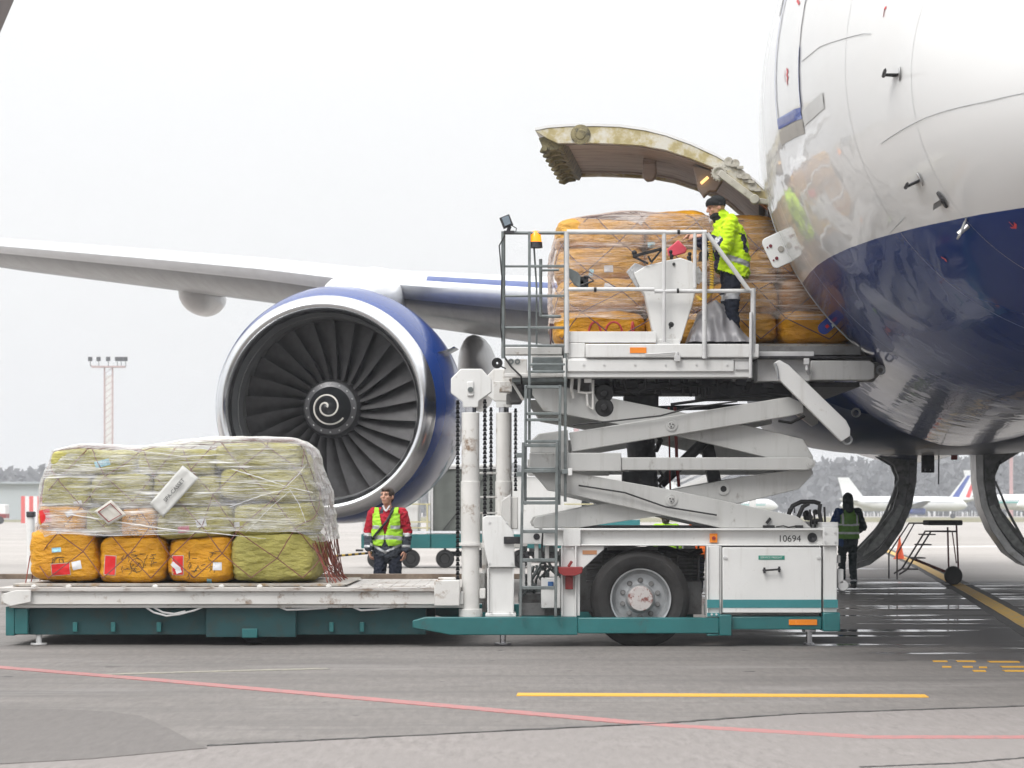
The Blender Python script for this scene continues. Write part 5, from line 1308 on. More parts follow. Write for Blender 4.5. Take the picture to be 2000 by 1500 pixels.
# 1. man standing behind the rear deck, in front of the engine
s0 = 30.6
g0 = P(757, 1000, s0); man = thing('person', (g0.x, s0, 0), 'dark haired man in lime vest over red jacket standing below the engine', 'person', rz=R(-9))
J = {k: Vector(v) for k, v in STAND.items()}
J.update(ell=Vector((-.255, .03, 1.16)), elr=Vector((.25, .03, 1.16)), wrl=Vector((-.225, -.10, .945)), wrr=Vector((.24, -.02, .925)), hipl=Vector((-.085, 0, .92)), knl=Vector((-.10, -.05, .50)), anl=Vector((-.13, -.02, .09)))
Mh = Matrix.Rotation(R(-17), 3, 'Z') @ Matrix.Rotation(R(-5), 3, 'X')
J['head'] = Vector((0, -.03, 1.622)); J['nkt'] = Vector((0, -.015, 1.52)); J['shl'].z = J['shr'].z = 1.40
hl, hr = frame((.12, -.1, -1), (-1, -.3, 0)), frame((-.12, -.1, -1), (1, -.3, 0))
body(man, J, Mh, (hl, hr)); face_detail(man, J['head'], Mh)
C = J['head']
shell('hair', [EL(C + Mh @ Vector((0, .022, .030)), (.083, .096, .097), Mh), EL(C + Mh @ Vector((.0, -.052, .082)), (.060, .036, .030), Mh), EL(C + Mh @ Vector((0, .062, -.01)), (.068, .05, .075), Mh)], man, Mt['hair'], voxel=.008, smooth=2, wrinkle=.01, wsc=40,
      delfn=lambda c: (Mh.inverted() @ (c-C)).y < -.055 and (Mh.inverted() @ (c-C)).z < .056 or (Mh.inverted() @ (c-C)).z < -.075)
trousers(man, J, 'trs'); shoes(man, J, ((-.1, -1, 0), (.1, -1, 0)))
jp = [LB(J['pel']+Vector((0, 0, -.05)), J['wst'], (.188, .150), (.180, .142)), LB(J['wst'], J['chs'], (.182, .142), (.192, .140)), LB(J['chs'], J['nkb']-Vector((0, -.01, .05)), (.190, .138), (.12, .09))]
for s_ in 'lr': jp += [LB(J['sh'+s_]-Vector((0, 0, .012)), J['el'+s_], (.078, .082), .068), LB(J['el'+s_], J['wr'+s_]+Vector((0, 0, .02)), .068, .056), LB(J['chs']+Vector((0, 0, .07)), J['sh'+s_], .095, .078)]
jp += [LB(J['nkb']+Vector((-.07, .03, .0)), J['nkb']+Vector((.07, .03, .0)), (.05, .05), (.05, .05)), LB(J['nkb']+Vector((-.085, .035, .02)), J['nkb']+Vector((-.045, -.055, -.02)), .030, .024), LB(J['nkb']+Vector((.085, .035, .02)), J['nkb']+Vector((.045, -.055, -.02)), .030, .024)]
def jm(c, n_):
    if abs(c.x) > .2 and 1.11 < c.z < 1.15: return 2
    if abs(c.x) > .2 and .965 < c.z < .995: return 2
    if c.z < 1.12 or (abs(c.x) < .2 and c.z < 1.14): 
        if abs(c.z - (.90 + abs(c.x)*.55)) < .016 and abs(c.x) < .2: return 2
        return 1
    if 1.40 < c.z and .045 < abs(c.x) < .085 and c.y < .05: return 1
    return 0
shell('jacket', jp, man, [Mt['jk_red'], Mt['jk_grey'], Mt['strip']], voxel=.010, wrinkle=.020, wsc=13, matfn=jm, seed=3)
vp = [LB(J['wst']-Vector((0, 0, .07)), J['wst']+Vector((0, 0, .06)), (.205, .168), (.204, .162)), LB(J['wst'], J['chs'], (.204, .162), (.21, .158)), LB(J['chs'], J['nkb']-Vector((0, -.01, .05)), (.208, .156), (.14, .108))]
for s_ in 'lr': vp += [LB(J['chs']+Vector((0, 0, .07)), J['sh'+s_]*.86+Vector((0, 0, .19)), .112, .095)]
def vd(c):
    if c.z > 1.36 + .04 and abs(c.x) > .155: return True
    if c.y < 0 and c.z > 1.14 and abs(c.x) < .012 + (c.z-1.14)*.28: return True
    if c.y < 0 and abs(c.x) < .006 + max(0, 1.06-c.z)*.45: return True
    if c.z < .985 + .35*max(0, abs(c.x)-.12): return True
    if c.y > 0 and c.z > 1.42: return True
    return abs(c.x) > .178 and c.z > 1.2 or c.z > 1.475
shell('vest', vp, man, [Mt['vest'], Mt['strip']], voxel=.009, wrinkle=.016, wsc=9, delfn=vd, matfn=lambda c, n_: 1 if (1.075 < c.z+.15*c.y+.03 < 1.125 or 1.235 < c.z+.03 < 1.275 and abs(c.x) > .07) else 0, seed=5).modifiers.new('solid', 'SOLIDIFY').thickness = -.006
b = MB(); b.tube([(.10, -.02, 1.475), (.075, -.145, 1.40), (.02, -.178, 1.29), (-.06, -.182, 1.20), (-.15, -.155, 1.10), (-.19, -.05, 1.06)], .016, 8); b.build('shoulder_strap', Mt['black'], man, local=True)
b = MB(); b.tube([(-.045, -.075, 1.50), (-.02, -.10, 1.455), (0, -.108, 1.43)], .012, 6); b.tube([(.045, -.075, 1.50), (.02, -.10, 1.455), (0, -.108, 1.43)], .012, 6); b.build('shirt_collar', Mt['shirt'], man, local=True)

# 2. loader operator on the raised platform, looking down to the left
s1 = 25.45; zf = Z_(690)
op = thing('person', (X_(1428, s1), s1, zf), 'loader operator in a black beanie and lime jacket at the platform rail', 'person', rz=R(-84))
J = {k: Vector(v) for k, v in STAND.items()}
# upper body leans forward (towards -y) with the hands on the rail
J.update(wst=Vector((0, .015, 1.08)), chs=Vector((0, -.03, 1.28)), nkb=Vector((0, -.075, 1.42)), nkt=Vector((0, -.13, 1.50)), head=Vector((0, -.165, 1.595)),
    shl=Vector((-.18, -.05, 1.385)), shr=Vector((.18, -.05, 1.385)), ell=Vector((-.25, -.14, 1.13)), elr=Vector((.25, -.12, 1.13)), wrl=Vector((-.17, -.35, 1.29)), wrr=Vector((.12, -.33, 1.27)))
Mh = Matrix.Rotation(R(6), 3, 'Z') @ Matrix.Rotation(R(16), 3, 'X')
hl, hr = frame((.1, -1, .15), (-.6, 0, 1)), frame((-.1, -1, .1), (.6, 0, 1))
body(op, J, Mh, (hl, hr)); face_detail(op, J['head'], Mh); C = J['head']
trousers(op, J, 'trs', seed=9, band=(.60, .67)); shoes(op, J, ((-.1, -1, 0), (.1, -1, 0)))
Mi_ = Mh.inverted()
shell('beanie', [EL(C + Mh @ Vector((0, .018, .040)), (.090, .106, .090), Mh), LB(C + Mh @ Vector((0, -.03, .045)), C + Mh @ Vector((0, .05, .012)), (.088, .072), (.088, .06), Mh @ Vector((1, 0, 0)))], op, Mt['beanie'], voxel=.009, wrinkle=.004, delfn=lambda c: (Mi_ @ (c-C)).z < .012 - .25*((Mi_ @ (c-C)).y))
shell('neck_warmer', [LB(J['nkb'] + Vector((0, -.02, .0)), J['nkt'] + Vector((0, -.035, .012)), .075, .064), EL(C + Mh @ Vector((0, -.035, -.085)), (.060, .062, .035), Mh)], op, Mt['beanie'], voxel=.009, wrinkle=.01)
jp = [LB(J['pel']+Vector((0, .01, -.14)), J['wst'], (.21, .19), (.20, .185)), LB(J['wst'], J['chs'], (.20, .185), (.21, .18)), LB(J['chs'], J['nkb']-Vector((0, 0, .03)), (.20, .17), (.13, .12)),
      LB(J['nkb']+Vector((-.06, .06, .02)), J['nkb']+Vector((.06, .06, .02)), (.075, .08), (.075, .08)), LB(J['nkb']+Vector((0, .05, .0)), J['nkb']+Vector((0, .13, -.07)), (.10, .07), (.08, .05)), LB(J['nkb']+Vector((0, -.02, .02)), J['nkt']+Vector((0, .03, .01)), (.085, .085), (.075, .075))]
for s_ in 'lr': jp += [LB(J['sh'+s_], J['el'+s_], .086, .076), LB(J['el'+s_], J['wr'+s_]+(J['el'+s_]-J['wr'+s_])*.12, .074, .056), LB(J['chs']+Vector((0, 0, .07)), J['sh'+s_], .10, .086)]
def jm2(c, n_):
    for s_ in 'lr':
        e, w_ = J['el'+s_], J['wr'+s_]; d = (w_-e); L_ = d.length; t_ = (c-e).dot(d)/L_/L_; dist = (c-e-d*max(0, min(1, t_))).length
        if dist < .095 and (t_ > .12) and abs(c.x) > .06:
            return 2 if .26 < t_ < .46 else (1 if t_ > .2 else 1)
    if abs(c.z + .3*c.y - 1.02) < .03 and c.y > -.08 and abs(c.x) < .22: return 2
    if c.y > -.02 and abs(abs(c.x)-.14) < .035 and 1.1 < c.z < 1.30 and c.x > 0: return 1
    if c.y < -.10 and c.z < 1.12 and abs(c.x) < .09: return 1
    return 0
shell('jacket', jp, op, [Mt['jk_lime'], Mt['jk_navy'], Mt['strip']], voxel=.010, wrinkle=.026, wsc=10, matfn=jm2, seed=12, delfn=lambda c: c.z < .84 + .42*max(0, -c.y+.02))

# 3. man seen from behind under the fuselage
s2 = 43.3; q = P(1656, 1000, s2)
rm = thing('person', (q.x, s2, 0), 'man in a dark hood and green vest walking away beneath the fuselage', 'person', rz=R(190))
J = {k: Vector(v) for k, v in STAND.items()}
J.update(wrl=Vector((-.16, -.22, 1.02)), wrr=Vector((.16, -.22, 1.02)), ell=Vector((-.29, .0, 1.14)), elr=Vector((.29, .0, 1.14)), anl=Vector((-.08, .10, .12)), anr=Vector((.06, -.16, .09)), knl=Vector((-.09, -.01, .50)), knr=Vector((.08, -.10, .50)))
Mh = Matrix.Rotation(R(10), 3, 'X'); hl, hr = frame((.6, -.8, .1), (0, .3, 1)), frame((-.6, -.8, .1), (0, .3, 1))
body(rm, J, Mh, (hl, hr), voxel=.009); face_detail(rm, J['head'], Mh); trousers(rm, J, 'trs_dk', seed=4, band=(.155, .185)); shoes(rm, J, ((0, -1, 0), (0, -1, 0))); C = J['head']
shell('hood', [EL(C + Vector((0, .02, .015)), (.098, .112, .118)), LB(C + Vector((0, .03, -.05)), J['nkb'] + Vector((0, .02, 0)), .10, .10)], rm, Mt['trs_dk'], voxel=.012, wrinkle=.01, delfn=lambda c: c.y < -.07 and c.z > 1.5)
jp = [LB(J['pel']+Vector((0, 0, -.08)), J['wst'], (.19, .15), (.175, .14)), LB(J['wst'], J['chs'], (.18, .145), (.195, .145)), LB(J['chs'], J['nkb']-Vector((0, 0, .04)), (.19, .14), (.12, .09))]
for s_ in 'lr': jp += [LB(J['sh'+s_], J['el'+s_], .082, .072), LB(J['el'+s_], J['wr'+s_]+(J['el'+s_]-J['wr'+s_])*.12, .07, .055), LB(J['chs']+Vector((0, 0, .07)), J['sh'+s_], .095, .082)]
shell('jacket', jp, rm, [Mt['jk_blue'], Mt['trs_dk']], voxel=.011, wrinkle=.02, wsc=11, seed=20, matfn=lambda c, n_: 1 if c.x < .12 else 0)
vp = [LB(J['wst']-Vector((0, 0, .16)), J['wst']+Vector((0, 0, .06)), (.205, .168), (.20, .16)), LB(J['wst'], J['chs'], (.20, .16), (.21, .16)), LB(J['chs'], J['nkb']-Vector((0, 0, .04)), (.205, .156), (.14, .105))]
shell('vest', vp, rm, [Mt['vest_dk'], Mt['strip']], voxel=.010, wrinkle=.014, wsc=9, delfn=lambda c: c.z < .93 or c.z > 1.48 or (abs(c.x) > .17 and c.z > 1.22), seed=8,
      matfn=lambda c, n_: 1 if (1.02 < c.z < 1.055 or 1.17 < c.z < 1.20 or (c.z > 1.19 and .115 < abs(c.x) < .15)) else 0).modifiers.new('solid', 'SOLIDIFY').thickness = -.005

# 4 and 5. workers on the far side of the loader, glimpsed through the gaps
def far_worker(px, D, rz, label, top, leg, hat, sc=1):
    q = P(px, 1000, D); w_ = thing('person', (q.x, D, 0), label, 'person', rz=R(rz)); J = {k: Vector(v)*sc for k, v in STAND.items()}
    Mh = Matrix.Identity(3); body(w_, J, Mh, (frame((.1, -.1, -1), (-1, 0, 0)), frame((-.1, -.1, -1), (1, 0, 0))), voxel=.011); face_detail(w_, J['head'], Mh)
    trousers(w_, J, leg, seed=px); shoes(w_, J, ((0, -1, 0), (0, -1, 0))); C = J['head']
    jp = [LB(J['pel']+Vector((0, 0, -.08)), J['wst'], (.19, .15), (.175, .14)), LB(J['wst'], J['chs'], (.18, .145), (.195, .145)), LB(J['chs'], J['nkb'], (.19, .14), (.10, .08))]
    for s_ in 'lr': jp += [LB(J['sh'+s_], J['el'+s_], .08, .07), LB(J['el'+s_], J['wr'+s_], .07, .05), LB(J['chs']+Vector((0, 0, .07)), J['sh'+s_], .095, .08)]
    shell('jacket', jp, w_, Mt[top], voxel=.013, wrinkle=.02, seed=px)
    shell('cap', [EL(C + Vector((0, .018, .03)), (.088, .104, .095)), LB(C + Vector((0, .05, .0)), C + Vector((0, .06, -.06)), .075, .06)], w_, Mt[hat], voxel=.011, delfn=lambda c: c.y < -.05 and c.z < C.z + .035)
    return w_
far_worker(1378, 40.0, 0, 'worker in an orange jacket seen under the scissor arms', 'orange_j', 'trs', 'hair', sc=.90)
far_worker(1300, 36.5, 180, 'worker with black hair and lime jacket seen above the loader wheel', 'vest', 'trs', 'hair', sc=.82)
# ---------------------------------------------------------------- wrapped cargo
def fabric(name, col, dark, rough=.45, writing=False):
    m, t, b = nt(name); co = coords(t)
    c = mixc(t, ramp(t, noise_(t, co, 3, 5), .3, .7), dark, col)
    c = mixc(t, ramp(t, noise_(t, co, 14, 6, .7), .62, .75), c, [q*.55 for q in col])
    t.links.new(c, b.inputs['Base Color']); b.inputs['Roughness'].default_value = rough; b.inputs['Specular IOR Level'].default_value = .35
    wv = coords(t, (1, 1, 2.2)); vo = N(t, 'ShaderNodeTexNoise', noise_type='RIDGED_MULTIFRACTAL'); vo.inputs['Scale'].default_value = 3.2; vo.inputs['Detail'].default_value = 5; t.links.new(wv, vo.inputs['Vector'])
    sc = N(t, 'ShaderNodeMath', operation='MULTIPLY_ADD', i_1=.35); t.links.new(vo.outputs['Fac'], sc.inputs[0]); t.links.new(noise_(t, wv, 9, 6, .6), sc.inputs[2])
    bump_(t, b, sc.outputs[0], 1, .05); return m
Mt['or'] = fabric('orange_tarpaulin', (.70, .34, .012), (.56, .24, .008)); Mt['ol'] = fabric('olive_canvas', (.45, .41, .12), (.27, .245, .055), .6)
Mt['or2'] = fabric('tan_orange_tarpaulin', (.70, .38, .07), (.56, .26, .03)); Mt['or_shaded'] = fabric('shaded_orange_tarpaulin', (.42, .17, .012), (.26, .10, .008))  # last one: door-side bales, shade inside the opening put into the orange
Mt['rope'] = mat('brown_net_rope', (.16, .055, .045), .7, var=.25, vs=12); Mt['rope2'] = mat('purple_grey_net_rope', (.10, .055, .065), .7, var=.25, vs=12); Mt['rope_red'] = mat('red_net_strap', (.26, .06, .04), .7, var=.3, vs=12)
Mt['rtag'] = mat('red_label', (.62, .012, .015), .4, var=.06); Mt['btag'] = mat('pale_blue_label', (.30, .55, .66), .5, var=.2, vs=30); Mt['pallet'] = mat('aluminium_pallet', (.36, .34, .31), .45, metal=.5, var=.2, dirt=((.28, .16, .05), .5, .7, 8))
Mt['kraft'] = mat('kraft_label', (.50, .44, .36), .6, var=.1)
def film_mat(name, lo, hi, white, yshift=0):
    m, t, b = nt(name); t.nodes.remove(b); out = t.nodes['Material Output']
    tr = N(t, 'ShaderNodeBsdfTransparent'); tr.inputs[0].default_value = (.97, .97, .97, 1)
    df = N(t, 'ShaderNodeBsdfPrincipled'); df.inputs['Base Color'].default_value = (*white, 1); df.inputs['Roughness'].default_value = .22; df.inputs['Specular IOR Level'].default_value = .9
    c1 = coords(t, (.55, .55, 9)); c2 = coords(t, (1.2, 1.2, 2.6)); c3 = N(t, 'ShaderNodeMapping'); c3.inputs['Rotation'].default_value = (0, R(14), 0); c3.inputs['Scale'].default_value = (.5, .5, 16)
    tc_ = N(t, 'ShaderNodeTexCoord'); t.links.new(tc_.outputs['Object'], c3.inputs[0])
    a = ramp(t, noise_(t, c1, 3.4, 7, .72), .50, .68); bb = ramp(t, noise_(t, c2, 2.0, 4, .6), .35, .75); cc = ramp(t, noise_(t, c3.outputs[0], 2.2, 4, .65), .58, .64)  # cloudy streaks in the film; glints on its wrinkles are painted white here too
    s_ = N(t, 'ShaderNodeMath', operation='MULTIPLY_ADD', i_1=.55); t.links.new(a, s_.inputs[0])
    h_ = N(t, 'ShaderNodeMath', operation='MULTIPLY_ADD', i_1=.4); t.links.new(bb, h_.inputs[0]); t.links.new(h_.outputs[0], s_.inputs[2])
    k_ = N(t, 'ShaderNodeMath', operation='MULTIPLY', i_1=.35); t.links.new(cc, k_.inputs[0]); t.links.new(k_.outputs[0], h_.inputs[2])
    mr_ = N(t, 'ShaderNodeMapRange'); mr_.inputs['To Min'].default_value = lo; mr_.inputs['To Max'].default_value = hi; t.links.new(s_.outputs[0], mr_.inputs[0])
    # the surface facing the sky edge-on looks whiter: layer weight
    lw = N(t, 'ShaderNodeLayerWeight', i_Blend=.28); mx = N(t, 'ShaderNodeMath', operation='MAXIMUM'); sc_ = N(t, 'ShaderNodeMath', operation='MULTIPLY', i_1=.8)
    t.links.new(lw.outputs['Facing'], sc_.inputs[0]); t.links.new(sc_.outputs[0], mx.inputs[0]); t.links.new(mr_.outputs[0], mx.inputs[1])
    bu = N(t, 'ShaderNodeBump'); bu.inputs['Strength'].default_value = 1; bu.inputs['Distance'].default_value = .05
    hh = N(t, 'ShaderNodeMath', operation='ADD'); t.links.new(noise_(t, c1, 3, 5, .6), hh.inputs[0]); t.links.new(noise_(t, c2, 5, 5, .6), hh.inputs[1]); t.links.new(hh.outputs[0], bu.inputs['Height'])
    t.links.new(bu.outputs[0], df.inputs['Normal'])
    ms = N(t, 'ShaderNodeMixShader'); t.links.new(mx.outputs[0], ms.inputs[0]); t.links.new(tr.outputs[0], ms.inputs[1]); t.links.new(df.outputs[0], ms.inputs[2]); t.links.new(ms.outputs[0], out.inputs[0]); return m
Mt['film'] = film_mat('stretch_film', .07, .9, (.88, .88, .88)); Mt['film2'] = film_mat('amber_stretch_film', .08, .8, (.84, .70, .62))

def bale(name, m_, x0, x1, y0, y1, z0, z1, label, group, seed, e=7.5, puff=.030, cat='bale', parent=None):
    cx, cy, cz = (x0+x1)/2, (y0+y1)/2, (z0+z1)/2; hx, hy, hz = (x1-x0)/2, (y1-y0)/2, (z1-z0)/2
    bm = bmesh.new(); bmesh.ops.create_cube(bm, size=2); bmesh.ops.subdivide_edges(bm, edges=bm.edges[:], cuts=22, use_grid_fill=True)
    rnd = random.Random(seed); sk = rnd.uniform(-.03, .03); bl_ = rnd.uniform(.9, 1.05); rot_ = rnd.uniform(-.07, .07)
    for v in bm.verts:
        p = v.co.copy(); q = p / (abs(p.x)**e + abs(p.y)**e + abs(p.z)**e)**(1/e)
        w_ = Vector((q.x*hx*(1 - .05*max(0, q.z)*bl_), q.y*hy, q.z*hz*(1 - .06*abs(q.x)**3)))
        s_ = Vector((cx, cy, cz)) + w_
        n1 = noise.noise(s_*2.4 + Vector((seed, 0, 0))); n2 = noise.noise(Vector((s_.x*5, s_.y*5, s_.z*14)) + Vector((0, seed*3, 0))); n3 = noise.noise(Vector((s_.x*16, s_.y*16, s_.z*9)) + Vector((seed, 0, 5)))
        tuck = 1 + .0*n1
        w_ *= tuck; w_ += q.normalized()*(n1*puff*1.4 + (1-abs(n2)*2)*puff*.55 + (1-abs(n3)*2.2)*puff*.28) + Vector((sk*q.z*hz, 0, 0))
        if z0 > 1.0: w_ = Matrix.Rotation(rot_, 3, 'Y') @ w_
        v.co = w_ + Vector((0, 0, hz))
    zmin = min(v.co.z for v in bm.verts)
    for v in bm.verts: v.co.z -= zmin
    me = bpy.data.meshes.new(name); bm.to_mesh(me); bm.free(); me.materials.append(m_); me.shade_smooth()
    o = bpy.data.objects.new(name, me); COL.objects.link(o); o.location = (cx, cy, z0); ROOTM[o.name] = Matrix.Translation((cx, cy, z0))
    tag(o, label, cat, group); return o
def bvh_of(o):
    me = o.data; off = Vector(o.location); return BVHTree.FromPolygons([v.co + off for v in me.vertices], [tuple(p.vertices) for p in me.polygons])
def sticker(o, px, py, w_, h_, ang, m_, D, name='label_sheet', off=.004, par=None):     # sheet pressed onto the bale, centred where the photo shows it
    bv = bvh_of(o); rows = []; c = P(px, py, D); a = R(ang)
    for i in range(7):
        r_ = []
        for j in range(7):
            u, v = (j/6-.5)*w_, (i/6-.5)*h_; x, z = c.x + u*math.cos(a) - v*math.sin(a), c.z + u*math.sin(a) + v*math.cos(a)
            hit_ = bv.ray_cast(Vector((x, c.y-1, z)), Vector((0, 1, 0)))
            r_.append(Vector((x, (hit_[0].y if hit_[0] is not None else c.y) - off, z)))
        rows.append(r_)
    ys = [p.y for r_ in rows for p in r_]; my = sum(ys)/len(ys)
    for r_ in rows:
        for p in r_: p.y = min(p.y, my+.03)
    b = MB(); b.grid(rows); s_ = b.build(name, m_, o, recalc=False, smooth=True, angle=80); return s_
def scribble(o, px, py, w_, h_, D, seed=0, m_='ink', name='handwriting', r_=.003, n_=9):
    bv = bvh_of(o); rnd = random.Random(seed); b = MB(); c = P(px, py, D)
    for k in range(n_):
        x0, z0 = c.x + (rnd.random()-.5)*w_, c.z + (rnd.random()-.5)*h_; pts = []
        dx, dz = rnd.choice(((.06, 0), (0, -.07), (.04, -.05), (-.03, -.05), (.05, .02)))
        for i in range(5):
            x, z = x0 + dx*i/4 + .006*math.sin(i*2+k), z0 + dz*i/4; hh = bv.ray_cast(Vector((x, c.y-1, z)), Vector((0, 1, 0)))
            if hh[0] is not None: pts.append(hh[0] - Vector((0, .001, 0)))
        if len(pts) > 2: b.tube(pts, r_, 5)
    if b.v: b.build(name, Mt[m_], o)

def stack_hull(x0, x1, y0, y1, z0, ztop, e=7, slope=lambda t: (0, 0), seed=0, amp=.02):
    def H(u, t, off=0):                          # u round the sides, t: 0 base .. .72 shoulder .. 1 crown centre
        a = 2*math.pi*u; c, s_ = math.cos(a), math.sin(a)
        k = (abs(c)**e + abs(s_)**e)**(-1/e); qx, qy = c*k, s_*k
        ts = min(t, .72)/.72; sl, sr = slope(ts)
        hx = (x1-x0)/2; cx = (x0+x1)/2; dx = qx*hx + (sr if qx > 0 else -sl)*abs(qx)
        rr_ = 1.0
        if t > .72: rr_ = math.cos((t-.72)/.28*math.pi/2)**.55 if t < .999 else 0
        round_ = 1 - .06*max(0, ts-.8)/.2
        x = cx + dx*rr_*round_; y = (y0+y1)/2 + qy*(y1-y0)/2*rr_*round_
        zt = ztop(x); z = z0 + (zt - .07 - z0)*ts if t <= .72 else zt - .07 + .07*math.sin((t-.72)/.28*math.pi/2)
        p = Vector((x, y, z)); n_ = Vector((qx, qy*1.0, .0)).normalized() if t < .7 else Vector((qx*.5, qy*.5, .8)).normalized()
        d = amp*(noise.noise(p*1.9 + Vector((seed, 0, 0)))*1.0 + .5*noise.noise(Vector((p.x*2, p.y*2, p.z*12 + p.x*2)) + Vector((0, seed, 0))) + .35*noise.noise(Vector((p.x*9, p.y*9, p.z*9))))
        return p + n_*(off + d)
    return H
def film(name, H, t0, label, m_, nu=240, nt_=90, skirt=None):
    b = MB(); rows = []
    for i in range(nt_):
        t = t0 + (1-t0)*i/(nt_-1); rows.append([H(j/nu, t + (.02*noise.noise(Vector((j*.12, 0, 3))) if i == 0 else 0), .024) for j in range(nu)])
        for j, p in enumerate(rows[-1]):      # creases drawn tight across the load
            q = Vector((p.x*1.5 + p.z*1.0, p.y*1.5, p.z*8.0 - p.x*.9)); k = (1-abs(noise.noise(q))*2.4)*.012 + (1-abs(noise.noise(Vector((p.x*7, p.y*7, p.z*5 + p.x*3))))*2.6)*.010
            c = Vector((math.cos(2*math.pi*j/nu), math.sin(2*math.pi*j/nu), .3)); rows[-1][j] = p + c*k
    b.grid(rows, 0, True); o = b.build(name, m_, None, recalc=True, smooth=True, angle=70)
    me = o.data; me.shade_smooth(); return tag(o, label, 'plastic wrap')
def net(name, H, us, label, m_, r_=.0075, off=.032, n_=13, rows=(.03, .2, .38, .56, .72, .84, .94), jig=.25, cat='cargo net', group=None):
    b = MB(); rnd = random.Random(len(name)); K = {}
    for i, t in enumerate(rows):
        for j in range(n_): K[i, j] = ((j + (.5 if i % 2 else 0) + rnd.uniform(-jig, jig)*.5)/n_, t + rnd.uniform(-.025, .025)*(i > 0))
    def seg(a, c):
        u0, t0 = a; u1, t1 = c
        if u1 - u0 > .5: u0 += 1
        if u0 - u1 > .5: u1 += 1
        pts = [H((u0+(u1-u0)*k/9) % 1.0, t0+(t1-t0)*k/9, off) for k in range(10)]; b.tube(pts, r_, 5)
    for i in range(len(rows)-1):
        for j in range(n_):
            if i % 2 == 0: seg(K[i, j], K[i+1, j]); seg(K[i, j], K[i+1, (j-1) % n_])
            else: seg(K[i, j], K[i+1, j]); seg(K[i, j], K[i+1, (j+1) % n_])
    return tag(b.build(name, m_, None), label, cat, group)

# ---- load on the rear deck
D = 25.4; Y0, Y1 = 25.4, 27.65; zb = Z_(1147)+.0
def bx(px0, px1, py0, py1, col, label, seed, y0=Y0, y1=None, gr='bales of the wrapped load on the rear deck', DD=D, **k):
    return bale('bale', Mt[col], X_(px0, DD), X_(px1, DD), y0, y1 or y0+1.12, Z_(py1, DD), Z_(py0, DD), label, gr, seed, **k)
b = MB(); b.prism([(X_(28, D), zb), (X_(668, D), zb), (X_(680, D), zb+.018), (X_(676, D), zb+.03), (X_(30, D), zb+.03)], 25.3, 27.7)
tag(b.build('cargo_pallet', Mt['pallet'], bevel=.004), 'thin aluminium pallet under the wrapped olive and orange bales', 'pallet')
PB_ = 1141.5
a1_ = bx(52, 188, 1040, PB_, 'or', 'leftmost orange bale of the bottom row, with a wide red label', 1, e=7)
a2_ = bx(190, 322, 1054, PB_, 'or', 'orange bale of the bottom row with an upright red label and much handwriting', 2)
a3_ = bx(327, 452, 1056, PB_, 'or', 'orange bale of the bottom row with white papers over its red label', 3)
a4_ = bx(452, 613, 1050, PB_, 'ol', 'large olive bale at the right end of the bottom row', 4, e=9)
b1_ = bx(72, 168, 992, 1040, 'or', 'small orange bale above the leftmost one, beside a red round patch', 5, puff=.015)
b2_ = bx(166, 236, 996, 1045, 'ol', 'small olive bale tucked behind the white square label', 6, puff=.018)
b3_ = bx(234, 304, 994, 1054, 'or', 'narrow orange bale in the second row between two olive ones', 7, puff=.015)
b4_ = bx(302, 456, 994, 1056, 'ol', 'olive bale in the second row carrying small white and pink stickers', 8, puff=.02)
b5_ = bx(452, 612, 985, 1050, 'ol', 'olive bale in the second row directly above the large olive one', 9, puff=.02)
c1_ = bx(80, 178, 930, 994, 'ol', 'crumpled olive bale at the left end of the third row', 10, puff=.03)
c2_ = bx(174, 296, 934, 996, 'ol', 'gathered olive bale of the third row above the white square label', 11, puff=.03)
c3_ = bx(296, 428, 932, 994, 'ol', 'olive bale behind the long tilted white label', 12, puff=.03)
c4_ = bx(426, 604, 918, 986, 'ol', 'olive bale at the right end of the third row under taut straps', 13, puff=.022)
d1_ = bx(94, 264, 884, 932, 'ol', 'pale topped olive bale at the upper left corner of the stack', 14, puff=.02)
d2_ = bx(266, 420, 880, 934, 'ol', 'olive bale in the middle of the top row', 15, puff=.02)
d3_ = bx(416, 588, 870, 922, 'ol', 'highest olive bale at the upper right corner of the stack', 16, puff=.02)
for i, (p0, p1, q0, q1, c_) in enumerate(((70, 330, 1050, PB_, 'or'), (330, 612, 1045, PB_, 'ol'), (90, 340, 960, 1050, 'ol'), (340, 606, 955, 1045, 'ol'), (100, 345, 892, 960, 'ol'), (345, 596, 884, 955, 'ol'))):
    bx(p0, p1, q0, q1, c_, ('bale in the far half of the rear deck load, ' + ('bottom', 'bottom', 'middle', 'middle', 'top', 'top')[i] + ' layer, ' + ('left', 'right')[i % 2] + ' side'), 30+i, y0=26.55)
sticker(a1_, 119, 1112, .205, .135, 4, Mt['kraft'], D, 'red_label', off=.004); sticker(a1_, 119, 1112, .19, .12, 4, Mt['rtag'], D, 'red_label', off=.008)
sticker(a1_, 150, 1104, .10, .09, 12, Mt['paper'], D, 'paper_label'); sticker(a1_, 111, 1074, .10, .05, 5, Mt['btag'], D, 'blue_label'); scribble(a1_, 118, 1090, .16, .03, D, 1)
sticker(a2_, 215, 1104, .13, .215, -4, Mt['kraft'], D, 'red_label', off=.004); sticker(a2_, 215, 1104, .115, .20, -4, Mt['rtag'], D, 'red_label', off=.008)
scribble(a2_, 255, 1100, .22, .22, D, 2, n_=20); scribble(a2_, 292, 1092, .10, .12, D, 5, n_=8)
b = MB(); bv = bvh_of(a2_)
pts = []
for k in range(25):
    a = 2*math.pi*k/24; c = P(268+13*math.cos(a), 1104+13*math.sin(a), D); hh = bv.ray_cast(Vector((c.x, 24, c.z)), Vector((0, 1, 0))); pts.append(hh[0] - Vector((0, .001, 0)))
b.tube(pts, .003, 5); b.build('stamp_circle', Mt['ink'], a2_)
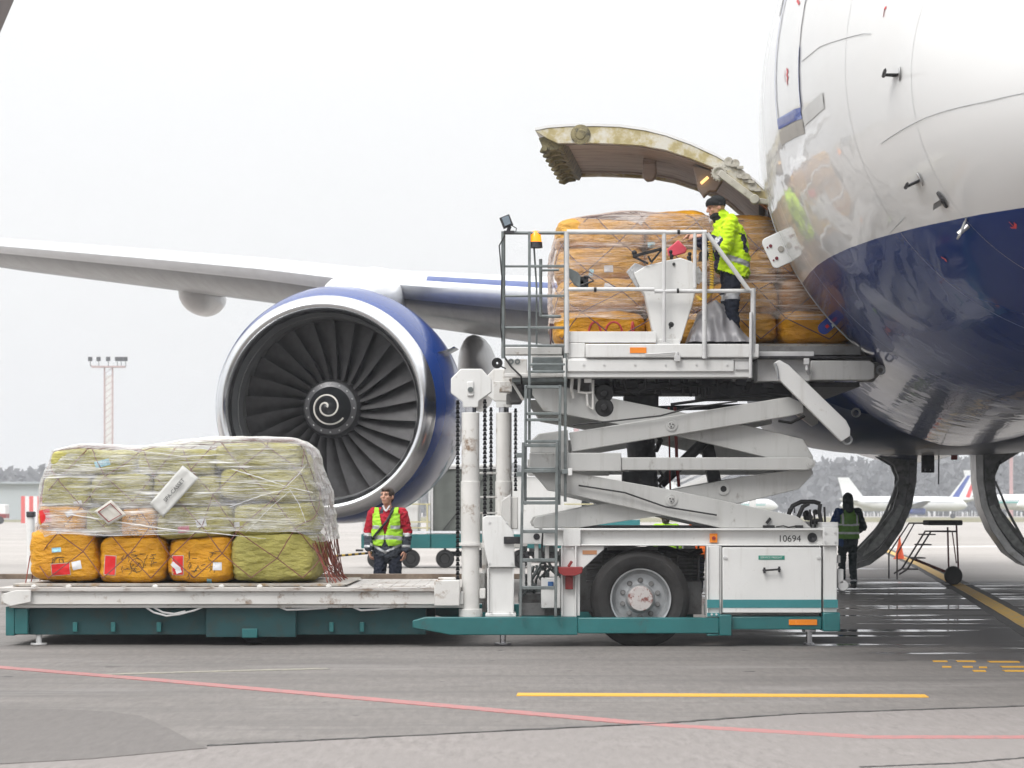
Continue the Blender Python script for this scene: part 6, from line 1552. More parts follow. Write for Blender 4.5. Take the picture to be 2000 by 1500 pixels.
sticker(a3_, 347, 1104, .13, .215, 0, Mt['kraft'], D, 'red_label', off=.004); sticker(a3_, 347, 1104, .115, .20, 0, Mt['rtag'], D, 'red_label', off=.008)
sticker(a3_, 343, 1106, .11, .05, -40, Mt['paper'], D, 'paper_label', off=.014); sticker(a3_, 349, 1115, .06, .05, 20, Mt['paper'], D, 'paper_label', off=.016)
sticker(a3_, 425, 1106, .095, .085, 0, Mt['paper'], D, 'paper_label'); sticker(a3_, 408, 1136, .05, .06, -8, Mt['btag'], D, 'blue_label')
scribble(a3_, 372, 1098, .05, .24, D, 8, n_=12); scribble(a3_, 412, 1095, .10, .20, D, 9, n_=12); scribble(a3_, 388, 1105, .05, .06, D, 3, n_=5)
sticker(b1_, 88, 1008, .12, .14, 10, Mt['rtag'], D, 'red_patch', off=.006); sticker(b1_, 136, 1003, .08, .06, 25, Mt['paper'], D, 'paper_label'); scribble(b3_, 268, 1010, .15, .05, D, 12, n_=8); scribble(b3_, 262, 1043, .1, .08, D, 15, n_=10)
sticker(b4_, 393, 1021, .11, .085, 12, Mt['paper'], D, 'paper_label'); sticker(b4_, 359, 1034, .12, .07, 5, mat('pink_label', (.62, .18, .24), .5), D, 'pink_label'); sticker(b5_, 462, 1024, .065, .05, 5, Mt['paper'], D, 'paper_label')
sticker(c1_, 152, 983, .09, .05, 10, Mt['paper'], D, 'paper_label'); sticker(d2_, 330, 927, .08, .07, 6, Mt['paper'], D, 'paper_label'); sticker(d1_, 200, 905, .16, .07, 15, Mt['btag'], D, 'blue_label')
b = MB()
lf = [(60, 905), (84, 888), (100, 878), (160, 869), (270, 876), (345, 864), (420, 857), (500, 855), (570, 857), (592, 868), (610, 900)]
def ztl(x):
    px = x*F/25.5+1000; return Z_(float(np.interp(px, [q[0] for q in lf], [q[1] for q in lf])) - 3, 25.5)
HL = stack_hull(X_(74, D), X_(617, D), 25.3, 27.72, zb+.03, ztl, slope=lambda t: (.14*(1-t)**1.3, .16*(1-t)**1.2 if t < 1 else 0), seed=2, amp=.014)
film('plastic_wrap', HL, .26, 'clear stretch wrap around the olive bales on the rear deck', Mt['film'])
net('cargo_net', HL, 0, 'brown rope net over the olive and orange bales on the rear deck', Mt['rope'], n_=22, r_=.0055, off=.013, rows=(.03, .15, .29, .43, .57, .72, .84, .94))
# taut straps fanning at the lower right and left edges
random.seed(21); st_ = thing('tie_straps', (X_(640, D), 26.5, zb+.03), 'reddish net tie down straps bunched at the right edge of the rear deck load', 'tie straps')
for k in range(20):
    b = MB(); b.tube([Vector((X_(611+k*.3, D), 25.36+(k/20)*2.2, Z_(1066-random.random()*22, D))), Vector((X_(626+random.random()*8, D), 25.33+(k/20)*2.25, Z_(1105, D))), Vector((X_(638+random.random()*22, D), 25.3+(k/20)*2.3+random.uniform(-.1, .1), zb+.035))], .0055, 5)
    b.build('strap', Mt['rope_red' if k % 3 else 'rope'], st_)
st_ = thing('tie_straps', (X_(50, D), 26.5, zb+.03), 'reddish net tie down straps at the left edge of the rear deck load', 'tie straps')
for k in range(5):
    b = MB(); b.tube([Vector((X_(60+random.random()*5, D), 25.36+k*.4, Z_(1085, D))), Vector((X_(42+random.random()*10, D), 25.4+k*.4, zb+.035))], .006, 5); b.build('strap', Mt['rope_red'], st_)
m, t, bf = nt('twisted_film'); Mt['twist'] = m; bf.inputs['Base Color'].default_value = (.80, .80, .80, 1); bf.inputs['Roughness'].default_value = .3; bf.inputs['Alpha'].default_value = .6
def strand(root, pts, r_, D_, y_):
    b = MB(); Q = []
    for i in range(len(pts)-1):
        for k in range(8): q = k/8; Q.append(P(pts[i][0]*(1-q)+pts[i+1][0]*q, pts[i][1]*(1-q)+pts[i+1][1]*q, D_) + Vector((0, y_-D_ + .006*math.sin(k*2.1+i), .003*math.sin(k*3.3))))
    Q.append(P(*pts[-1], D_) + Vector((0, y_-D_, 0))); n_ = len(Q)
    b.tube(Q, [.75*r_*(.2 + .65*math.sin(math.pi*(.15+.8*k/n_)))*(1+.25*math.sin(k*1.7)) for k in range(n_)], 6); b.build('film_strand', Mt['twist'], root)
wrapL = [o for o in COL.objects if o.name == 'plastic_wrap'][0]
for pts, r_ in ((((133, 1004), (220, 1018), (330, 1034), (452, 1044)), .014), (((235, 1030), (300, 1036), (400, 1040), (520, 1052)), .006), (((452, 916), (505, 932), (560, 950)), .010), (((420, 940), (500, 944), (562, 952)), .006), (((450, 990), (510, 968), (566, 954)), .007), (((480, 1040), (530, 990), (570, 956)), .005),
    (((560, 950), (585, 925), (600, 905)), .006), (((565, 952), (595, 958), (612, 962)), .007), (((566, 955), (585, 985), (598, 1020)), .006), (((380, 966), (450, 958), (556, 952)), .005), (((110, 905), (200, 915), (300, 905)), .005), (((270, 880), (360, 892), (440, 888)), .006), (((100, 1040), (220, 1046), (380, 1042)), .006), (((330, 1020), (450, 1012), (560, 1020)), .005)):
    strand(wrapL, pts, r_, 25.3, 25.265)
# long white label and square label hung on the net
def hung(name, pts, D_, m_, label, txt=None, border=False):
    b = MB(); v = [P(*q, D_) for q in pts]; n_ = Vector((0, .004, 0)); rows = []
    for i in range(9):
        a, c = v[0].lerp(v[3], i/8), v[1].lerp(v[2], i/8); rows.append([a.lerp(c, j/14) + Vector((0, .012*noise.noise(Vector((i*.7, j*.5, 2))), .0)) for j in range(15)])
    b.grid(rows); o = b.build(name, m_, None, recalc=False, smooth=True, angle=80); o.modifiers.new('s', 'SOLIDIFY').thickness = .003
    tag(o, label, 'label'); c = (v[0]+v[1]+v[2]+v[3])/4; d = v[1]-v[0]
    if txt:
        T_ = Matrix.Translation(c + Vector((0, -.022, 0)) + txt[2]) @ Matrix.Rotation(-math.atan2(d.z, d.x), 4, 'Y') @ FACE
        text_obj(txt[0], txt[1], Mt['ink'], T_, 'lettering', o)
    if border:
        b = MB(); w_ = [c + (q-c)*.72 - Vector((0, .02, 0)) for q in v]; b.tube(w_ + [w_[0]], .006, 5); b.build('label_border', Mt['red'], o)
    return o
hung('address_label', ((292, 984), (357, 909), (388, 934), (319, 1010)), 25.22, mat('creased_white_sheet', (.55, .55, .53), .5, var=.05, bump=.6, bs=8), 'long tilted white label with black letters in the middle of the olive bales', ('SPA-CASSET', .058, Vector((.01, 0, .01))))
hung('address_label', ((184, 999), (217, 976), (247, 1006), (212, 1026)), 25.23, mat('off_white_sheet', (.56, .54, .49), .5), 'square tilted pale label with a red border on the left half of the load', None, True)

# ---- load entering the airplane on the raised platform
D2 = 26.05; z2 = Z_(672, D2)
def by(px0, px1, py0, py1, col, label, seed, y0=26.1, **k): return bale('bale', Mt[col], X_(px0, D2), X_(px1, D2), y0, y0+(1.05), Z_(py1, D2), Z_(py0, D2), label, 'orange bales of the load on the raised platform', seed, puff=.028, **k)
b = MB(); b.box(X_(1078, D2), X_(1668, D2), 26.0, 28.25, z2-.03, z2); tag(b.build('cargo_pallet', Mt['pallet'], bevel=.004), 'pallet under the orange bales on the raised platform', 'pallet')
cols = [(1086, 1262), (1262, 1392), (1392, 1522), (1526, 1668)]; rws = [(612, 671), (548, 612), (486, 548), (424, 486)]
ROWN = ['bottom', 'second', 'third', 'top']; COLN = ['left end of the raised load', 'column behind the console', 'column behind the operator', 'column inside the cargo door']
firsts = {}
for i, (q0, q1) in enumerate(rws):
    for j, (p0, p1) in enumerate(cols):
        top = q0 + ((8, -8, -2, 8)[j] if i == 3 else (i*7+j*5) % 7 - 3); c_ = 'or_shaded' if j == 3 else ('or' if (i, j) in ((0, 0), (1, 3), (3, 1)) else 'or2')
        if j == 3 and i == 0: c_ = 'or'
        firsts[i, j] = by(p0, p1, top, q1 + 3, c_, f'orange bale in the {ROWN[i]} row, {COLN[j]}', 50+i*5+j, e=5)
for i, (p0, p1) in enumerate(((1095, 1380), (1380, 1660))):
    by(p0, p1, 548, 671, 'or2', ('far orange bale of the raised load, lower layer, ' + ('outer half', 'door half')[i]), 90+i, y0=27.15); by(p0, p1, 436, 548, 'or2', ('far orange bale of the raised load, upper layer, ' + ('outer half', 'door half')[i]), 94+i, y0=27.15)
ft = [(1080, 432), (1100, 420), (1160, 413), (1235, 407), (1300, 411), (1345, 412), (1400, 418), (1470, 424), (1560, 425), (1670, 430)]
def ztr(x): px = x*F/D2+1000; return Z_(float(np.interp(px, [q[0] for q in ft], [q[1] for q in ft])), D2)
HR = stack_hull(X_(1081, D2), X_(1671, D2), 26.02, 28.28, z2, ztr, slope=lambda t: (.0, 0), seed=7, amp=.016, e=8)
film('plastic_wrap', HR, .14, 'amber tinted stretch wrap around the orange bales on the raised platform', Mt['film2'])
net('cargo_net', HR, 0, 'dark rope net over the orange bales on the raised platform', Mt['rope2'], n_=21, r_=.006, off=.013, rows=(.03, .16, .3, .44, .58, .72, .84, .94))
sticker(firsts[2, 0], 1189, 524, .10, .075, 2, Mt['paper'], D2, 'paper_label'); sticker(firsts[2, 0], 1155, 532, .05, .08, -10, Mt['btag'], D2, 'blue_label'); sticker(firsts[2, 1], 1272, 478, .08, .06, 5, Mt['btag'], D2, 'blue_label'); sticker(firsts[1, 0], 1190, 558, .11, .05, -15, Mt['paper'], D2, 'paper_label')
b = MB(); o = firsts[0, 0]; bv = bvh_of(o)
for cx, w_ in ((1162, 12), (1199, 17), (1236, 2)):
    pts = []
    for k in range(17):
        a = math.pi*2*k/16; x, y = cx + w_*math.cos(a), 652 + 24*math.sin(a)
        c = P(x, y, D2); hh = bv.ray_cast(Vector((c.x, 24, c.z)), Vector((0, 1, 0)))
        if hh[0] is not None: pts.append(hh[0] - Vector((0, .002, 0)))
    if len(pts) > 2: b.tube(pts, .012, 6)
b.build('red_lettering', mat('red_marker', (.50, .05, .05), .5), o)
b = MB(); rows = []
pts = rrect((1626, 627), (.76, -.65), (.65, .76), 33, 12, 11); b.pp(pts, 25.86, 25.88, D=25.86)
tg = b.build('net_tag', mat('blue_net_tag', (.02, .05, .28), .4), None, bevel=.003); tag(tg, 'blue oblong tag hanging from the net beside the cargo door sill', 'tag')
b = MB(); b.pp([(1618, 624), (1630, 614), (1634, 618), (1622, 630)], 25.85, 25.86, D=25.86); b.pp([(1636, 608), (1642, 603), (1648, 609), (1641, 614)], 25.85, 25.86, D=25.86); b.pp([(1624, 634), (1632, 626), (1636, 629), (1626, 640)], 25.85, 25.86, D=25.86); b.build('tag_print', Mt['label_white'], tg)
b = MB(); b.pp([(1611, 637), (1616, 633), (1620, 638), (1615, 642)], 25.85, 25.86, D=25.86); b.build('tag_print', Mt['rtag'], tg)
# grey tarpaulin heaped at the operator's feet
b = MB(); rows = []; pk = [(1344, 668), (1352, 640), (1366, 608), (1384, 590), (1402, 582), (1416, 590), (1436, 620), (1456, 646), (1474, 668)]
for i in range(15):
    v = i/14; r_ = []
    for j in range(33):
        u = j/32*(len(pk)-1); k = min(int(u), len(pk)-2); q = u-k; x = pk[k][0]*(1-q)+pk[k+1][0]*q; y = pk[k][1]*(1-q)+pk[k+1][1]*q
        yy_ = 668 + (y-668)*math.sin(v*math.pi/2)**.8; dep = 25.13 + .30*v + .05*noise.noise(Vector((j*.30, i*.25, 1))) + .03*math.sin(j*.9+i*.3)
        xx_ = 1408 + (x-1408)*(1 if v > .0 else 1); r_.append(P(xx_ + 3*noise.noise(Vector((i*.4, j*.3, 4))), yy_, 25.2)); r_[-1].y = dep
    rows.append(r_)
for i in range(1, 8):
    r0 = rows[14]; rows.append([Vector((p.x, p.y + .045*i, Z_(668, 25.2) + (p.z - Z_(668, 25.2))*math.cos(i/7*math.pi/2))) for p in r0])
b.grid(rows); tag(b.build('tarpaulin', mat('grey_tarpaulin', (.24, .235, .25), .35, var=.15, vs=4, bump=.5, bs=9), None, recalc=True, angle=80), 'grey tarpaulin heaped on the platform at the operator\'s feet', 'tarpaulin')
# ---------------------------------------------------------------- things behind the loader
def gz(px, D): return X_(px, D)
# container dollies in a train behind the engine
def dolly(px, D, W, label, curtain, seed):
    x = X_(px, D); r_ = thing('container_dolly', (x, D, 0), label, 'container dolly', group='container dollies behind the loader')
    def pt(name, m_, fn, bevel=.01, **k):
        b = MB(); fn(b); return b.build(name, Mt[m_], r_, bevel=bevel, **k)
    zt = Z_(930, D) + .05 if not curtain else Z_(916, D)
    pt('bed', 'teal', lambda b: b.box(x, x+W, D, D+1.6, .52, .62)); pt('side_sill', 'teal', lambda b: b.box(x-.03, x+W+.03, D-.05, D, .50, .86 if curtain else .86))
    pt('stripe', 'paper', lambda b: b.box(x-.02, x+W+.02, D-.06, D-.05, .88, .94), 0)
    for dx in (.35, W-.5):
        b = MB(); c = (x+dx, D+.02, .235); b.lathe([(0, .0), (0, .11), (.02, .12), (.0, .14), (.01, .22), (.05, .235), (.12, .235), (.14, .2), (.14, 0)], c, (0, 1, 0), 28); b.build('wheel', Mt['black'], r_, angle=30)
        b = MB(); b.bar((x+dx, D+.1, .24), (x+dx, D+.1, .52), .06); b.build('wheel_fork', Mt['dark'], r_)
    pt('undercarriage', 'dark', lambda b: b.box(x+.3, x+W-.4, D+.2, D+.4, .30, .42))
    def posts(b):
        for q in (x, x+W-.05): b.box(q, q+.05, D, D+.05, .86, zt); b.box(q, q+.05, D+1.5, D+1.55, .62, zt)
        b.box(x, x+W, D, D+.05, zt, zt+.05)
    pt('frame_post', 'rail', posts)
    if curtain:
        b = MB(); rows = []
        for i in range(9):
            rows.append([Vector((x+.05+(W-.1)*j/30, D+.06+.012*math.sin(j*1.1)+.01*noise.noise(Vector((j*.3, i*.3, seed))), .62+(zt-.62)*i/8)) for j in range(31)])
        b.grid(rows); b.build('curtain', mat('grey_green_curtain', (.10, .11, .10), .6, var=.15, vs=2), r_, recalc=False, angle=80)
        pt('roof', 'white', lambda b: b.box(x-.03, x+W+.03, D-.02, D+1.6, zt+.05, zt+.12)); pt('curtain_brace', 'dark', lambda b: b.bar((x+.1, D+.02, .7), (x+W*.8, D+.02, zt-.1), .02), 0)
    else:
        pt('container', 'white', lambda b: b.box(x+.08, x+W-.3, D+.1, D+1.5, .9, zt-.04), .03)
        def rl(b):
            for z in (1.0, 1.15, 1.6): b.box(x+W-.75, x+W, D-.02, D, z, z+.035)
            b.box(x+W-.1, x+W-.06, D-.03, D, .62, 1.6)
        pt('gate_rail', 'yrail', rl, .004)
    return r_
Mt['yrail'] = mat('cream_rail', (.48, .44, .26), .5)
dolly(708, 60, 1.72, 'white container on a teal dolly behind the man in the red jacket', False, 1)
dolly(842, 60, 1.80, 'dark curtained teal dolly right of the engine', True, 2)
dolly(990, 60, 2.2, 'white container on a teal dolly behind the loader masts', False, 3)
b = MB(); b.box(X_(694, 60), X_(708, 60), 60.1, 60.3, .42, .47); b.build('coupling', Mt['dark'], None); bpy.data.objects['coupling'].parent = None
tag(bpy.data.objects['coupling'], 'dark hitch plate at the left end of the dollies', 'hitch')
b = MB(); p0, p1 = P(655, 1086, 45), P(745, 1078, 45)
n_ = 14
for k in range(n_): b.tube([p0.lerp(p1, k/n_), p0.lerp(p1, (k+1)/n_)], .022, 8, k % 2)
b.tube([(p0.x, 45, p0.z), (p0.x-.02, 45, 0)], .02, 8, 1); b.tube([(p1.x, 45, p1.z), (p1.x+.02, 45, 0)], .02, 8, 1)
tag(b.build('barrier_pole', [Mt['yellow'], Mt['black']], None), 'yellow and black striped pole behind the man in the red jacket', 'barrier pole')
# white bus-like vehicle and van behind the ladder
def boxcar(name, px0, px1, py0, D, label, cat, stripe=None):
    x0, x1, zt = X_(px0, D), X_(px1, D), Z_(py0, D); r_ = thing(name, (x0, D, 0), label, cat)
    b = MB(); b.prism([(x0, .45), (x1, .45), (x1, zt-.1), (x1-.2, zt), (x0+.15, zt), (x0, zt-.25)], D, D+2.3); b.build('body', Mt['white'], r_, bevel=.05)
    b = MB()
    for k in range(4):
        a = x0+.3+(x1-x0-.6)*k/4; b.box(a, a+(x1-x0-.6)/4-.12, D-.01, D+.01, zt-1.0, zt-.35)
    b.build('window', Mt['glassdark'], r_)
    for q in (x0+.7, x1-.8):
        b = MB(); b.lathe([(0, 0), (0, .2), (0, .36), (.06, .4), (.2, .4), (.22, 0)], (q, D-.02, .4), (0, 1, 0), 28); b.build('wheel', Mt['black'], r_)
    if stripe: b = MB(); b.box(x0, x1, D-.012, D, .9, 1.2); b.build('stripe', Mt['teal_stripe'], r_)
    return r_
bus = boxcar('white_bus', 1012, 1250, 925, 66, 'white airport bus with a teal stripe behind the scissor lift', 'bus', True)
text_obj('8', .5, Mt['ink'], Matrix.Translation(P(1039, 947, 65.98)) @ FACE, 'number', bus)
# step stand under the fuselage
D = 46.0
st = thing('step_stand', (X_(1815, D), D, 0), 'wheeled metal maintenance steps with a dark top platform beneath the fuselage', 'step stand')
Mt['steps'] = mat('dark_stand_paint', (.10, .09, .09), .5, metal=.3, var=.2); Mt['steps_r'] = mat('dark_red_stand_paint', (.12, .03, .03), .5)
def q_(px, py, Y): v = P(px, py, D); return Vector((v.x, Y, v.z))
b = MB()
for Y in (D, D+.62):
    k = 0 if Y == D else -6
    b.tube([q_(1752+k, 1132, Y), q_(1752+k, 1082, Y), q_(1786, 1022, Y), q_(1880, 1022, Y)], .016, 8); b.tube([q_(1756, 1122, Y), q_(1772, 1112, Y), q_(1818, 1038, Y), q_(1868, 1038, Y)], .018, 8)
b.build('frame', Mt['steps'], st)
b = MB()
for px, py in ((1792, 1090), (1804, 1064), (1812, 1044), (1778, 1112)): c = q_(px-6, py, D); b.box(c.x-.02, c.x+.22, D+.02, D+.6, c.z-.012, c.z+.012)
b.build('treads', Mt['steps'], st)['kind'] = 'stuff'
b = MB(); b.pb(1814, 1880, 1016, 1026, D-.02, D+.66, D=D); b.build('top_platform', Mt['black'], st, bevel=.02)
b = MB(); b.tube([q_(1868, 1026, D), q_(1872, 1112, D)], .018, 8); b.tube([q_(1862, 1030, D+.6), q_(1864, 1112, D+.6)], .018, 8); b.tube([q_(1860, 1040, D), q_(1868, 1100, D)], .012, 8); b.build('rear_leg', Mt['steps_r'], st)
b = MB(); b.tube([q_(1788, 1092, D), q_(1858, 1120, D)], .016, 8); b.tube([q_(1790, 1092, D+.6), q_(1858, 1120, D+.6)], .016, 8); b.build('lower_brace', Mt['steps_r'], st)
for px, Y in ((1862, D-.05), (1872, D+.5)):
    c = q_(px, 1000, Y); b = MB(); b.lathe([(0, 0), (0, .12), (.01, .17), (.05, .18), (.09, .17), (.1, 0)], (c.x, Y, .18), (0, 1, 0), 28); b.build('wheel', Mt['black'], st)
c = G(1757, 1092); b = MB(); b.lathe([(.0, 0), (0, .19), (.03, .19), (.035, .14), (.55, .035), (.7, .025), (.7, 0)], (c.x, c.y, 0), (0, 0, 1), 24)
tag(b.build('traffic_cone', mat('orange_cone', (.75, .10, .02), .5, var=.05), None), 'small orange cone behind the foot of the maintenance steps', 'cone')
# light masts
def light_mast(px, D, py_top, label, red=False, scale=1.0):
    x = X_(px, D); zt = Z_(py_top, D); r_ = thing('floodlight_mast', (x, D, 0), label, 'light mast', group='floodlight masts')
    b = MB(); w_ = .7*scale
    for dx in (-w_, w_): b.bar((x+dx*.9, D, 0), (x+dx*.9, D, zt), .22*scale)
    for k in range(24): z = zt*k/24; b.bar((x-w_*.9, D, z), (x+w_*.9, D, z+zt/24), .07*scale)
    mm = mat('mast_paint', (.42, .30, .30), .6); b.build('lattice', mm, r_)
    b = MB(); b.box(x-w_, x+w_, D-.2, D+.2, 0, zt*.42); b.box(x-w_*.8, x+w_*.8, D+.0, D+.3, zt*.42, zt*.95); b.build('column_casing', Mt['white'] if not red else mat('red_white_casing', (.55, .30, .30), .6), r_)
    b = MB(); b.box(x-2.6*scale, x+2.6*scale, D-.6, D+.6, zt, zt+.25); b.tube([(x-2.9*scale, D, zt+.6), (x-2.6*scale, D, zt+.2)], .08, 6); b.build('gantry', mm, r_)
    for dx in (-2.8, -1.5, .0, 1.4, 2.0, 2.7):
        z = zt + 1.0*scale; b = MB(); b.box(x+(dx-.32)*scale, x+(dx+.32)*scale, D-.5, D-.2, z, z+.65*scale); b.bar((x+dx*scale, D, zt+.2), (x+dx*scale, D-.3, z+.1), .09*scale); b.build('floodlight_head', Mt['dark'], r_)
light_mast(212, 370, 718, 'tall twin post floodlight mast rising behind the wrapped olive load')
light_mast(1126, 700, 826, 'distant pinkish floodlight mast seen through the scissor arms', True, 1.2)
light_mast(1975, 640, 880, 'red and white floodlight mast at the far right behind the gear door', True, .7)
# distant airliners
def jet(px_nose, px_tail, D, label, fin_cols, facing, stripe=None, belly=None):
    """side-on airliner; facing -1: nose to the left"""
    xn, xt = X_(px_nose, D), X_(px_tail, D); L = abs(xt-xn); s_ = 1 if xt > xn else -1; rad = L*.055; zc = rad+1.6
    r_ = thing('distant_airliner', ((xn+xt)/2, D, 0), label, 'airliner', group='airliners parked in the distance')
    prof_ = [(0, .02, -.25), (.012, .3, -.2), (.03, .55, -.12), (.06, .82, -.04), (.1, 1, 0), (.6, 1, 0), (.75, .88, .1), (.88, .55, .35), (1, .12, .7)]
    b = MB(); b.loft([[Vector((xn + s_*u*L, D + math.cos(a)*rad*k, zc + dz*rad + math.sin(a)*rad*k)) for a in [2*math.pi*j/20 for j in range(20)]] for u, k, dz in prof_]); b.build('fuselage', Mt['jetw'], r_, angle=60)
    zt = zc + rad*.7; H = L*.17
    def fin(u0, u1, v0, v1, m_, nm):     # band of the fin between chord fractions
        b = MB(); x = lambda u, h: xn + s_*L*(.80 + .17*u + .13*h*(1 if True else 0)*1.0 - (0.02*h if u > .5 else 0)*u)
        b.prism([(x(u0, 0), zt + .0), (x(u1, 0), zt), (x(v1, 1) if 0 else xn+s_*L*(.93+.085*v1), zt+H), (xn+s_*L*(.93+.085*v0), zt+H)], D-.15, D+.15); b.build(nm, m_, r_)
    for u0, u1, m_ in fin_cols: fin(u0, u1, u0, u1, m_, 'tail_fin')
    b = MB(); b.prism([(xn+s_*L*.86, zc+rad*.5), (xn+s_*L*.93, zc+rad*.5), (xn+s_*L*1.0, zc+rad*.9), (xn+s_*L*.96, zc+rad*.9)], D-L*.13, D-L*.01); b.build('tailplane', Mt['jetw'], r_)
    b = MB(); b.loft([[Vector((xn+s_*L*(.36+a_), y, z+t_)) for a_, t_ in ((0, 0), (.04, .35*c_), (c_*.17, 0), (.04, -.25*c_))] for y, z, c_ in ((D, zc-rad*.5, 1.0), (D-L*.2, zc-rad*.1, .7), (D-L*.42, zc+rad*.4, .35))]); b.build('wing', Mt['wing_g'], r_, angle=50)
    b = MB(); b.lathe([(0, rad*.42), (.4, rad*.5), (2.4, rad*.45), (4, rad*.3), (4.2, 0)] if s_ > 0 else [(0, rad*.42), (.4, rad*.5), (2.4, rad*.45), (4, rad*.3)], (xn+s_*L*.36, D-L*.15, zc-rad*1.05), (s_, 0, 0), 24); b.build('engine', belly or Mt['jetw'], r_)
    b = MB()
    for k in range(38): x = xn+s_*L*(.12+.70*k/38); b.box(x-.13, x+.13, D-rad-.02, D-rad*.9, zc+rad*.22, zc+rad*.36)
    b.build('window_row', Mt['jetwin'], r_)['kind'] = 'stuff'
    if stripe: b = MB(); b.box(min(xn+s_*L*.12, xn+s_*L*.85), max(xn+s_*L*.12, xn+s_*L*.85), D-rad-.03, D-rad*.88, zc-.05*rad, zc+.12*rad); b.build('stripe', stripe, r_)
    for u in (.12, .48):
        b = MB(); x = xn+s_*L*u; b.bar((x, D, .6), (x, D, zc-rad*.8), .3); b.lathe([(0, 0), (0, .55), (.6, .55), (.6, 0)], (x, D-.8, .55), (0, 1, 0), 18); b.build('landing_gear', Mt['dark'], r_)
    return r_
Mt['jetw'] = mat('airliner_white', (.74, .75, .76), .35, var=.03, coat=.4); Mt['jetwin'] = mat('airliner_windows', (.30, .33, .38), .4)
fb, fr_ = mat('fin_blue', (.02, .06, .33), .5), mat('fin_red', (.62, .03, .03), .5); Mt['stripe_t'] = mat('teal_fuselage_stripe', (.10, .42, .38), .5); em = mat('fin_pink_emblem', (.55, .42, .45), .5)
jet(1890, 1640, 520, 'distant white airliner, nose right, with a plain white fin left of the gear door', [(0, 1, Mt['jetw'])], 1, belly=fb)
jet(1640, 1905, 560, 'distant white airliner with blue, white and red bands on its fin', [(0, .12, Mt['jetw']), (.12, .42, fb), (.42, .72, Mt['jetw']), (.72, .92, fr_), (.92, 1, Mt['jetw'])], -1, belly=fb)
jet(2190, 1886, 600, 'distant white airliner with a teal stripe seen right of the gear door', [(0, 1, Mt['jetw'])], 1, stripe=Mt['stripe_t'])
jet(1985, 2250, 430, 'distant airliner whose nose enters at the right edge', [(0, 1, Mt['jetw'])], -1)
jet(1520, 1300, 640, 'distant white airliner seen through the scissor lift', [(0, 1, Mt['jetw'])], 1, stripe=Mt['stripe_t'])
# stairs truck seen through the scissor
D = 75; x0 = X_(1330, D); r_ = thing('boarding_stairs', (x0, D, 0), 'white boarding stairs seen through the scissor arms', 'boarding stairs')
b = MB(); b.bar((X_(1318, D), D, Z_(965, D)), (X_(1480, D), D, Z_(895, D)), .5, .25, up=(0, 0, 1)); b.build('flight', Mt['white'], r_)
b = MB()
for dy in (-.5, .5): b.bar((X_(1318, D), D+dy, Z_(945, D)), (X_(1480, D), D+dy, Z_(873, D)), .05); b.bar((X_(1318, D), D+dy, Z_(955, D)), (X_(1480, D), D+dy, Z_(884, D)), .05)
b.build('handrail', Mt['rail'], r_)
b = MB(); b.box(X_(1330, D), X_(1490, D), D-.8, D+.8, .5, .9); b.bar((X_(1470, D), D, .8), (X_(1470, D), D, Z_(895, D)), .2); b.build('base', Mt['white'], r_, bevel=.03)
for px in (1350, 1470):
    b = MB(); b.lathe([(0, 0), (0, .42), (.3, .42), (.3, 0)], (X_(px, D), D-.85, .42), (0, 1, 0), 20); b.build('wheel', Mt['black'], r_)
# hangar, striped blast screen, small vehicles at the left horizon
D = 430; r_ = thing('hangar', (X_(20, D), D, 0), 'long pale grey hangar on the left horizon', 'hangar')
b = MB(); b.box(X_(-400, D), X_(640, D), D, D+50, 0, Z_(945, D)); b.build('wall', mat('pale_cladding', (.42, .46, .48), .6, var=.05, vs=.1, stretch=(1, 1, .05)), r_)
b = MB(); b.box(X_(-400, D)-1, X_(640, D)+1, D-1, D+51, Z_(945, D), Z_(941, D)); b.build('roof', mat('hangar_roof', (.34, .37, .40), .6), r_)
D = 300; b = MB()
for k in range(5): b.box(X_(41+k*8, D), X_(41+k*8+8, D), D, D+2, 0, Z_(969, D), k % 2)
tag(b.build('striped_screen', [mat('screen_red', (.60, .09, .08), .6), Mt['white']], None), 'small red and white striped shelter on the left horizon', 'shelter')
r_ = thing('service_truck', (X_(0, 280), 280, 0), 'small white and red service truck at the far left edge', 'truck')
b = MB(); b.box(X_(-40, 280), X_(11, 280), 280, 282, .5, Z_(985, 280)); b.build('body', Mt['white'], r_, bevel=.1); b = MB(); b.box(X_(-40, 280), X_(11.5, 280), 279.97, 282, .7, 1.2); b.build('stripe', Mt['red'], r_); b = MB(); b.lathe([(0, 0), (0, .45), (.3, .45), (.3, 0)], (X_(0, 280), 279.9, .45), (0, 1, 0), 16); b.build('wheel', Mt['black'], r_)
# trackside lamp post near the left of the load
D = 42; r_ = thing('equipment_post', (X_(58, D), D, 0), 'pale equipment post half hidden by the left end of the wrapped load', 'post')
b = MB(); b.cyl((X_(60, D), D, 0), (X_(60, D), D, Z_(1006, D)), .07, 14); b.build('post', Mt['white'], r_)
b = MB(); b.pb(53, 68, 999, 1010, D-.1, D+.1, D=D); b.build('lamp_head', Mt['dark'], r_, bevel=.02)
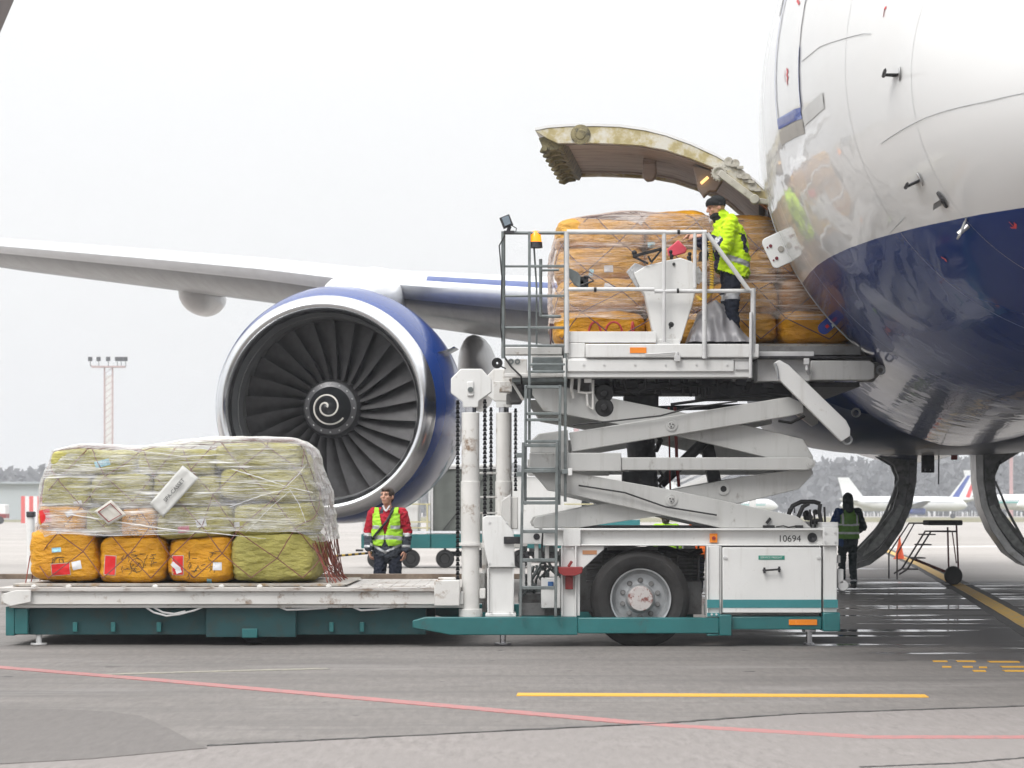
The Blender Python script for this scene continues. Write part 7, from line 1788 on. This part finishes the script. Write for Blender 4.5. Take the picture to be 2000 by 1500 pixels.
# far wood: one mass of bare trees
random.seed(5); b = MB()
def wood(x0, x1, D, h, n_):
    for k in range(n_):
        x = random.uniform(x0, x1); y = D + random.uniform(0, 60); hh = h*(random.uniform(.88, .97) + .05*math.sin(x*.05))
        b.cyl((x, y, 0), (x, y, hh*.8), .18, 5, 1, r2=.05)
        for q in range(44):
            a = random.uniform(0, 6.28); rr_ = random.uniform(.3, 2.6); z = hh*random.uniform(.12, 1.0); c = Vector((x+rr_*math.cos(a)*(1.25-z/hh), y+rr_*math.sin(a)*.5, z)); s_ = random.uniform(.8, 2.0)
            d1 = Vector((random.uniform(-1, 1), random.uniform(-.4, .4), random.uniform(-.6, 1))).normalized()*s_; d2 = Vector((random.uniform(-1, 1), random.uniform(-.4, .4), random.uniform(-1, 1))).normalized()*s_*.6
            b.add([c-d1, c+d2, c+d1, c-d2], [(0, 1, 2, 3)], 0)
wood(-260, 60, 700, 16, 620); wood(60, 330, 760, 20, 760)
tag(b.build('far_wood', [mat('bare_winter_crowns', (.12, .12, .125), .9, var=.25, vs=.1), mat('far_trunks', (.05, .045, .04), .9)], None, recalc=False, smooth=False), kind='stuff')
# corner of a neighbouring boarding bridge roof over the camera
D = 20; r_ = thing('boarding_bridge', (X_(-80, D), D, 0), 'grey brown corner of a boarding bridge roof in the top left corner', 'boarding bridge')
b = MB(); b.pp([(29.5, 0), (58, -67), (-460, -67), (-460, 200), (-70, 233), (-30, 140)], D-2.6, D, D=D); b.build('canopy', mat('brown_grey_cladding', (.20, .175, .17), .6, var=.06), r_, bevel=.03)
b = MB(); b.pp([(-300, -67), (-260, -67), (-260, 1284), (-300, 1284)], D-1.8, D-1.2, D=D); b.build('support_leg', Mt['steel'], r_)
# thin winter haze
hz = MB(); hz.box(-420, 420, -6, 860, -1, 34); m, t, bb = nt('haze_air'); t.nodes.remove(bb); v = N(t, 'ShaderNodeVolumePrincipled'); v.inputs['Color'].default_value = (.93, .95, 1, 1); v.inputs['Density'].default_value = .0006; v.inputs['Anisotropy'].default_value = .2
t.links.new(v.outputs[0], t.nodes['Material Output'].inputs['Volume'])
tag(hz.build('haze', m, None, smooth=False), kind='stuff')
